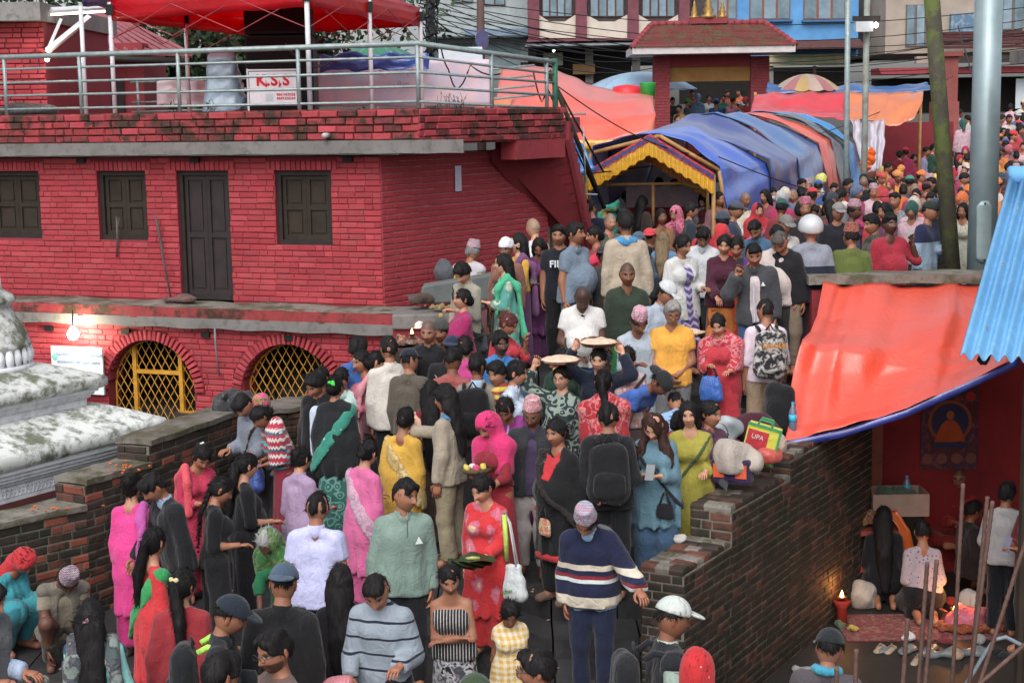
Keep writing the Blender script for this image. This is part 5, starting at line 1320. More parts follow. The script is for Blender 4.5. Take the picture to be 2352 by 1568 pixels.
def banner(name, x0, x1, y0, y1, Y, mat, label, text=None, tc=None, amp=.02):
 a, b, c, d = at(x0, y0, Y), at(x1, y0, Y), at(x1, y1, Y), at(x0, y1, Y); o_ = (c + d) / 2
 e_ = empty(name, tuple(o_), 0, label, 'banner'); sheet('banner_cloth', [[a - o_, b - o_], [d - o_, c - o_]], 30, 8, amp, 6, int(x0), mat, e_)
 if text:
  hh = a[2] - d[2]
  for k, tx in enumerate(text): text_mesh(tx, hh * .17, tc, e_, frame((0, -.06, hh * (.72 - .28 * k)), (1, 0, 0), (0, 0, 1)), ext=.001)
 return e_
banner('cloth_banner', 728, 1128, 135, 246, 26, BANM, 'wide faded white banner stretched along the back of the terrace', ['श्री गोकर्णेश्वर', 'मेला'], pm('faded_print', '#a08a98', bump=0))
banner('white_sheet', 360, 560, 188, 246, 24.5, pm('white_sheet', '#c6bcc2', '#bfaab2', scale=2), 'crumpled white sheet hung behind the left terrace railing', amp=.05)
banner('blue_tarp', 735, 985, 126, 162, 25.7, tarp_mat('blue_tarp', '#2c5ab0', .15, '#3a6cc4'), 'blue tarpaulin strip above the white terrace banner', amp=.06)
boxat('white_board', 1008, 1108, 108, 165, 27.5, .05, pm('white_board', '#ccd6dc', '#c0ccd4', rough=.4), None, 'plain white board standing behind the terrace railing', 'board')
uc = at(866, 140, 30)
def umbrella(name, c, r, hgt, mats, label, segs=16, pole=2.0, tilt=0):
 e_ = empty(name, tuple(c - BZ * pole), 0, label, 'umbrella'); n = segs
 for i in range(n):
  m = MB(); a0, a1 = 2 * math.pi * i / n, 2 * math.pi * (i + 1) / n
  m.grid(lambda u, v: (lambda a, rr: np.array([rr * math.cos(a), rr * math.sin(a), pole + hgt * (1 - (rr / r) ** 2) - .04 * math.sin(math.pi * u) * (rr / r) + tilt * rr * math.cos(a)]))(a0 + (a1 - a0) * u, r * v), 4, 6)
  m.build('canopy_gore', mats[i % len(mats)], e_, True)
 MB().tube([(0, 0, 0), (0, 0, pole + hgt)], .02, 6).build('pole', GALV, e_, True); return e_
umbrella('market_umbrella', uc, .85, .3, [tarp_mat('green_cloth', '#1f7a58', .2)], 'green umbrella showing above the terrace banner')
lb = empty('terrace_room', (0, 0, 0), 0, 'red brick room at the left end of the terrace', 'building')
TL = at(0, 130, 22.4); x1 = at(104, 130, 22.4)[0]
lay(lb, courses((-9.5, 22.4, 0), (1, 0, 0), (0, -1, 0), x1 + 9.5, 4.56, 6.0, seed=91, depth=.02), [RED, RED2], 60)
MB().bbox((-9.5, 22.41, 4.5), (x1 - .01, 26, 6.0)).build('wall', MORT, lb); MB().bbox((-9.8, 22.1, 6.0), (x1 + .05, 26.4, 6.25)).build('roof_slab', CONC, lb)
MB().tube([at(108, 118, 22.3), at(205, 40, 22.9)], .05, 4).build('roof_brace', WM, lb); MB().tube([at(112, 110, 22.35), at(140, 45, 22.6)], .03, 4).build('roof_brace', WM, lb)
tl = empty('tube_lamp', tuple(at(180, 28, 22.8)), 0, 'lit tube lamp fixed under the eave at the upper left', 'lamp'); a, b = at(118, 34, 22.5), at(245, 26, 23.2); q = np.array(tl.location)
MB().tube([a - q + BZ * .05, b - q + BZ * .05], .05, 4).build('housing', WM, tl); MB().tube([a - q, b - q], .018, 6).build('tube', emis('tube_glow', (1, .95, .8), 4), tl)
ld = bpy.data.lights.new('tube_light', 'POINT'); ld.energy = 2; ld.color = (1, .9, .7); ld.shadow_soft_size = .2; lo = bpy.data.objects.new('tube_light', ld); link(lo, tl); lo.location = (-.45, -.2, -.12)
lt = empty('wall_lamp', tuple(at(108, 133, 22.2)), 0, 'small glowing lamp at the corner of the terrace room', 'lamp')
MB().lathe([(.001, -.06), (.03, -.045), (.035, 0), (.02, .04), (.001, .05)], 10).build('bulb', emis('tube_glow', (1, .95, .8), 9), lt, True)
ld = bpy.data.lights.new('wall_light', 'POINT'); ld.energy = 6; ld.color = (1, .85, .6); lo = bpy.data.objects.new('wall_light', ld); link(lo, lt); lo.location = (.12, -.12, 0)
sh2 = empty('tin_roofed_house', (0, 0, 0), 0, 'house with red ribbed metal roof behind the left terrace', 'building')
r0, r1, r2, r3 = at(100, 118, 28.0), at(440, 128, 28.5), at(262, 40, 33), at(60, 10, 33)
MRED = paint_mat('red_roof_sheet', '#9c5a5e', '#8a4a50', '#6a3c40', .5, rough=.5)
MB().grid(lambda u, v: (r0 * (1 - u) + r1 * u) * (1 - v) + (r3 * (1 - u) + r2 * u) * v, 2, 2).build('roof', MRED, sh2, solid=.03)
for k in range(15):
 u = k / 14; a = r0 * (1 - u) + r1 * u; b = r3 * (1 - u) + r2 * u; MB().tube([a + BZ * .03, b + BZ * .03], .04, 4).build('roof_rib', MRED, sh2)
MB().bbox((r0[0], 28.6, 4), (r1[0] - .9, 30.5, r0[2] + .15)).build('wall', REDW, sh2)
for x0 in (232, 120): a = at(x0, 180, 28.55); MB().bbox((a[0], 28.55, 4.6), (a[0] + .4, 28.59, a[2])).build('door', WOODF, sh2)
MB().tube([at(110, 132, 27.9), at(435, 142, 28.3)], .07, 6).build('gutter', WOODF, sh2, True)
lump('black_cover', np.append(at(60, 245, 21.9)[:2], 4.75), (.42, .3, .12), 14, 'satin #22282a', 'dark sheet covered bench behind the left railing', 'bench cover', .02, 12, .03)
for k, (pts, lab) in enumerate((([(655, 100), (700, 135), (735, 152), (770, 120)], 'black cable looping from the railing near the canopy leg'), ([(1010, 98), (1030, 160), (1050, 205), (1080, 150), (1150, 170)], 'black cable dangling in loops on the right railing'), ([(1225, 165), (1245, 235), (1265, 160)], 'black cable loop by the green corner post'))):
 P_ = [at(x, y, 20.6 + k * .8) for x, y in pts]; Q = []
 for i in range(len(P_) - 1):
  for t in np.linspace(0, 1, 6)[:-1]: Q.append(P_[i] * (1 - t) + P_[i + 1] * t - BZ * .06 * math.sin(math.pi * t))
 tag(MB().tube(Q + [P_[-1]], .011, 5).build('cable', BLK, None, True), lab, 'cable')
GRN = pm('weed_leaf', '#4c6a2c', '#3a5424', rough=.6, bump=0); DRY = pm('dry_weed', '#4a3c36', '#3c3430', bump=0)
def weed(x, y, n, hgt, mat, label, spread=.1, leaf=.05, Y=19.6):
 c = at(x, y, Y); e_ = empty('weed_plant', tuple(c), 0, label, 'plant'); r0 = random.Random(int(x)); st_, lf = MB(), MB()
 for i in range(n):
  b = np.array([r0.gauss(0, spread), r0.gauss(0, .02), 0]); t = b + np.array([r0.gauss(0, spread * .7), r0.gauss(0, .04), hgt * r0.uniform(.5, 1.1)]); st_.tube([b, (b + t) / 2 + np.array([.01, 0, 0]), t], [.004, .003, .002], 4)
  for k in range(7):
   q = b + (t - b) * r0.uniform(.25, 1); d = np.array([r0.gauss(0, 1), r0.gauss(0, .6), r0.uniform(-.2, .9)]); d /= np.linalg.norm(d); s_ = np.cross(d, [0, 0, 1]); s_ = s_ / (np.linalg.norm(s_) + 1e-6); L = leaf * r0.uniform(.6, 1.3)
   lf.poly([q, q + d * L * .5 + s_ * L * .22, q + d * L, q + d * L * .5 - s_ * L * .22], [(0, 1, 2, 3)])
 st_.build('stem', DRY, e_); lf.build('leaves', mat, e_)
weed(1040, 256, 16, .22, DRY, 'tuft of dry brown weeds on the parapet right of the canopy', .12, .035, 19.9)
weed(1023, 272, 4, .08, GRN, 'small bright green weed below the dry tuft on the parapet', .05, .07, 19.6)
weed(400, 258, 6, .16, GRN, 'small leafy green weed sprouting on the parapet left of the wrapped equipment', .04, .05, 20.8)
weed(487, 258, 8, .16, DRY, 'thin dry weed on the parapet before the wrapped equipment', .05, .04, 20.6)
# ================================================================== TREE BEHIND THE TERRACE
def tree(name, c, rx, rz, hgt, label, seed, n=9000):
 e_ = empty(name, tuple(c), 0, label, 'tree'); r0 = np.random.RandomState(seed)
 bark = pm('bark', '#3a332b', '#2c2620'); t = MB().tube([(0, 0, 0), (.1, .1, hgt * .4), (0, 0, hgt * .8)], [.35, .25, .1], 8)
 for i in range(7):
  a = r0.uniform(0, 6.3); t.tube([(0, 0, hgt * .35), (math.cos(a) * rx * .5, math.sin(a) * rx * .5, hgt * .6), (math.cos(a) * rx * .8, math.sin(a) * rx * .8, hgt * .75)], [.15, .08, .03], 6)
 t.build('trunk', bark, e_, True)
 cl = np.array([[r0.normal() * rx * .5, r0.normal() * rx * .4, hgt * .72 + r0.normal() * rz * .45] for _ in range(46)])
 k = r0.randint(0, 46, n); p = cl[k] + r0.normal(size=(n, 3)) * [rx * .15, rx * .15, rz * .14]
 d = r0.normal(size=(n, 3)); d /= np.linalg.norm(d, axis=1)[:, None]; s_ = np.cross(d, r0.normal(size=(n, 3))); s_ /= np.linalg.norm(s_, axis=1)[:, None]; L = r0.uniform(.12, .3, n)[:, None]
 V = np.stack([p, p + d * L * .5 + s_ * L * .28, p + d * L, p + d * L * .5 - s_ * L * .28], 1).reshape(-1, 3)
 nb = NB('tree_leaf'); col = nb.ramp(nb.noise(.9, 4, vec=nb.geo()), [(.3, lin('#26352a')), (.5, lin('#34482f')), (.7, lin('#4a6040'))]); nb.out(col, .7)
 mesh_np('crown', V, np.arange(4 * n).reshape(-1, 4), nb.m, e_, smooth=False)
tree('broadleaf_tree', (-9.5, 46, 3.5), 5.2, 3.6, 6.5, 'dark leafy tree behind the tin roofed house', 3, 16000)
tree('broadleaf_tree', (-7.0, 44, 3.5), 3.2, 2.6, 5.0, 'smaller dark tree right of the large one behind the terrace', 4, 9000)
# ================================================================== STREET BUILDINGS
GLS = pm('window_glass', '#6f8896', '#51646f', scale=2, rough=.15, spec=.6, bump=0); CURT = pm('curtain', '#8a9ca8', '#6d8290', scale=3, rough=.8)
def facade(name, x0, x1, Y, wall, label, top=-60):
 a, b = at(x0, 280, Y), at(x1, 280, Y); t = at(x0, top, Y)[2]
 e_ = empty(name, ((a[0] + b[0]) / 2, Y, Z_STREET), 0, label, 'building')
 MB().bbox((-(b[0] - a[0]) / 2, 0, 3.0), ((b[0] - a[0]) / 2, 8, t - Z_STREET)).build('wall', wall, e_); return e_
def fpart(e_, name, x0, x1, y0, y1, mat, proud=.1, dep=None, Y=None, slope=0, parent=None):
 Y0 = e_.location[1]; a, b = at(x0, y1, Y0), at(x1, y0, Y0); o = np.array(e_.location); d = dep or proud
 p0 = np.array([a[0], Y0 - proud, a[2]]) - o; p1 = np.array([b[0], Y0 - proud + d, b[2]]) - o
 m = MB().hexa([(p0[0], p0[1] - slope, p0[2]), (p1[0], p0[1] - slope, p0[2]), (p1[0], p1[1], p0[2]), (p0[0], p1[1], p0[2]), (p0[0], p0[1], p1[2]), (p1[0], p0[1], p1[2]), (p1[0], p1[1], p1[2]), (p0[0], p1[1], p1[2])])
 return m.build(name, mat, parent or e_)
def fwin(e_, x0, x1, y0, y1, fm, n=2, gl=None):
 w_ = fpart(e_, 'window', x0, x1, y0, y1, fm, .06, .05); st_ = (x1 - x0) / n
 for k in range(n): fpart(e_, 'pane', x0 + st_ * k + 2.2, x0 + st_ * (k + 1) - 2.2, y0 + 2, y1 - 2.5, (gl or GLS) if (k + n) % 2 else CURT, .075, .02, parent=w_)
 return w_
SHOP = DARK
f1 = facade('grey_house', 900, 1216, 61, paint_mat('grey_plaster', '#aab4b6', '#98a2a6', '#7c8488', .4), 'pale grey plastered house behind the terrace railing')
fpart(f1, 'painted_band', 1068, 1212, 66, 84, pm('blue_band', '#7c90a4', '#6d8094'), .12); fpart(f1, 'shop_canopy', 985, 1216, 84, 92, pm('dark_canopy', '#3a3f42'), .9); fpart(f1, 'roller_shutter', 1090, 1195, 100, 170, pm('roller_shutter', '#8a9a9e', '#74858a', scale=3), .03)
fwin(f1, 1112, 1160, -30, 14, pm('brown_frame', '#5a3f3a'), 2); fwin(f1, 1040, 1085, -30, 8, pm('brown_frame', '#5a3f3a'), 2); fpart(f1, 'shop_wall', 985, 1085, 100, 170, pm('shop_grey', '#6f7c80'), .02)
bn = pm('mauve_pillar', '#7a4650', '#683a44', scale=3); wp = pm('cream_panel', '#cfc5b8', '#bdb2a6', scale=2)
f2 = facade('mauve_house', 1216, 1592, 60, pm('dark_recess', '#4c4446', '#3a3436'), 'mauve pillared house with cream scalloped panels over dark shops')
for x in (1213, 1322, 1441, 1558): fpart(f2, 'pillar', x, x + 24, -60, 92, bn, .35)
for x0, x1 in ((1237, 1322), (1347, 1441), (1466, 1558)):
 fwin(f2, x0 + 8, x1 - 8, -40, 40, pm('brown_frame', '#5a3f3a'), 4)
 Y0 = f2.location[1]; o = np.array(f2.location); P_ = [at(x, y, Y0 - .2) - o for x, y in ((x0, 88), (x1, 88), (x1, 34), ((x0 + x1) / 2 + 18, 50), ((x0 + x1) / 2 - 18, 50), (x0, 34))]
 MB().poly(P_ + [p + np.array([0, .15, 0]) for p in P_], [(0, 1, 2, 3, 4, 5), (11, 10, 9, 8, 7, 6)] + [(i, 6 + i, 6 + (i + 1) % 6, (i + 1) % 6) for i in range(6)]).build('cream_panel', wp, f2)
fpart(f2, 'red_beam', 1210, 1560, 88, 98, bn, .5); fpart(f2, 'tin_awning', 1205, 1500, 99, 112, pm('tin_awning', '#7b8488', '#606a6e', scale=4, rough=.5), .6, slope=1.2)
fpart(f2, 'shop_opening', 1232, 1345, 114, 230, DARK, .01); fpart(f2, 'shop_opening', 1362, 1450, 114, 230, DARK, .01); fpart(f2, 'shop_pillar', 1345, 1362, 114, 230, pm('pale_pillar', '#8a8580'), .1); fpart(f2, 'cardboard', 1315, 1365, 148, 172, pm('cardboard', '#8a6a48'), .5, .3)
fpart(f2, 'shop_sign', 1248, 1292, 122, 152, pm('dull_sign', '#9a9a88'), .3, .04); fpart(f2, 'shop_column', 1452, 1470, 114, 230, pm('pale_pillar', '#8a8580'), .1)
blw = pm('blue_plaster', '#5f9bd0', '#5289bd', scale=2);
f3 = facade('blue_house', 1590, 1968, 60, blw, 'bright blue house with brown framed windows above dark shops')
for x0, x1, n in ((1627, 1692, 3), (1721, 1815, 3), (1845, 1942, 3)): fwin(f3, x0, x1, -50, 46, pm('brown_frame2', '#8a5a4a', '#7a4c40'), n); fpart(f3, 'window_sill', x0 - 4, x1 + 4, 46, 52, pm('blue_sill', '#45709a'), .25)
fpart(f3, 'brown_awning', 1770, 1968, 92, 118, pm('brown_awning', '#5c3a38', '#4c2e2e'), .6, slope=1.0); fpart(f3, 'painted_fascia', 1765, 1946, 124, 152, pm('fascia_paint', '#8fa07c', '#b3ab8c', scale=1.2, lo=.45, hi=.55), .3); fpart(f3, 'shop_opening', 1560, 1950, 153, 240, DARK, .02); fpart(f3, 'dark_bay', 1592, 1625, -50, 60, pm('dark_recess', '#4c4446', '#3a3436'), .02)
fpart(f3, 'shop_column', 1766, 1776, 118, 230, pm('pale_pillar', '#8a8580'), .1); fpart(f3, 'shop_column', 1866, 1874, 152, 230, pm('brown_post', '#5a4a3c'), .1)
bge = pm('beige_plaster', '#a89c90', '#968a80', scale=1.5)
f4 = facade('beige_house', 2030, 2480, 58, bge, 'beige house with tiled awning over dark shops at the right')
f5 = facade('dark_gap_fill', 1966, 2032, 64, DARK, 'dark block filling the shaded gap between the blue and beige houses')  # near-black block stands for the shade between the two houses
fwin(f4, 2079, 2148, 11, 108, pm('grey_frame', '#6a6460'), 3, GLS); fwin(f4, 2300, 2352, -20, 70, pm('grey_frame', '#6a6460'), 2); fpart(f4, 'blue_sign', 2180, 2246, 32, 74, pm('blue_sign', '#5a7690', '#8496a4', scale=8, lo=.5, hi=.62), .2)
TILE = paint_mat('roof_tile', '#5c3034', '#4a282c', '#36201f', .5)
for k in range(5): fpart(f4, 'tile_course', 2112 + (4 - k) * 9, 2400, 74 + k * 8.4, 84 + k * 8.4, TILE, 1.2 + .28 * k, .5)
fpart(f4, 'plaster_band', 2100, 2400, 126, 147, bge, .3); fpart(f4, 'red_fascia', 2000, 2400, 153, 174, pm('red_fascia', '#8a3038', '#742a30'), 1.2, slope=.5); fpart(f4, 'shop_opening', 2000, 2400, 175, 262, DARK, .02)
fpart(f4, 'white_cloth', 2312, 2334, 182, 250, pm('white_board', '#ccd6dc', '#c0ccd4'), 1.0, .04); fpart(f4, 'wooden_door', 2338, 2370, 178, 240, pm('ochre_wood', '#9a6a3a', '#85582e'), .4, .1)
pil = empty('brick_gate_pillar', tuple(np.append(at(2168, 260, 47)[:2], Z_STREET - .6)), 0, 'tall slim red brick pillar behind the leaning wooden pole', 'pillar')
PB_ = paint_mat('pink_brick', '#93524e', '#844642', '#6a3a38', .4)
hz = at(2168, 130, 47)[2] - Z_STREET + .6; MB().box((0, 0, hz / 2), (.62, .6, hz)).build('shaft', PB_, pil); MB().box((0, 0, hz + .06), (.85, .85, .14)).build('cap', PB_, pil); MB().box((0, 0, .9), (.7, .68, 1.8)).build('base', PB_, pil)
rwl = empty('red_boundary_wall', (6.5, 43, Z_PLAZA), 0, 'plain red boundary wall behind the people seated near the white plastic', 'wall')
a, b = at(2030, 282, 42), at(2230, 282, 42); MB().bbox((a[0] - 6.5, -.8, 0), (b[0] - 6.5 - .4, -.5, a[2] - Z_PLAZA)).build('wall', paint_mat('red_wash', '#93303a', '#832a34', '#6a2830', .3), rwl)
MB().bbox((a[0] - 6.5, -1.5, 0), (b[0] - 6.5 - .4, -.8, 1.0)).build('plinth', CONC, rwl)
# ================================================================== GATE WITH TILED ROOF
gt = empty('tiled_gateway', (6.05, 48, Z_STREET), 0, 'red brick gateway with mossy tiled hip roof and white fascia', 'gateway')
go = np.array(gt.location); GB = paint_mat('gate_brick', '#8a3a40', '#7a3238', '#5c2c30', .35)
for x0, x1 in ((1499, 1537), (1722, 1764)):
 a, b = at(x0, 130, 48) - go, at(x1, 130, 48) - go; zt = a[2]
 p_ = empty('gate_pillar', (0, 0, 0)); p_.parent = gt
 MB().bbox((a[0] + .015, -.25, -2.2), (b[0] - .015, .25, zt)).build('pillar_core', MORT, p_)
 bk = courses(go + np.array([a[0], -.25, 0]), (1, 0, 0), (0, -1, 0), b[0] - a[0], -1.9, zt, ch=.085, bl=.24, depth=.015, seed=int(x0));
 lay(p_, [(q[0] - 0, *q[1:]) for q in bk], [GB], 0, 'brick_courses')
 for ch_ in p_.children:
  if ch_.name.startswith('brick_courses'): ch_.location = tuple(-go)
a, b = at(1537, 128, 48) - go, at(1722, 152, 48) - go; MB().bbox((a[0], -.2, b[2]), (b[0], .2, a[2])).build('beam', REDW, gt)
a, b = at(1536, 153, 48) - go, at(1722, 186, 48) - go; MB().bbox((a[0], -.12, b[2]), (b[0], .1, a[2])).build('name_panel', pm('ochre_panel', '#9a7040', '#86602f', scale=3), gt)
E = [at(1445, 118, 48) - go, at(1810, 116, 48) - go]; ez = (E[0][2] + E[1][2]) / 2; x0, x1 = E[0][0], E[1][0]; dp = 1.25
MB().bbox((x0, -dp, ez - .12), (x1, dp, ez + .08)).build('fascia', pm('white_fascia', '#cdc6c6', '#b9b2b2', rough=.6), gt)
Rg = [at(1497, 60, 48) - go, at(1757, 58, 48) - go]; rz_ = Rg[0][2]
MOSS = paint_mat('mossy_tile', '#7c3a3a', '#6a3030', '#4a3a2a', .6, moss='#575238')
NT = 15
for k in range(NT):                                         # overlapping tile courses, front face
 t0, t1 = k / NT, (k + 1) / NT
 xa, xb = x0 + (Rg[0][0] - x0) * t0, x1 + (Rg[1][0] - x1) * t0; m = MB(); n = int((xb - xa) / .13);
 ya, yb, za, zb = -dp - .05 + dp * t0, -dp - .05 + dp * t1, ez + .08 + (rz_ - ez - .08) * t0, ez + .08 + (rz_ - ez - .08) * t1
 for q in range(n):
  xq = xa + (xb - xa) * q / n; w_ = (xb - xa) / n * .93
  m.hexa([(xq, ya, za), (xq + w_, ya, za), (xq + w_, yb + .08, zb + .0), (xq, yb + .08, zb), (xq, ya, za + .035), (xq + w_, ya, za + .035), (xq + w_, yb + .08, zb + .03), (xq, yb + .08, zb + .03)])
 o = m.build('tile_course', MOSS, gt); o['kind'] = 'stuff'
MB().poly([(x0, -dp, ez + .08), (x1, -dp, ez + .08), (x1, dp, ez + .08), (x0, dp, ez + .08), (Rg[0][0], 0, rz_), (Rg[1][0], 0, rz_)], [(0, 1, 5, 4), (1, 2, 5), (2, 3, 4, 5), (3, 0, 4)]).build('roof_deck', MOSS, gt)
RID = paint_mat('ridge_tile', '#96424a', '#8a3a42', '#6a3438', .3)
for p, q in (((x0, -dp, ez + .1), (Rg[0][0], 0, rz_ + .04)), ((x1, -dp, ez + .1), (Rg[1][0], 0, rz_ + .04)), ((Rg[0][0], 0, rz_ + .05), (Rg[1][0], 0, rz_ + .05))):
 p, q = np.array(p), np.array(q); n = max(6, int(np.linalg.norm(q - p) / .22))
 for k in range(n): MB().tube([p + (q - p) * k / n, p + (q - p) * (k + .94) / n], [.1, .085], 8).build('ridge_tile', RID, gt, True)
GOLD = pm('old_gold', '#a8864a', '#8f6f38', rough=.4, metal=.4)
pc = at(1627, 56, 48) - go; MB().box((pc[0], 0, rz_ + .12), (1.1, .3, .16)).build('finial_base', RID, gt)
for dx, s_ in ((-.42, .75), (0, 1.1), (.42, .75)):
 MB().lathe([(.2 * s_, 0), (.22 * s_, .06 * s_), (.1 * s_, .12 * s_), (.15 * s_, .22 * s_), (.08 * s_, .34 * s_), (.1 * s_, .4 * s_), (.05 * s_, .5 * s_), (.06 * s_, .56 * s_), (.01, .72 * s_)], 12).build('finial', GOLD, gt, True, loc=(pc[0] + dx, 0, rz_ + .2))
# ================================================================== POLES
def pole(name, top, bot, Y, r, mat, label, cat='pole', ztop=None):
 a, b = at(*top, Y), at(*bot, Y); gz = ground(b[0], Y); d = (a - b); b2 = b + d * ((gz - .05 - b[2]) / d[2]); a2 = a + d * .5 * (1.2 / max(.4, np.linalg.norm(d)))
 e_ = empty(name, tuple(b2), 0, label, cat); MB().tube([np.zeros(3), (a2 - b2) * .5, a2 - b2], [r * 1.12, r * 1.05, r], 20).build('shaft', mat, e_, True); return e_
p_ = pole('street_light_pole', (2272, -40), (2254, 640), 19.6, .165, pm('galvanised_pole', '#93a4a8', '#80949a', scale=3, rough=.38, metal=.35, spec=.5, bump=.05), 'thick galvanised steel lighting pole before the right hand crowd')
o = np.array(p_.location)
for yc in (500, 580):
 pass
HT = pm('hatch_steel', '#9eb0b2', '#8fa2a6', rough=.45, metal=.3, bump=.03)
ca, cb = at(2252, 460, 19.6) - o, at(2250, 600, 19.6) - o
m = MB(); m.grid(lambda u, v: (lambda an, z: np.array([(ca[0] + (cb[0] - ca[0]) * v) + .182 * math.sin(an), (ca[1]) - .182 * math.cos(an) - .004, ca[2] + (cb[2] - ca[2]) * v]))((u - .5) * 1.1 * (math.sin(math.pi * min(1, max(0.0, (.06 + v * .88) if v in (0, 1) else 1))) ** .5 if v in (0, 1) else 1), v), 10, 12); m.build('access_hatch', HT, p_, True, solid=.012)
for q in (ca, cb): MB().tube([q + np.array([0, -.185, .03 if q is cb else -.03]), q + np.array([0, -.205, .03 if q is cb else -.03])], .012, 8).build('bolt', BLK, p_)
pole('mossy_wooden_pole', (2142, 20), (2186, 610), 20.4, .1, paint_mat('mossy_wood', '#4f4a40', '#3e3a32', '#4a5428', .8, moss='#55602c'), 'leaning mossy wooden pole beside the steel lighting pole')
pole('thin_steel_pole', (1948, -20), (1945, 265), 33, .055, GALV, 'thin grey steel pole rising from the blue tents')
p_ = pole('floodlight_pole', (1992, -20), (1985, 380), 32, .06, pm('rusty_galv', '#8a9a94', '#7a6a5c', scale=5, rough=.5), 'thin rust stained pole carrying a floodlight')
o = np.array(p_.location); q = at(1984, 62, 31.8) - o; MB().box(q, (.34, .16, .2)).build('floodlight', pm('white_lamp_case', '#c8ccd0', rough=.4), p_); MB().box(q + np.array([.05, 0, .16]), (.55, .05, .1)).build('bracket', WOODF, p_)
q = at(2012, 58, 31.7) - o; MB().lathe([(.001, -.06), (.045, -.03), (.05, .02), (.001, .06)], 10).build('bulb', emis('bulb_small', (1, .95, .85), 8), p_, True, loc=q)
for (x, y, r_, lab) in ((1272, 117, .05, 'small lit bulb over the dark shop of the mauve house'), (2196, 205, .06, 'small lit lamp in the shop behind the wooden pole')):
 tag(MB().lathe([(.001, -r_), (r_, 0), (.001, r_)], 12).build('shop_bulb', emis('bulb_small', (1, .95, .85), 8), None, True, loc=at(x, y, 56)), lab, 'lamp')
up_ = empty('cable_pole', tuple(np.append(at(990, 200, 40)[:2], 3.0)), 0, 'dark utility pole bundled with tangled cables above the white board', 'pole'); o = np.array(up_.location)
MB().tube([(0, 0, 0), at(985, -40, 40) - o], [.12, .1], 8).build('shaft', pm('dark_pole', '#4a4c50'), up_, True)
rg = random.Random(6)
for k in range(10):
 P_ = [at(990 + rg.gauss(0, 14), -20 + i * 22 + rg.gauss(0, 9), 39.7) - o for i in range(8)]; MB().tube(P_, .02, 4).build('cable_bundle', BLK, up_, True)
up2 = empty('sign_pole', tuple(np.append(at(1103, 160, 44)[:2], 3.0)), 0, 'rusty pole with a round blue sign between the grey and mauve houses', 'pole'); o = np.array(up2.location)
MB().tube([(0, 0, 0), at(1103, -40, 44) - o], [.13, .1], 8).build('shaft', pm('rust_pole', '#5a4440', '#4a3a38'), up2, True)
m = MB().lathe([(.27, 0), (.27, .03)], 20); s_ = m.build('round_sign', pm('sign_face', '#5a6a98', '#6a5070', scale=4), up2, loc=at(1106, 92, 43.7) - o); s_.rotation_euler = (R(90), 0, R(50))
def wire(x0, y0, Y0, x1, y1, Y1, sag, label, r=.018):
 a, b = at(x0, y0, Y0), at(x1, y1, Y1); P_ = [a + (b - a) * t - BZ * sag * math.sin(math.pi * t) for t in np.linspace(0, 1, 16)]
 tag(MB().tube(P_, r, 4).build('power_line', BLK, None, True), label, 'cable', 'power lines over the street')
ORD = ['topmost', 'second', 'third', 'fourth', 'fifth', 'sixth', 'seventh', 'eighth', 'ninth']
for k in range(9): wire(960, -10 + k * 9, 50, 2420, 10 + k * 13 + (k % 3) * 14, 54, .8 + .25 * (k % 4), 'black power line across the house fronts, %s counted from above at its left end' % ORD[k], .014)
for k in range(5): wire(960, -30 + k * 14, 50, 1700, 70 + k * 9, 52, .9 + .2 * k, 'black power line slanting toward the gateway roof, %s counted from above' % ORD[k], .014)
wire(1262, 185, 22.5, 1660, 365, 27, .25, 'dark rope running from the roof corner down to the tent ridge', .01)
wire(1300, 405, 24, 2190, 175, 45, .5, 'long thin rope slanting up across the blue tents', .01); wire(1650, 360, 26, 2200, 415, 33, .5, 'thin dark cable drooping in front of the blue tents', .01)
wire(2200, 60, 30, 2262, 270, 22, .0, 'blue rope stretched between the two right hand poles', .012)
# ================================================================== TENTS AND STALLS IN THE SQUARE
ORG = tarp_mat('orange_tarp', '#f4604a', .35, '#f4745e'); ORG2 = tarp_mat('orange_tarp_deep', '#ff5a42', .4, '#ff6650')
BL1 = tarp_mat('blue_tent_bright', '#3a62cc', .2, '#4a70d4'); BL2 = tarp_mat('blue_tent_navy', '#3a4c98', .2, '#324488'); BL3 = tarp_mat('blue_tent_mid', '#4a78b4', .2, '#426aa6'); SKY = tarp_mat('sky_blue_tarp', '#3a9ae0', .25)
GRYT = tarp_mat('charcoal_tarp', '#44484e', .1); REDT = tarp_mat('red_tarp', '#e83c48', .35, '#d83440'); ORT = tarp_mat('peach_orange_tarp', '#e88a58', .35, '#e07a48'); CLR = tarp_mat('clear_plastic', '#b8b4c2', .5, '#c4b0bc')
YELV = tarp_mat('yellow_valance', '#eab020', .3, '#dca018')
def thing(name, x, y, Y, label, cat, z=None):
 p = at(x, y, Y); p[2] = ground(p[0], Y) if z is None else z; e_ = empty(name, tuple(p), 0, label, cat); return e_, np.array(e_.location)
tt, o = thing('tunnel_tent', 1600, 600, 29, 'long arched tunnel tent patched from blue orange and grey tarpaulins', 'tent')
def hoop(pts, Y): return [at(x, y, Y) - o for x, y in pts]
H = [hoop([(1352, 500), (1356, 345), (1515, 305), (1652, 385), (1668, 500)], 26.0),
     hoop([(1395, 470), (1400, 330), (1590, 298), (1762, 372), (1772, 470)], 28.5),
     hoop([(1480, 430), (1520, 300), (1640, 262), (1830, 365), (1850, 470)], 31.0),
     hoop([(1560, 430), (1580, 290), (1720, 262), (1880, 330), (1905, 455)], 33.5),
     hoop([(1600, 420), (1620, 280), (1770, 262), (1905, 320), (1935, 440)], 34.5),
     hoop([(1640, 420), (1660, 275), (1820, 262), (1940, 330), (1960, 430)], 35.5),
     hoop([(1680, 420), (1700, 270), (1860, 262), (1965, 330), (1985, 420)], 36.5)]
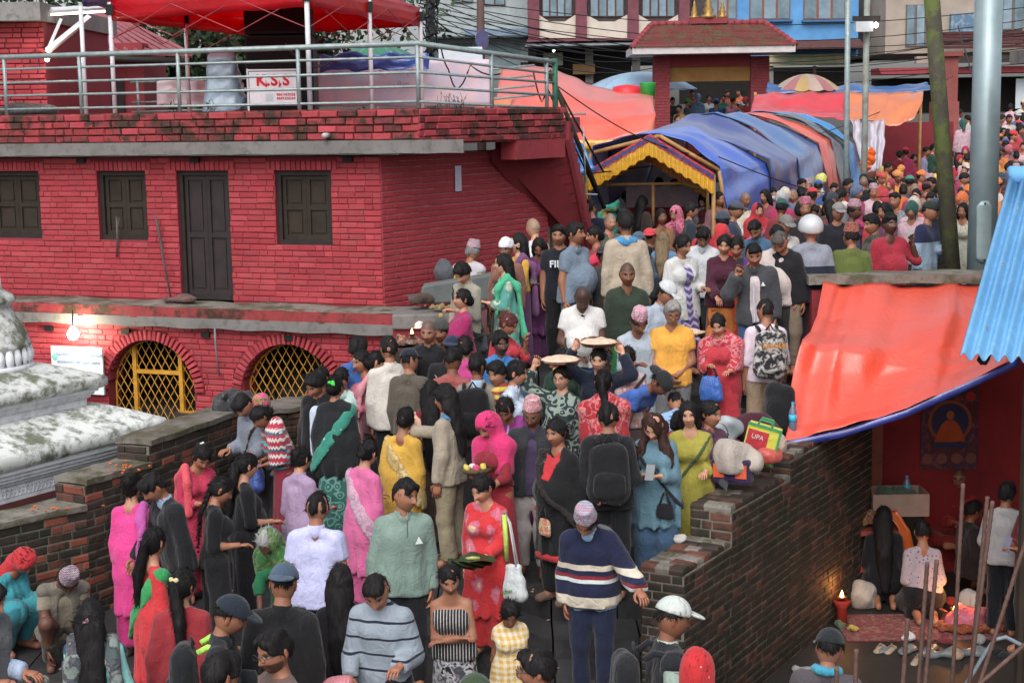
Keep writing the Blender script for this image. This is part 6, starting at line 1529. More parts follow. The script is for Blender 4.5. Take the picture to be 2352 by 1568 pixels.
for k, mt in enumerate((BL1, BL2, BL3, ORG, GRYT, SKY)):
 n = 'tarpaulin'
 rows = [H[k], [a * .5 + b * .5 - BZ * .05 for a, b in zip(H[k], H[k + 1])], [b - BZ * .02 + np.array([0, .06, 0]) for b in H[k + 1]]]
 def sm(r_):                                             # round the hoop
  q = []
  for i in range(len(r_) - 1):
   q.append(r_[i]); q.append((r_[i] + r_[i + 1]) / 2 + BZ * (.1 if 0 < i < 3 else .03))
  return q + [r_[-1]]
 sheet(n, [sm(r_) for r_ in rows], 44, 18, .085 if k < 3 else .05, 5, 20 + k, mt, tt)
BAM = pm('bamboo', '#b08a58', '#957244', rough=.6)
for k in (0,):
 for i in range(4): MB().tube([H[k][i] - BZ * .05, H[k][i + 1] - BZ * .05], .035, 6).build('bamboo_pole', BAM, tt, True)
vt, o2 = thing('valance_canopy', 1500, 600, 25.6, 'tent front with red blue and yellow frilled valance', 'canopy')
Lp, Rp_, Tp = at(1345, 398, 25.4) - o2, at(1640, 402, 25.4) - o2, at(1492, 312, 25.4) - o2
def val(name, dz0, dz1, mat, amp, yoff):
 def fn(u, v):
  p = (Lp * (1 - 2 * u) + Tp * 2 * u) if u < .5 else (Tp * (2 - 2 * u) + Rp_ * (2 * u - 1)); dz = dz0 + (dz1 - dz0) * v
  return p + np.array([0, yoff + amp * math.sin(u * 190) * v, dz + (.015 * math.sin(u * 95) if v == 1 else 0)])
 MB().grid(fn, 200, 3).build(name, mat, vt, True)
val('red_trim', .03, .0, tarp_mat('trim_red', '#c8283a', .2), 0, -.03); val('blue_trim', .0, -.07, tarp_mat('trim_navy', '#3a2f7a', .2), 0, -.02); val('red_band', -.07, -.1, tarp_mat('trim_red', '#c8283a', .2), 0, -.015); val('yellow_frill', -.1, -.31, YELV, .012, -.01)
val('orange_inner', -.1, -.42, tarp_mat('inner_orange', '#d8861c', .3), .015, .9); sheet('marquee_roof', [[Lp, Tp, Rp_], [Lp + np.array([.1, .8, 0]), Tp + np.array([.1, .8, .02]), Rp_ + np.array([.1, .8, 0])]], 20, 4, .01, 4, 3, tarp_mat('trim_red', '#c8283a', .2), vt)
for p in (Lp, Rp_): MB().tube([(p[0], p[1] + .05, 0), p + np.array([0, .05, 0])], .035, 6).build('tent_pole', BAM, vt, True)
for (a, b) in (((1350, 425), (1640, 420)), ((1560, 420), (1640, 440)), ((1625, 405), (1625, 520)), ((1500, 420), (1500, 520))): MB().tube([at(*a, 26.2) - o2, at(*b, 26.2) - o2], .03, 6).build('crossbar', BAM, vt, True)
a = at(1440, 430, 27.6) - o2; b = at(1640, 520, 27.6) - o2; MB().bbox((a[0], 2.2, b[2]), (b[0], 2.24, a[2])).build('back_cloth', cloth('bands #b8a0a4 #a01c28 .9 1.3'), vt)
ot, o = thing('orange_stall_tarp', 1330, 300, 38, 'large orange tarpaulin stall roof hanging left of the gateway pillar', 'tarpaulin')
q = lambda x, y, Y: at(x, y, Y) - o
sheet('tarpaulin', [[q(1150, 160, 41), q(1260, 152, 41), q(1350, 200, 41), q(1500, 220, 41)], [q(1140, 225, 38), q(1255, 215, 38), q(1370, 232, 38), q(1500, 230, 38)], [q(1135, 250, 36.5), q(1250, 275, 36.5), q(1380, 285, 36.5), q(1503, 265, 36.5)], [q(1120, 300, 36), q(1262, 318, 36), q(1380, 328, 36), q(1500, 300, 36)]], 40, 24, .06, 5, 2, ORG, ot)
sheet('tarpaulin_patch', [[q(1095, 228, 37.4), q(1180, 222, 37.4)], [q(1080, 262, 36.3), q(1165, 262, 36.3)]], 10, 6, .03, 5, 6, ORT, ot)
sheet('yellow_fringe', [[q(1330, 322, 35.9), q(1420, 324, 35.9)], [q(1330, 345, 35.9), q(1420, 347, 35.9)]], 16, 3, .02, 7, 8, YELV, ot)
for x, y in ((1150, 160), (1500, 222)): p = q(x, y, 40.9); MB().tube([(p[0], p[1], -.1), p], .04, 6).build('bamboo_pole', BAM, ot, True)
bt, o = thing('blue_stair_tarp', 1290, 350, 24, 'bright blue tarpaulin hung behind the roof stair handrails', 'tarpaulin'); q = lambda x, y, Y: at(x, y, Y) - o
sheet('tarpaulin', [[q(1262, 272, 25), q(1305, 285, 25), q(1312, 300, 25)], [q(1262, 330, 24.6), q(1310, 340, 24.6), q(1345, 350, 24.6)], [q(1270, 385, 24.4), q(1315, 400, 24.4), q(1366, 395, 24.4)]], 14, 12, .04, 6, 4, tarp_mat('azure_tarp', '#1f7fd0', .2, '#2a70c0'), bt)
for x, y in ((1264, 272), (1345, 352)): p = q(x, y, 24.9); MB().tube([(p[0], p[1], -.1), p], .03, 6).build('bamboo_pole', BAM, bt, True)
umbrella('market_umbrella', at(1470, 205, 50.5), 1.8, .55, [tarp_mat('pale_blue_cloth', '#a8cdea', .25)], 'large pale blue umbrella behind the left gateway pillar', 16, 2.4)
umbrella('market_umbrella', at(1852, 208, 41), .9, .42, [tarp_mat('stripe_pink', '#b06a6a', .2), tarp_mat('stripe_yellow', '#b8985c', .2), tarp_mat('stripe_cream', '#b8a090', .2)], 'small striped pink and yellow umbrella behind the red tarpaulin', 15, 2.2)
wt, o = thing('red_water_tank', 1440, 215, 41, 'red plastic drum and green bin on the orange stall', 'drum', z=4.6)
p = at(1440, 222, 41) - o; MB().lathe([(.38, -.3), (.4, .05), (.36, .25), (.1, .3)], 20).build('drum', pm('red_plastic', '#d8303a', rough=.35), wt, True, loc=p);
tag(MB().lathe([(.17, -.2), (.2, .2), (.2, .22)], 14).build('green_bin', pm('green_plastic', '#2f9a44', rough=.4), None, True, loc=at(1488, 210, 40.6)), 'green plastic bin beside the red drum at the gateway pillar', 'bin')
st2, o = thing('red_orange_stall', 1900, 300, 39, 'stall roof of red and peach orange tarpaulin edged with blue right of the gateway', 'stall'); q = lambda x, y, Y: at(x, y, Y) - o
sheet('red_tarpaulin', [[q(1735, 214, 40), q(1830, 213, 40), q(1946, 214, 40)], [q(1728, 240, 39), q(1830, 248, 39), q(1946, 262, 39)], [q(1722, 268, 38), q(1830, 262, 38), q(1946, 275, 38)]], 24, 12, .06, 6, 5, REDT, st2)
sheet('orange_tarpaulin', [[q(1944, 214, 39.8), q(2040, 213, 39.8), q(2120, 208, 39.8)], [q(1944, 255, 38.8), q(2050, 255, 38.8), q(2118, 235, 38.8)], [q(1944, 272, 38.2), q(2065, 288, 38.2), q(2098, 275, 38.2)]], 24, 12, .06, 5, 9, ORT, st2)
sheet('blue_edge', [[q(1762, 192, 41), q(1860, 205, 41), q(1960, 192, 41), q(2040, 200, 41), q(2125, 190, 41)], [q(1760, 212, 40.2), q(1860, 218, 40.2), q(1960, 212, 40.2), q(2050, 216, 40.2), q(2142, 207, 40.2)]], 40, 5, .06, 7, 11, tarp_mat('blue_edge_tarp', '#3066b4', .2, '#2c5680'), st2)
for x in (1735, 1946, 2115): p = q(x, 212, 40); MB().tube([(p[0], p[1], -.3), p], .04, 6).build('bamboo_pole', BAM, st2, True)
ps, o = thing('clear_plastic_sheet', 1990, 350, 36.8, 'translucent white plastic sheet hanging at the end of the blue tents', 'sheet'); q = lambda x, y, Y: at(x, y, Y) - o
sheet('plastic', [[q(1955, 272, 36.4), q(1990, 282, 36.4), q(2032, 275, 36.4)], [q(1960, 320, 36.2), q(1995, 330, 36.2), q(2030, 330, 36.2)], [q(1985, 400, 36), q(2005, 395, 36), q(2022, 390, 36)]], 20, 14, .05, 8, 13, CLR, ps)
fl, o = thing('garland_bundle', 1995, 400, 34, 'bundle of orange marigold garlands carried above the far crowd', 'garland')
for k in range(5):
 a = at(1984 + k * 5, 372 - k * 3, 34) - o; lump('garland', a + o - o, (.07, .06, .28 - .02 * k), 30 + k, MAR, None, None, .02, 40, .03, fl, flat=False)
MB().tube([(0, 0, 0), at(1990, 380, 34) - o], .02, 5).build('garland_pole', BAM, fl)
# ================================================================== ORANGE TARPAULIN OVER THE COURT
ct, o = thing('court_tarpaulin', 2000, 800, 16, 'big bright orange tarpaulin with blue underside slung over the sunken court', 'tarpaulin', z=Z_COURT); q = lambda x, y, Y: at(x, y, Y) - o
XS = (1888, 1960, 2080, 2200, 2335)
rows = [[q(x, y, Y_) for x, y in zip(X_, L_)] for X_, L_, Y_ in (
 (XS, (650, 655, 655, 655, 655), 17.3), ((1878, 1935, 2080, 2200, 2335), (722, 735, 722, 712, 702), 16.5), ((1862, 1925, 2080, 2200, 2335), (760, 775, 765, 752, 738), 16.0),
 ((1838, 1925, 2080, 2200, 2335), (786, 796, 806, 790, 768), 15.62), ((1834, 1925, 2080, 2200, 2335), (800, 812, 822, 804, 778), 15.5), ((1824, 1925, 2080, 2200, 2335), (850, 860, 852, 828, 792), 15.35),
 ((1815, 1930, 2080, 2200, 2335), (905, 905, 888, 852, 802), 15.15), ((1806, 1930, 2080, 2200, 2335), (985, 965, 922, 872, 815), 14.88), ((1800, 1930, 2080, 2200, 2340), (1014, 987, 940, 887, 822), 14.72))]
sheet('orange_side', rows, 90, 80, .05, 6, 3, ORG2, ct)
sheet('blue_side', [rows[-1], [p + np.array([.0, -.01, -.075]) for p in rows[-1]]], 50, 2, .006, 5, 2, tarp_mat('tarp_blue_back', '#2c3a9a', .1), ct)
MB().tube([rows[0][0], at(1895, 640, 17.6) - o], .012, 5).build('tie_rope', BLK, ct); MB().tube([rows[-1][0], at(1792, 1030, 14.6) - o], .01, 5).build('tie_rope', BLK, ct)
tr, o = thing('blue_tin_roof', 2330, 700, 12, 'corner of a blue corrugated tin roof at the right edge', 'roof', z=Z_COURT)
a, b, c, d = at(2205, 818, 12) - o, at(2318, 408, 15) - o, at(3100, 408, 15.2) - o, at(3100, 870, 12.2) - o  # sheet carried on past the view to shade the court
TIN = paint_mat('blue_tin', '#74b6e6', '#6aaade', '#92c2e4', .3, rough=.38)
def corr(u, v):
 p = (a * (1 - u) + d * u) * (1 - v) + (b * (1 - u) + c * u) * v; w_ = np.linalg.norm(d - a) * u
 return p + BZ * .028 * math.sin(w_ / .082 * 2 * math.pi * .75)
MB().grid(corr, 340, 4).build('corrugated_sheet', TIN, tr, True, solid=.006)
MB().tube([b + BZ * .02, c + BZ * .02], .09, 8).build('ridge_cap', TIN, tr, True)
for v in (.12, .45, .78):
 for u in (.05, .22, .4): p = corr(u, v); MB().tube([p, p + BZ * .035], .009, 6).build('roofing_screw', GALV, tr)
for u, v in ((.0, .3), (.06, .34)): pass
MB().tube([a + np.array([.3, .4, -.1]), (b + np.array([.3, -.3, -.1]))], .05, 6).build('rafter', WOOD, tr)
for t in (.15, .8): p = a * (1 - t) + b * t; MB().tube([(p[0] + .5, p[1], 0), (p[0] + .5, p[1], p[2] - .05)], .05, 8).build('post', WOOD, tr)
nh = empty('added_shade_house', (8, 10, Z_COURT), 0, 'unseen plastered house added to shade the right side of the sunken court', 'building'); MB().bbox((-1.9, -8, 0), (3, 8.5, 5.6)).build('wall', bge, nh); MB().bbox((-2.1, -8.2, 5.6), (3.2, 8.7, 5.75)).build('roof', CONC, nh)  # out of view, added only to keep sky light off the court
RUST = pm('rusty_steel', '#6a5048', '#543e38', scale=20, rough=.7, bump=.4, bscale=90)
for k, (x0, y0, x1, y1, Y) in enumerate(((2212, 1110, 2190, 1520, 9.2), (2268, 1140, 2225, 1590, 9.0), (2280, 1150, 2222, 1600, 8.8), (2130, 1290, 2105, 1640, 8.6), (2152, 1285, 2118, 1640, 8.5), (2085, 1420, 2068, 1640, 8.2), (1967, 1490, 1962, 1660, 8.0), (1922, 1530, 1918, 1660, 7.9), (2360, 1230, 2240, 1600, 8.7), (2365, 1470, 2250, 1570, 8.4))):
 a, b = at(x0, y0, Y), at(x1, y1, Y); d = a - b; b2 = b + d * ((Z_COURT - b[2]) / d[2]); n = int(np.linalg.norm(a - b2) / .022); m = MB()
 m.tube([b2 + (a - b2) * i / n for i in range(n + 1)], [.0115 + .0025 * (i % 2) for i in range(n + 1)], 6)
 lab = ['rusty steel rod nearest the person in white', 'tall rusty rod crossing the person in white', 'second rusty rod crossing the person in white', 'rusty rod before the person in the floral shirt', 'rusty rod paired beside the person in the floral shirt', 'shorter rusty rod left of the paired rods', 'short rusty rod rising at the bottom edge', 'shortest rusty rod beside the person in the dark cap', 'rusty rod leaning in from the right edge', 'low rusty rod slanting in from the right edge'][k]
 tag(m.build('steel_rod', RUST, None, True), lab, 'rod', 'reinforcing rods sticking up at the right')
cd = empty('conduit_pipe', tuple(at(2230, 1560, 9)), 0, 'bent grey conduit pipe looping among the steel rods', 'pipe'); o = np.array(cd.location)
MB().tube([at(x, y, 9) - o for x, y in ((2205, 1590), (2235, 1545), (2262, 1500), (2285, 1468), (2310, 1462), (2345, 1480), (2365, 1500))], .013, 8).build('pipe', pm('grey_conduit', '#7d8890', rough=.4), cd, True)
# ================================================================== IN THE SUNKEN COURT
po = empty('painted_scroll', tuple(at(2182, 985, 16.85)), 0, 'hanging painted scroll with an orange seated figure in a round halo', 'painting')
pw_ = at(2248, 985, 16.85)[0] - at(2118, 985, 16.85)[0]; ph_ = at(2182, 880, 16.85)[2] - at(2182, 1068, 16.85)[2]
MB().box((0, .02, 0), (pw_, .02, ph_)).build('scroll_cloth', cloth('blot #5c2a2e #3a3350 #7a3a34 9'), po)
def disc(r0, z, mat, y, sx=1, nm='halo', n=28, x=0): MB().poly([(x + r0 * sx * math.cos(t), y, z + r0 * math.sin(t)) for t in np.linspace(0, 2 * math.pi, n, endpoint=False)], [tuple(range(n))]).build(nm, mat, po, solid=.002)
disc(.24, .08, pm('scroll_ochre', '#8a4a30'), .006); disc(.205, .08, pm('scroll_navy', '#2c3052'), .002);
def prof(pts, mat, y, nm): MB().poly([(x, y, z) for x, z in pts], [tuple(range(len(pts)))]).build(nm, mat, po, solid=.002)
prof([(-.17, -.14), (.17, -.14), (.13, -.02), (.085, .06), (.04, .1), (-.04, .1), (-.085, .06), (-.13, -.02)], pm('scroll_orange', '#a84a20', '#90401c'), -.002, 'robe'); disc(.05, .155, pm('scroll_skin', '#9a6038'), -.002, .85, 'figure_head'); prof([(-.2, -.2), (.2, -.2), (.17, -.145), (-.17, -.145)], pm('scroll_navy', '#2c3052'), -.004, 'lotus_seat')
for x in (-.24, -.08, .08, .24): disc(.06, -.33, pm('scroll_pale', '#7a4a44'), .004, 1, 'small_figure', 12, x)
for x_ in (-1, 1): disc(.055, .36, pm('scroll_red', '#a03028'), .004, 1, 'corner_medallion', 12, x_ * .22)
for x_, nmch in ((-.22, 0), (.22, 1), (-.2, 2), (.2, 3)):
 pass
tb = empty('red_table', tuple(np.append(at(2000, 1200, 16.1)[:2], Z_COURT)), 0, 'low reddish wooden stand holding flowers and offerings by the shrine wall', 'table')
RWD = pm('red_wood', '#8a4038', '#743630')
MB().box((0, 0, .74), (.62, .5, .05)).build('top', RWD, tb)
for x_ in (-.27, .27):
 for y_ in (-.2, .2): MB().box((x_, y_, .36), (.07, .07, .72)).build('leg', RWD, tb)
MB().box((0, -.2, .35), (.5, .05, .07)).build('crossbar', RWD, tb); MB().box((.16, -.22, .38), (.34, .02, .7)).build('side_cloth', pm('pale_cloth', '#8d7c84'), tb)
tp_ = np.array(tb.location)
lump('flower_offerings', tp_ + np.array([-.1, 0, .86]), (.2, .16, .09), 4, cloth('blot #6a4a30 #a08a2c #7a2c4a 22'), 'heap of yellow and purple flower offerings on the reddish stand', 'flowers', .03, 30, .02)
tag(sheet('orange_scarf', [[tp_ + np.array([.1, -.18, .95]), tp_ + np.array([.22, -.18, .97])], [tp_ + np.array([.22, -.26, .8]), tp_ + np.array([.34, -.26, .78])], [tp_ + np.array([.3, -.28, .5]), tp_ + np.array([.42, -.28, .48])]], 6, 12, .012, 8, 3, tarp_mat('orange_silk', '#d8641c', .2), None), 'orange ceremonial scarf hanging from the flower stand', 'scarf')
bx = empty('open_carton', tuple(np.append(at(2060, 1120, 16.3)[:2], .35)), 0, 'open pale box with green bottles beside the flower stand', 'box'); CB = pm('pale_carton', '#a89084', '#967e72')
for c_, d_ in (((0, -.2, .12), (.58, .015, .24)), ((0, .2, .12), (.58, .015, .24)), ((-.29, 0, .12), (.015, .4, .24)), ((.29, 0, .12), (.015, .4, .24)), ((0, 0, .01), (.57, .39, .02))): MB().box(c_, d_).build('carton_panel', CB, bx)
lump('green_contents', np.array(bx.location) + np.array([0, 0, .2]), (.24, .15, .06), 3, '#4a6a54', 'green leaf packets inside the pale open box', 'packets', .02, 30, .02)
MB().box((0, 0, -.42), (.5, .36, .84)).build('carton_stand', DARK, bx)
def bottle(name, c, r, h_, mat, capm, label):
 e_ = empty(name, tuple(c), 0, label, 'bottle'); MB().lathe([(r * .9, 0), (r, .01), (r, h_ * .68), (r * .5, h_ * .85), (r * .36, h_ * .95)], 14).build('bottle_body', mat, e_, True); MB().lathe([(r * .42, h_ * .94), (r * .42, h_)], 10).build('cap', capm, e_); MB().lathe([(r * 1.02, h_ * .35), (r * 1.02, h_ * .6)], 14).build('bottle_label', capm, e_, True); return e_
PET = pm('pet_plastic', '#6a7688', '#58647a', rough=.2, spec=.6, bump=0); CYN = pm('cyan_cap', '#48b4d8', rough=.4, bump=0)
bottle('water_bottle', np.array(bx.location) + np.array([.12, .05, .14]), .04, .24, PET, CYN, 'clear water bottle standing in the open pale box')
lump('plastic_bundle', np.array([4.05, 16.1, Z_COURT + .22]), (.3, .22, .22), 7, pm('cloudy_plastic', '#5a5a58', '#8a8a86', scale=9, rough=.3), 'cloudy plastic wrapped bundle behind the kneeling people', 'bundle', .03, 12, .03)
MAT_ = atz(2130, 1440, Z_COURT); tag(MB().box((0, 0, .006), (1.75, .8, .012)).build('red_mat', cloth('blot #7a1c24 #5a141c #8a5a50 18'), None, loc=MAT_), 'dark red patterned mat under the kneeling people', 'mat')
for (x, y, r_, c_, lab) in ((1985, 1395, (.16, .13, .17), '#b8b0a4', 'white carrier bag with red print left of the kneeling people'), (1890, 1395, (.12, .1, .13), 'blot #b02838 #c85a6a #7a1c2c 16', 'red and white plastic bag at the foot of the mossy wall'), (2215, 1445, (.2, .15, .15), 'satin #c8506a', 'pink plastic bag of food right of the kneeling people'), (2225, 1400, (.13, .1, .14), '#b0b4b6', 'white plastic bag behind the pink bag'), (1890, 1340, (.12, .1, .09), '#3c4a3e', 'dark green bundle against the mossy wall')):
 p = atz(x, y, Z_COURT); lump('carrier_bag', p + BZ * r_[2] * .7, r_, int(x), c_, lab, 'bag', .022, 18, .018)
lump('clear_plastic_litter', atz(2150, 1500, Z_COURT) + BZ * .02, (.5, .14, .035), 17, pm('litter_plastic', '#7c8284', '#5c6264', scale=12, rough=.25), 'crumpled clear plastic strip lying on the court floor', 'plastic sheet', .02, 20, .02)
for x, y, lab in ((2020, 1492, 'pale left sandal of the pair on the court floor'), (2045, 1494, 'pale right sandal of the pair on the court floor'), (2105, 1520, 'single pale sandal near the bottom rods')):
 p = atz(x, y, Z_COURT); s_ = empty('sandal', tuple(p), R(60), lab, 'sandal'); sd_ = Sdf(.012, .02); sd_.cap((-.09, 0, .02), (.08, 0, .02), .035, .042); V, F = sd_.mesh(); mesh_np('sole', V * [1, 1, .5], F, pm('sandal_tan', '#a89884'), s_); MB().tube([(.03, -.04, .01), (.04, 0, .055), (.03, .04, .01)], .01, 6).build('sandal_strap', pm('sandal_tan2', '#8a7c6c'), s_, True)
rgc = random.Random(31)
for k, (x, y, c_, lab) in enumerate(((1935, 1440, '#5a6a4a', 'green leaf plate on the court floor left of the white carrier bag'), (1960, 1450, '#b8a03a', 'yellow flower packet on the court floor'), (2085, 1470, '#c8c4c0', 'white paper cup pile near the sandals'), (2170, 1475, '#7a2c34', 'dark red cloth scrap at the mat edge'), (2250, 1475, '#8a8c8e', 'grey plastic scrap between the rods'), (2290, 1500, '#22242a', 'black shoe left among the rods'), (2312, 1508, '#22242a', 'second black shoe among the rods'), (2200, 1510, '#a08468', 'brown paper bundle among the rods'), (1875, 1480, '#8a9094', 'pale litter scrap by the mossy wall foot'), (1845, 1545, '#9a9c98', 'white litter scrap at the bottom of the mossy wall'), (2140, 1390, '#c8b070', 'leaf bowl of rice beside the kneeling people'), (2190, 1385, '#c83a2c', 'red offering packet beside the kneeling people'))):
 lump('floor_clutter', atz(x, y, Z_COURT) + BZ * .03, (rgc.uniform(.06, .1), rgc.uniform(.045, .07), .045), k + 3, c_, lab, 'clutter', .014, 34, .012)
def flame(name, c, s_, label, energy):
 e_ = empty(name, tuple(c), 0, label, 'flame'); sd_ = Sdf(.012 * max(1, s_), .01); sd_.cap((0, 0, .01 * s_), (0, 0, .07 * s_), .022 * s_, .006 * s_); V, F = sd_.mesh(); mesh_np('fire', V, F, emis('fire_glow', (1, .42, .08), 10), e_)
 MB().lathe([(.02 * s_, -.03), (.045 * s_, -.01), (.05 * s_, .004), (.03 * s_, 0)], 12).build('oil_dish', pm('clay', '#5a3a2a'), e_, True)
 ld_ = bpy.data.lights.new('fire_light', 'POINT'); ld_.energy = energy; ld_.color = (1, .38, .1); ld_.shadow_soft_size = .05; l_ = bpy.data.objects.new('fire_light', ld_); link(l_, e_); l_.location = (0, 0, .09 * s_ + .05)
p = atz(2195, 1330, Z_COURT); flame('offering_fire', np.array([4.35, 15.0, Z_COURT + .12]), 1.6, 'small offering fire glowing before the seated person in red', 4.5)
flame('oil_lamp', np.array([3.25, 15.1, Z_COURT + .3]), 1, 'oil lamp flame on a red stand at the foot of the flower stand', 2.5)
tag(MB().lathe([(.06, -.3), (.05, -.1), (.09, -.03)], 12).build('lamp_stand', pm('red_lacquer', '#a02c20'), None, True, loc=(3.25, 15.1, Z_COURT + .29)), 'red lacquered lamp stand on the court floor', 'stand')
lump('fire_offerings', np.array([4.5, 14.95, Z_COURT + .06]), (.34, .22, .07), 9, cloth('blot #7a3018 #a8561c #5a2418 20'), 'tray of marigolds and offerings round the small fire', 'offerings', .03, 26, .02)
ol = empty('offering_ledge', tuple(at(1000, 720, 18.4)), 0, 'grey stone ledge with troughs and offerings beside the building corner', 'ledge'); o = np.array(ol.location)
a, b = at(905, 712, 18.7), at(1062, 712, 18.6); MB().bbox((a[0] - o[0], -.05, -.18), (b[0] - o[0] + .2, .75, .0)).build('stone_ledge', CONC, ol, bevel=.02)
MB().bbox((a[0] - o[0], .0, -1.6), (b[0] - o[0] + .2, .7, -.18)).build('ledge_base', REDW, ol)
p = at(1010, 690, 19.1) - o; MB().hexa([p + np.array(v) for v in ((-.25, -.2, -.02), (.9, .1, -.02), (.9, .5, -.02), (-.25, .2, -.02), (-.2, -.2, .2), (.9, .1, .34), (.9, .4, .34), (-.2, .15, .2))]).build('stone_slab', pm('grey_slab', '#6a7070', '#5c6262'), ol, bevel=.02)
lump('dark_bundle', at(965, 690, 18.8) + BZ * .02, (.16, .12, .07), 6, '#4a3c34', 'dark bundle of cloth and leaves on the stone ledge', 'bundle', .02, 25, .018)
lump('flower_tray', at(1010, 706, 18.6), (.14, .08, .025), 8, cloth('blot #6a5a3c #a8904c #7a6a48 30'), 'tray of pale flowers on the stone ledge', 'flowers', .015, 40, .014)
ob = empty('altar_block', tuple(at(935, 800, 17.6)), 0, 'rough stone block heaped with offerings beside the steps', 'altar'); o = np.array(ob.location)
a, b = at(868, 792, 17.6) - o, at(995, 792, 17.6) - o; MB().bbox((a[0], 0, -1.2), (b[0], .5, .0)).build('stone_block', OLDB2, ob, bevel=.03)
lump('offering_heap', at(935, 786, 17.75), (.26, .16, .05), 12, cloth('blot #4a3a30 #7a3a30 #8a8070 26'), 'heap of leaves rice and red powder on the stone block', 'offerings', .025, 30, .018)
flame('oil_lamp', at(946, 762, 17.7) - BZ * .02, .9, 'bright oil lamp flame among the offerings on the stone block', 1.2)
tag(lump('white_flower', at(962, 748, 17.8), (.05, .04, .04), 5, '#c8c0d0', None, None, .01, 60, .01), 'white paper flower behind the oil lamp flame', 'flower')
lump('rucksack', at(1020, 640, 19.9) + BZ * .1, (.13, .1, .16), 9, '#5a5e66', 'grey rucksack leaning on the side wall by the stone ledge', 'backpack', .008, 18, .016)
m = MB(); rgc = random.Random(8)
for i in range(420):
 x, y = rgc.uniform(-4.5, 3.2), rgc.uniform(9.2, 19)
 if x > .9 + .59 * (y - 12.25) or y > 17.6 + 1.1 * max(0, .3 - x): continue
 m.box((x, y, ground(x, y) + .008), (rgc.uniform(.015, .05), rgc.uniform(.01, .035), .005), rotz(rgc.uniform(0, 6)))
tag(m.build('step_litter', cloth('blot #8a8478 #b0703a #c8c0b0 30')), 'scattered petals paper and rice on the dark stone steps', 'litter', kind='stuff')
# ================================================================== THE CROWD
REC = {}
def locate(sk, face, x, y, topz, g=None, Y=None, Y0=7.5):
 """stand a figure on the ground so that the top of its head is seen at (x, y)"""
 off = rotz(R(face)) @ (sk.J['head'] + vec(0, 0, topz))
 if Y is not None:
  p = at(x, y, Y); f_ = p - off
  if g is not None: f_[2] = g
  return f_
 Yq = Y0
 while Yq < 49:
  p = at(x, y, Yq); f_ = p - off; gz = ground(f_[0], f_[1]) if g is None else g
  if f_[2] <= gz: break
  Yq += .02
 f_[2] = gz; return f_
NP = [0]
def P(x, y, label, h=1.62, face=0, T='tee #888', B='pants #25252a', hair='short', skin='b', arms='dd', W='', hat=None, g=None, Y=None, key=None, group=None, cat='person', **kw):
 NP[0] += 1
 spec = dict(h=h, tops=[t.strip() for t in T.split(';') if t.strip()], bot=B, hair=hair, skin=skin, arms=arms, wraps=[t.strip() for t in W.split(';') if t.strip()], hat=hat, seed=NP[0] * 7 + 3, **kw)
 jr = random.Random(NP[0]); arms = [tuple(tuple(v + jr.uniform(-.09, .09) for v in q) for q in ARM[a_]) if a_ not in 'dsk' else a_ for a_ in arms] if not isinstance(arms, list) else arms
 sk = Skel(h, bool(kw.get('fem')), kw.get('legs', 'stand'), kw.get('lean', 0) + jr.uniform(0, 5), kw.get('nod', 6) + jr.uniform(-3, 5), kw.get('yaw', 0) + jr.uniform(-14, 14), kw.get('tilt', 0) + jr.uniform(-5, 5), arms, kw.get('fat', 1.0) * jr.uniform(.97, 1.08), child=h < 1.35, side=jr.uniform(-3, 3), tw=R(jr.uniform(-10, 10))); spec['SK'] = sk
 topz = .128 * sk.S * sk.hs + (.05 if hat and hat.startswith(('topi', 'turban', 'helmet')) else .012)
 loc = locate(sk, face, x, y, topz, g, Y)
 spec['lod'] = 0 if loc[1] < 15.5 else (1 if loc[1] < 20.5 else 2)
 root, sk = build_person('person', spec)
 root.location = tuple(float(v) for v in loc); root.rotation_euler = (0, 0, R(face))
 tag(root, label, cat, group or ('people at the foot of the steps' if loc[1] < 13.5 else 'people on the steps' if loc[1] < 19 else 'people in the square'))
 rec = dict(loc=loc, Rz=rotz(R(face)), sk=sk, root=root, face=face)
 if key: REC[key] = rec
 return rec
def wp(rec, p): return rec['loc'] + rec['Rz'] @ np.asarray(p, float)
F_ = dict(fem=1)
BK = '#1b1a1d'
P(52, 1255, 'seated person in teal with a red cloth wrapped over the head', 1.5, 60, 'kurta #1f8a96', 'skirt #1d6a78', 'lowbun', 'c', 'rf', 'hood #c01a28', fem=1, legs='squat', nod=35, lean=20, group='people at the foot of the wall')
P(152, 1283, 'seated person in tan shirt and patterned cap reaching into a green bowl', 1.58, 25, 'tee #8c8270;vest #6f6a60', 'pants #3a3430', 'short', 'd', 'rr', '', 'topi topi #9a8090 #6a5868 #b0a0a8', legs='squat', nod=45, lean=28, open=1, group='people at the foot of the wall')
P(-28, 1325, 'person in grey waistcoat and pale blue sleeves cut by the left edge', 1.66, 70, 'shirt #a3b6d2;vest #5d5f64', 'pants #45464a', 'short', 'b', 'bb', nod=20, key='vest')
P(208, 1368, 'person in mint blouse and flowered scarf with back turned', 1.55, 176, 'sleeved #8fd8d2', 'skirt #2a2a30', 'long', 'b', 'bb', 'drape blot #4a5a5c #4a2a44 #7a8a84 10;drapeR blot #4a5a5c #4a2a44 #7a8a84 10;strap #2c4a66', fem=1, nod=10, hairbits=[('#d890b0', 0, .11, .0, .022)], key='mint')
P(300, 1083, 'person in bright pink tunic and trousers with a long magenta shawl', 1.57, 172, 'kurta dots #e02c8a #f070b0 60 .12', 'loose #b8186e', 'bun', 'a', 'dd', 'drapeR #c050a8', fem=1, yaw=10, shoes='#3a2a2a', lean=3)
P(350, 1080, 'person in black zip jacket over a pale collar leaning left', 1.68, -62, 'jacket #1d1f24', 'pants #1b1c20', 'short', 'b', 'dr', nod=30, lean=10, collar='#8fa8c8', yaw=0)
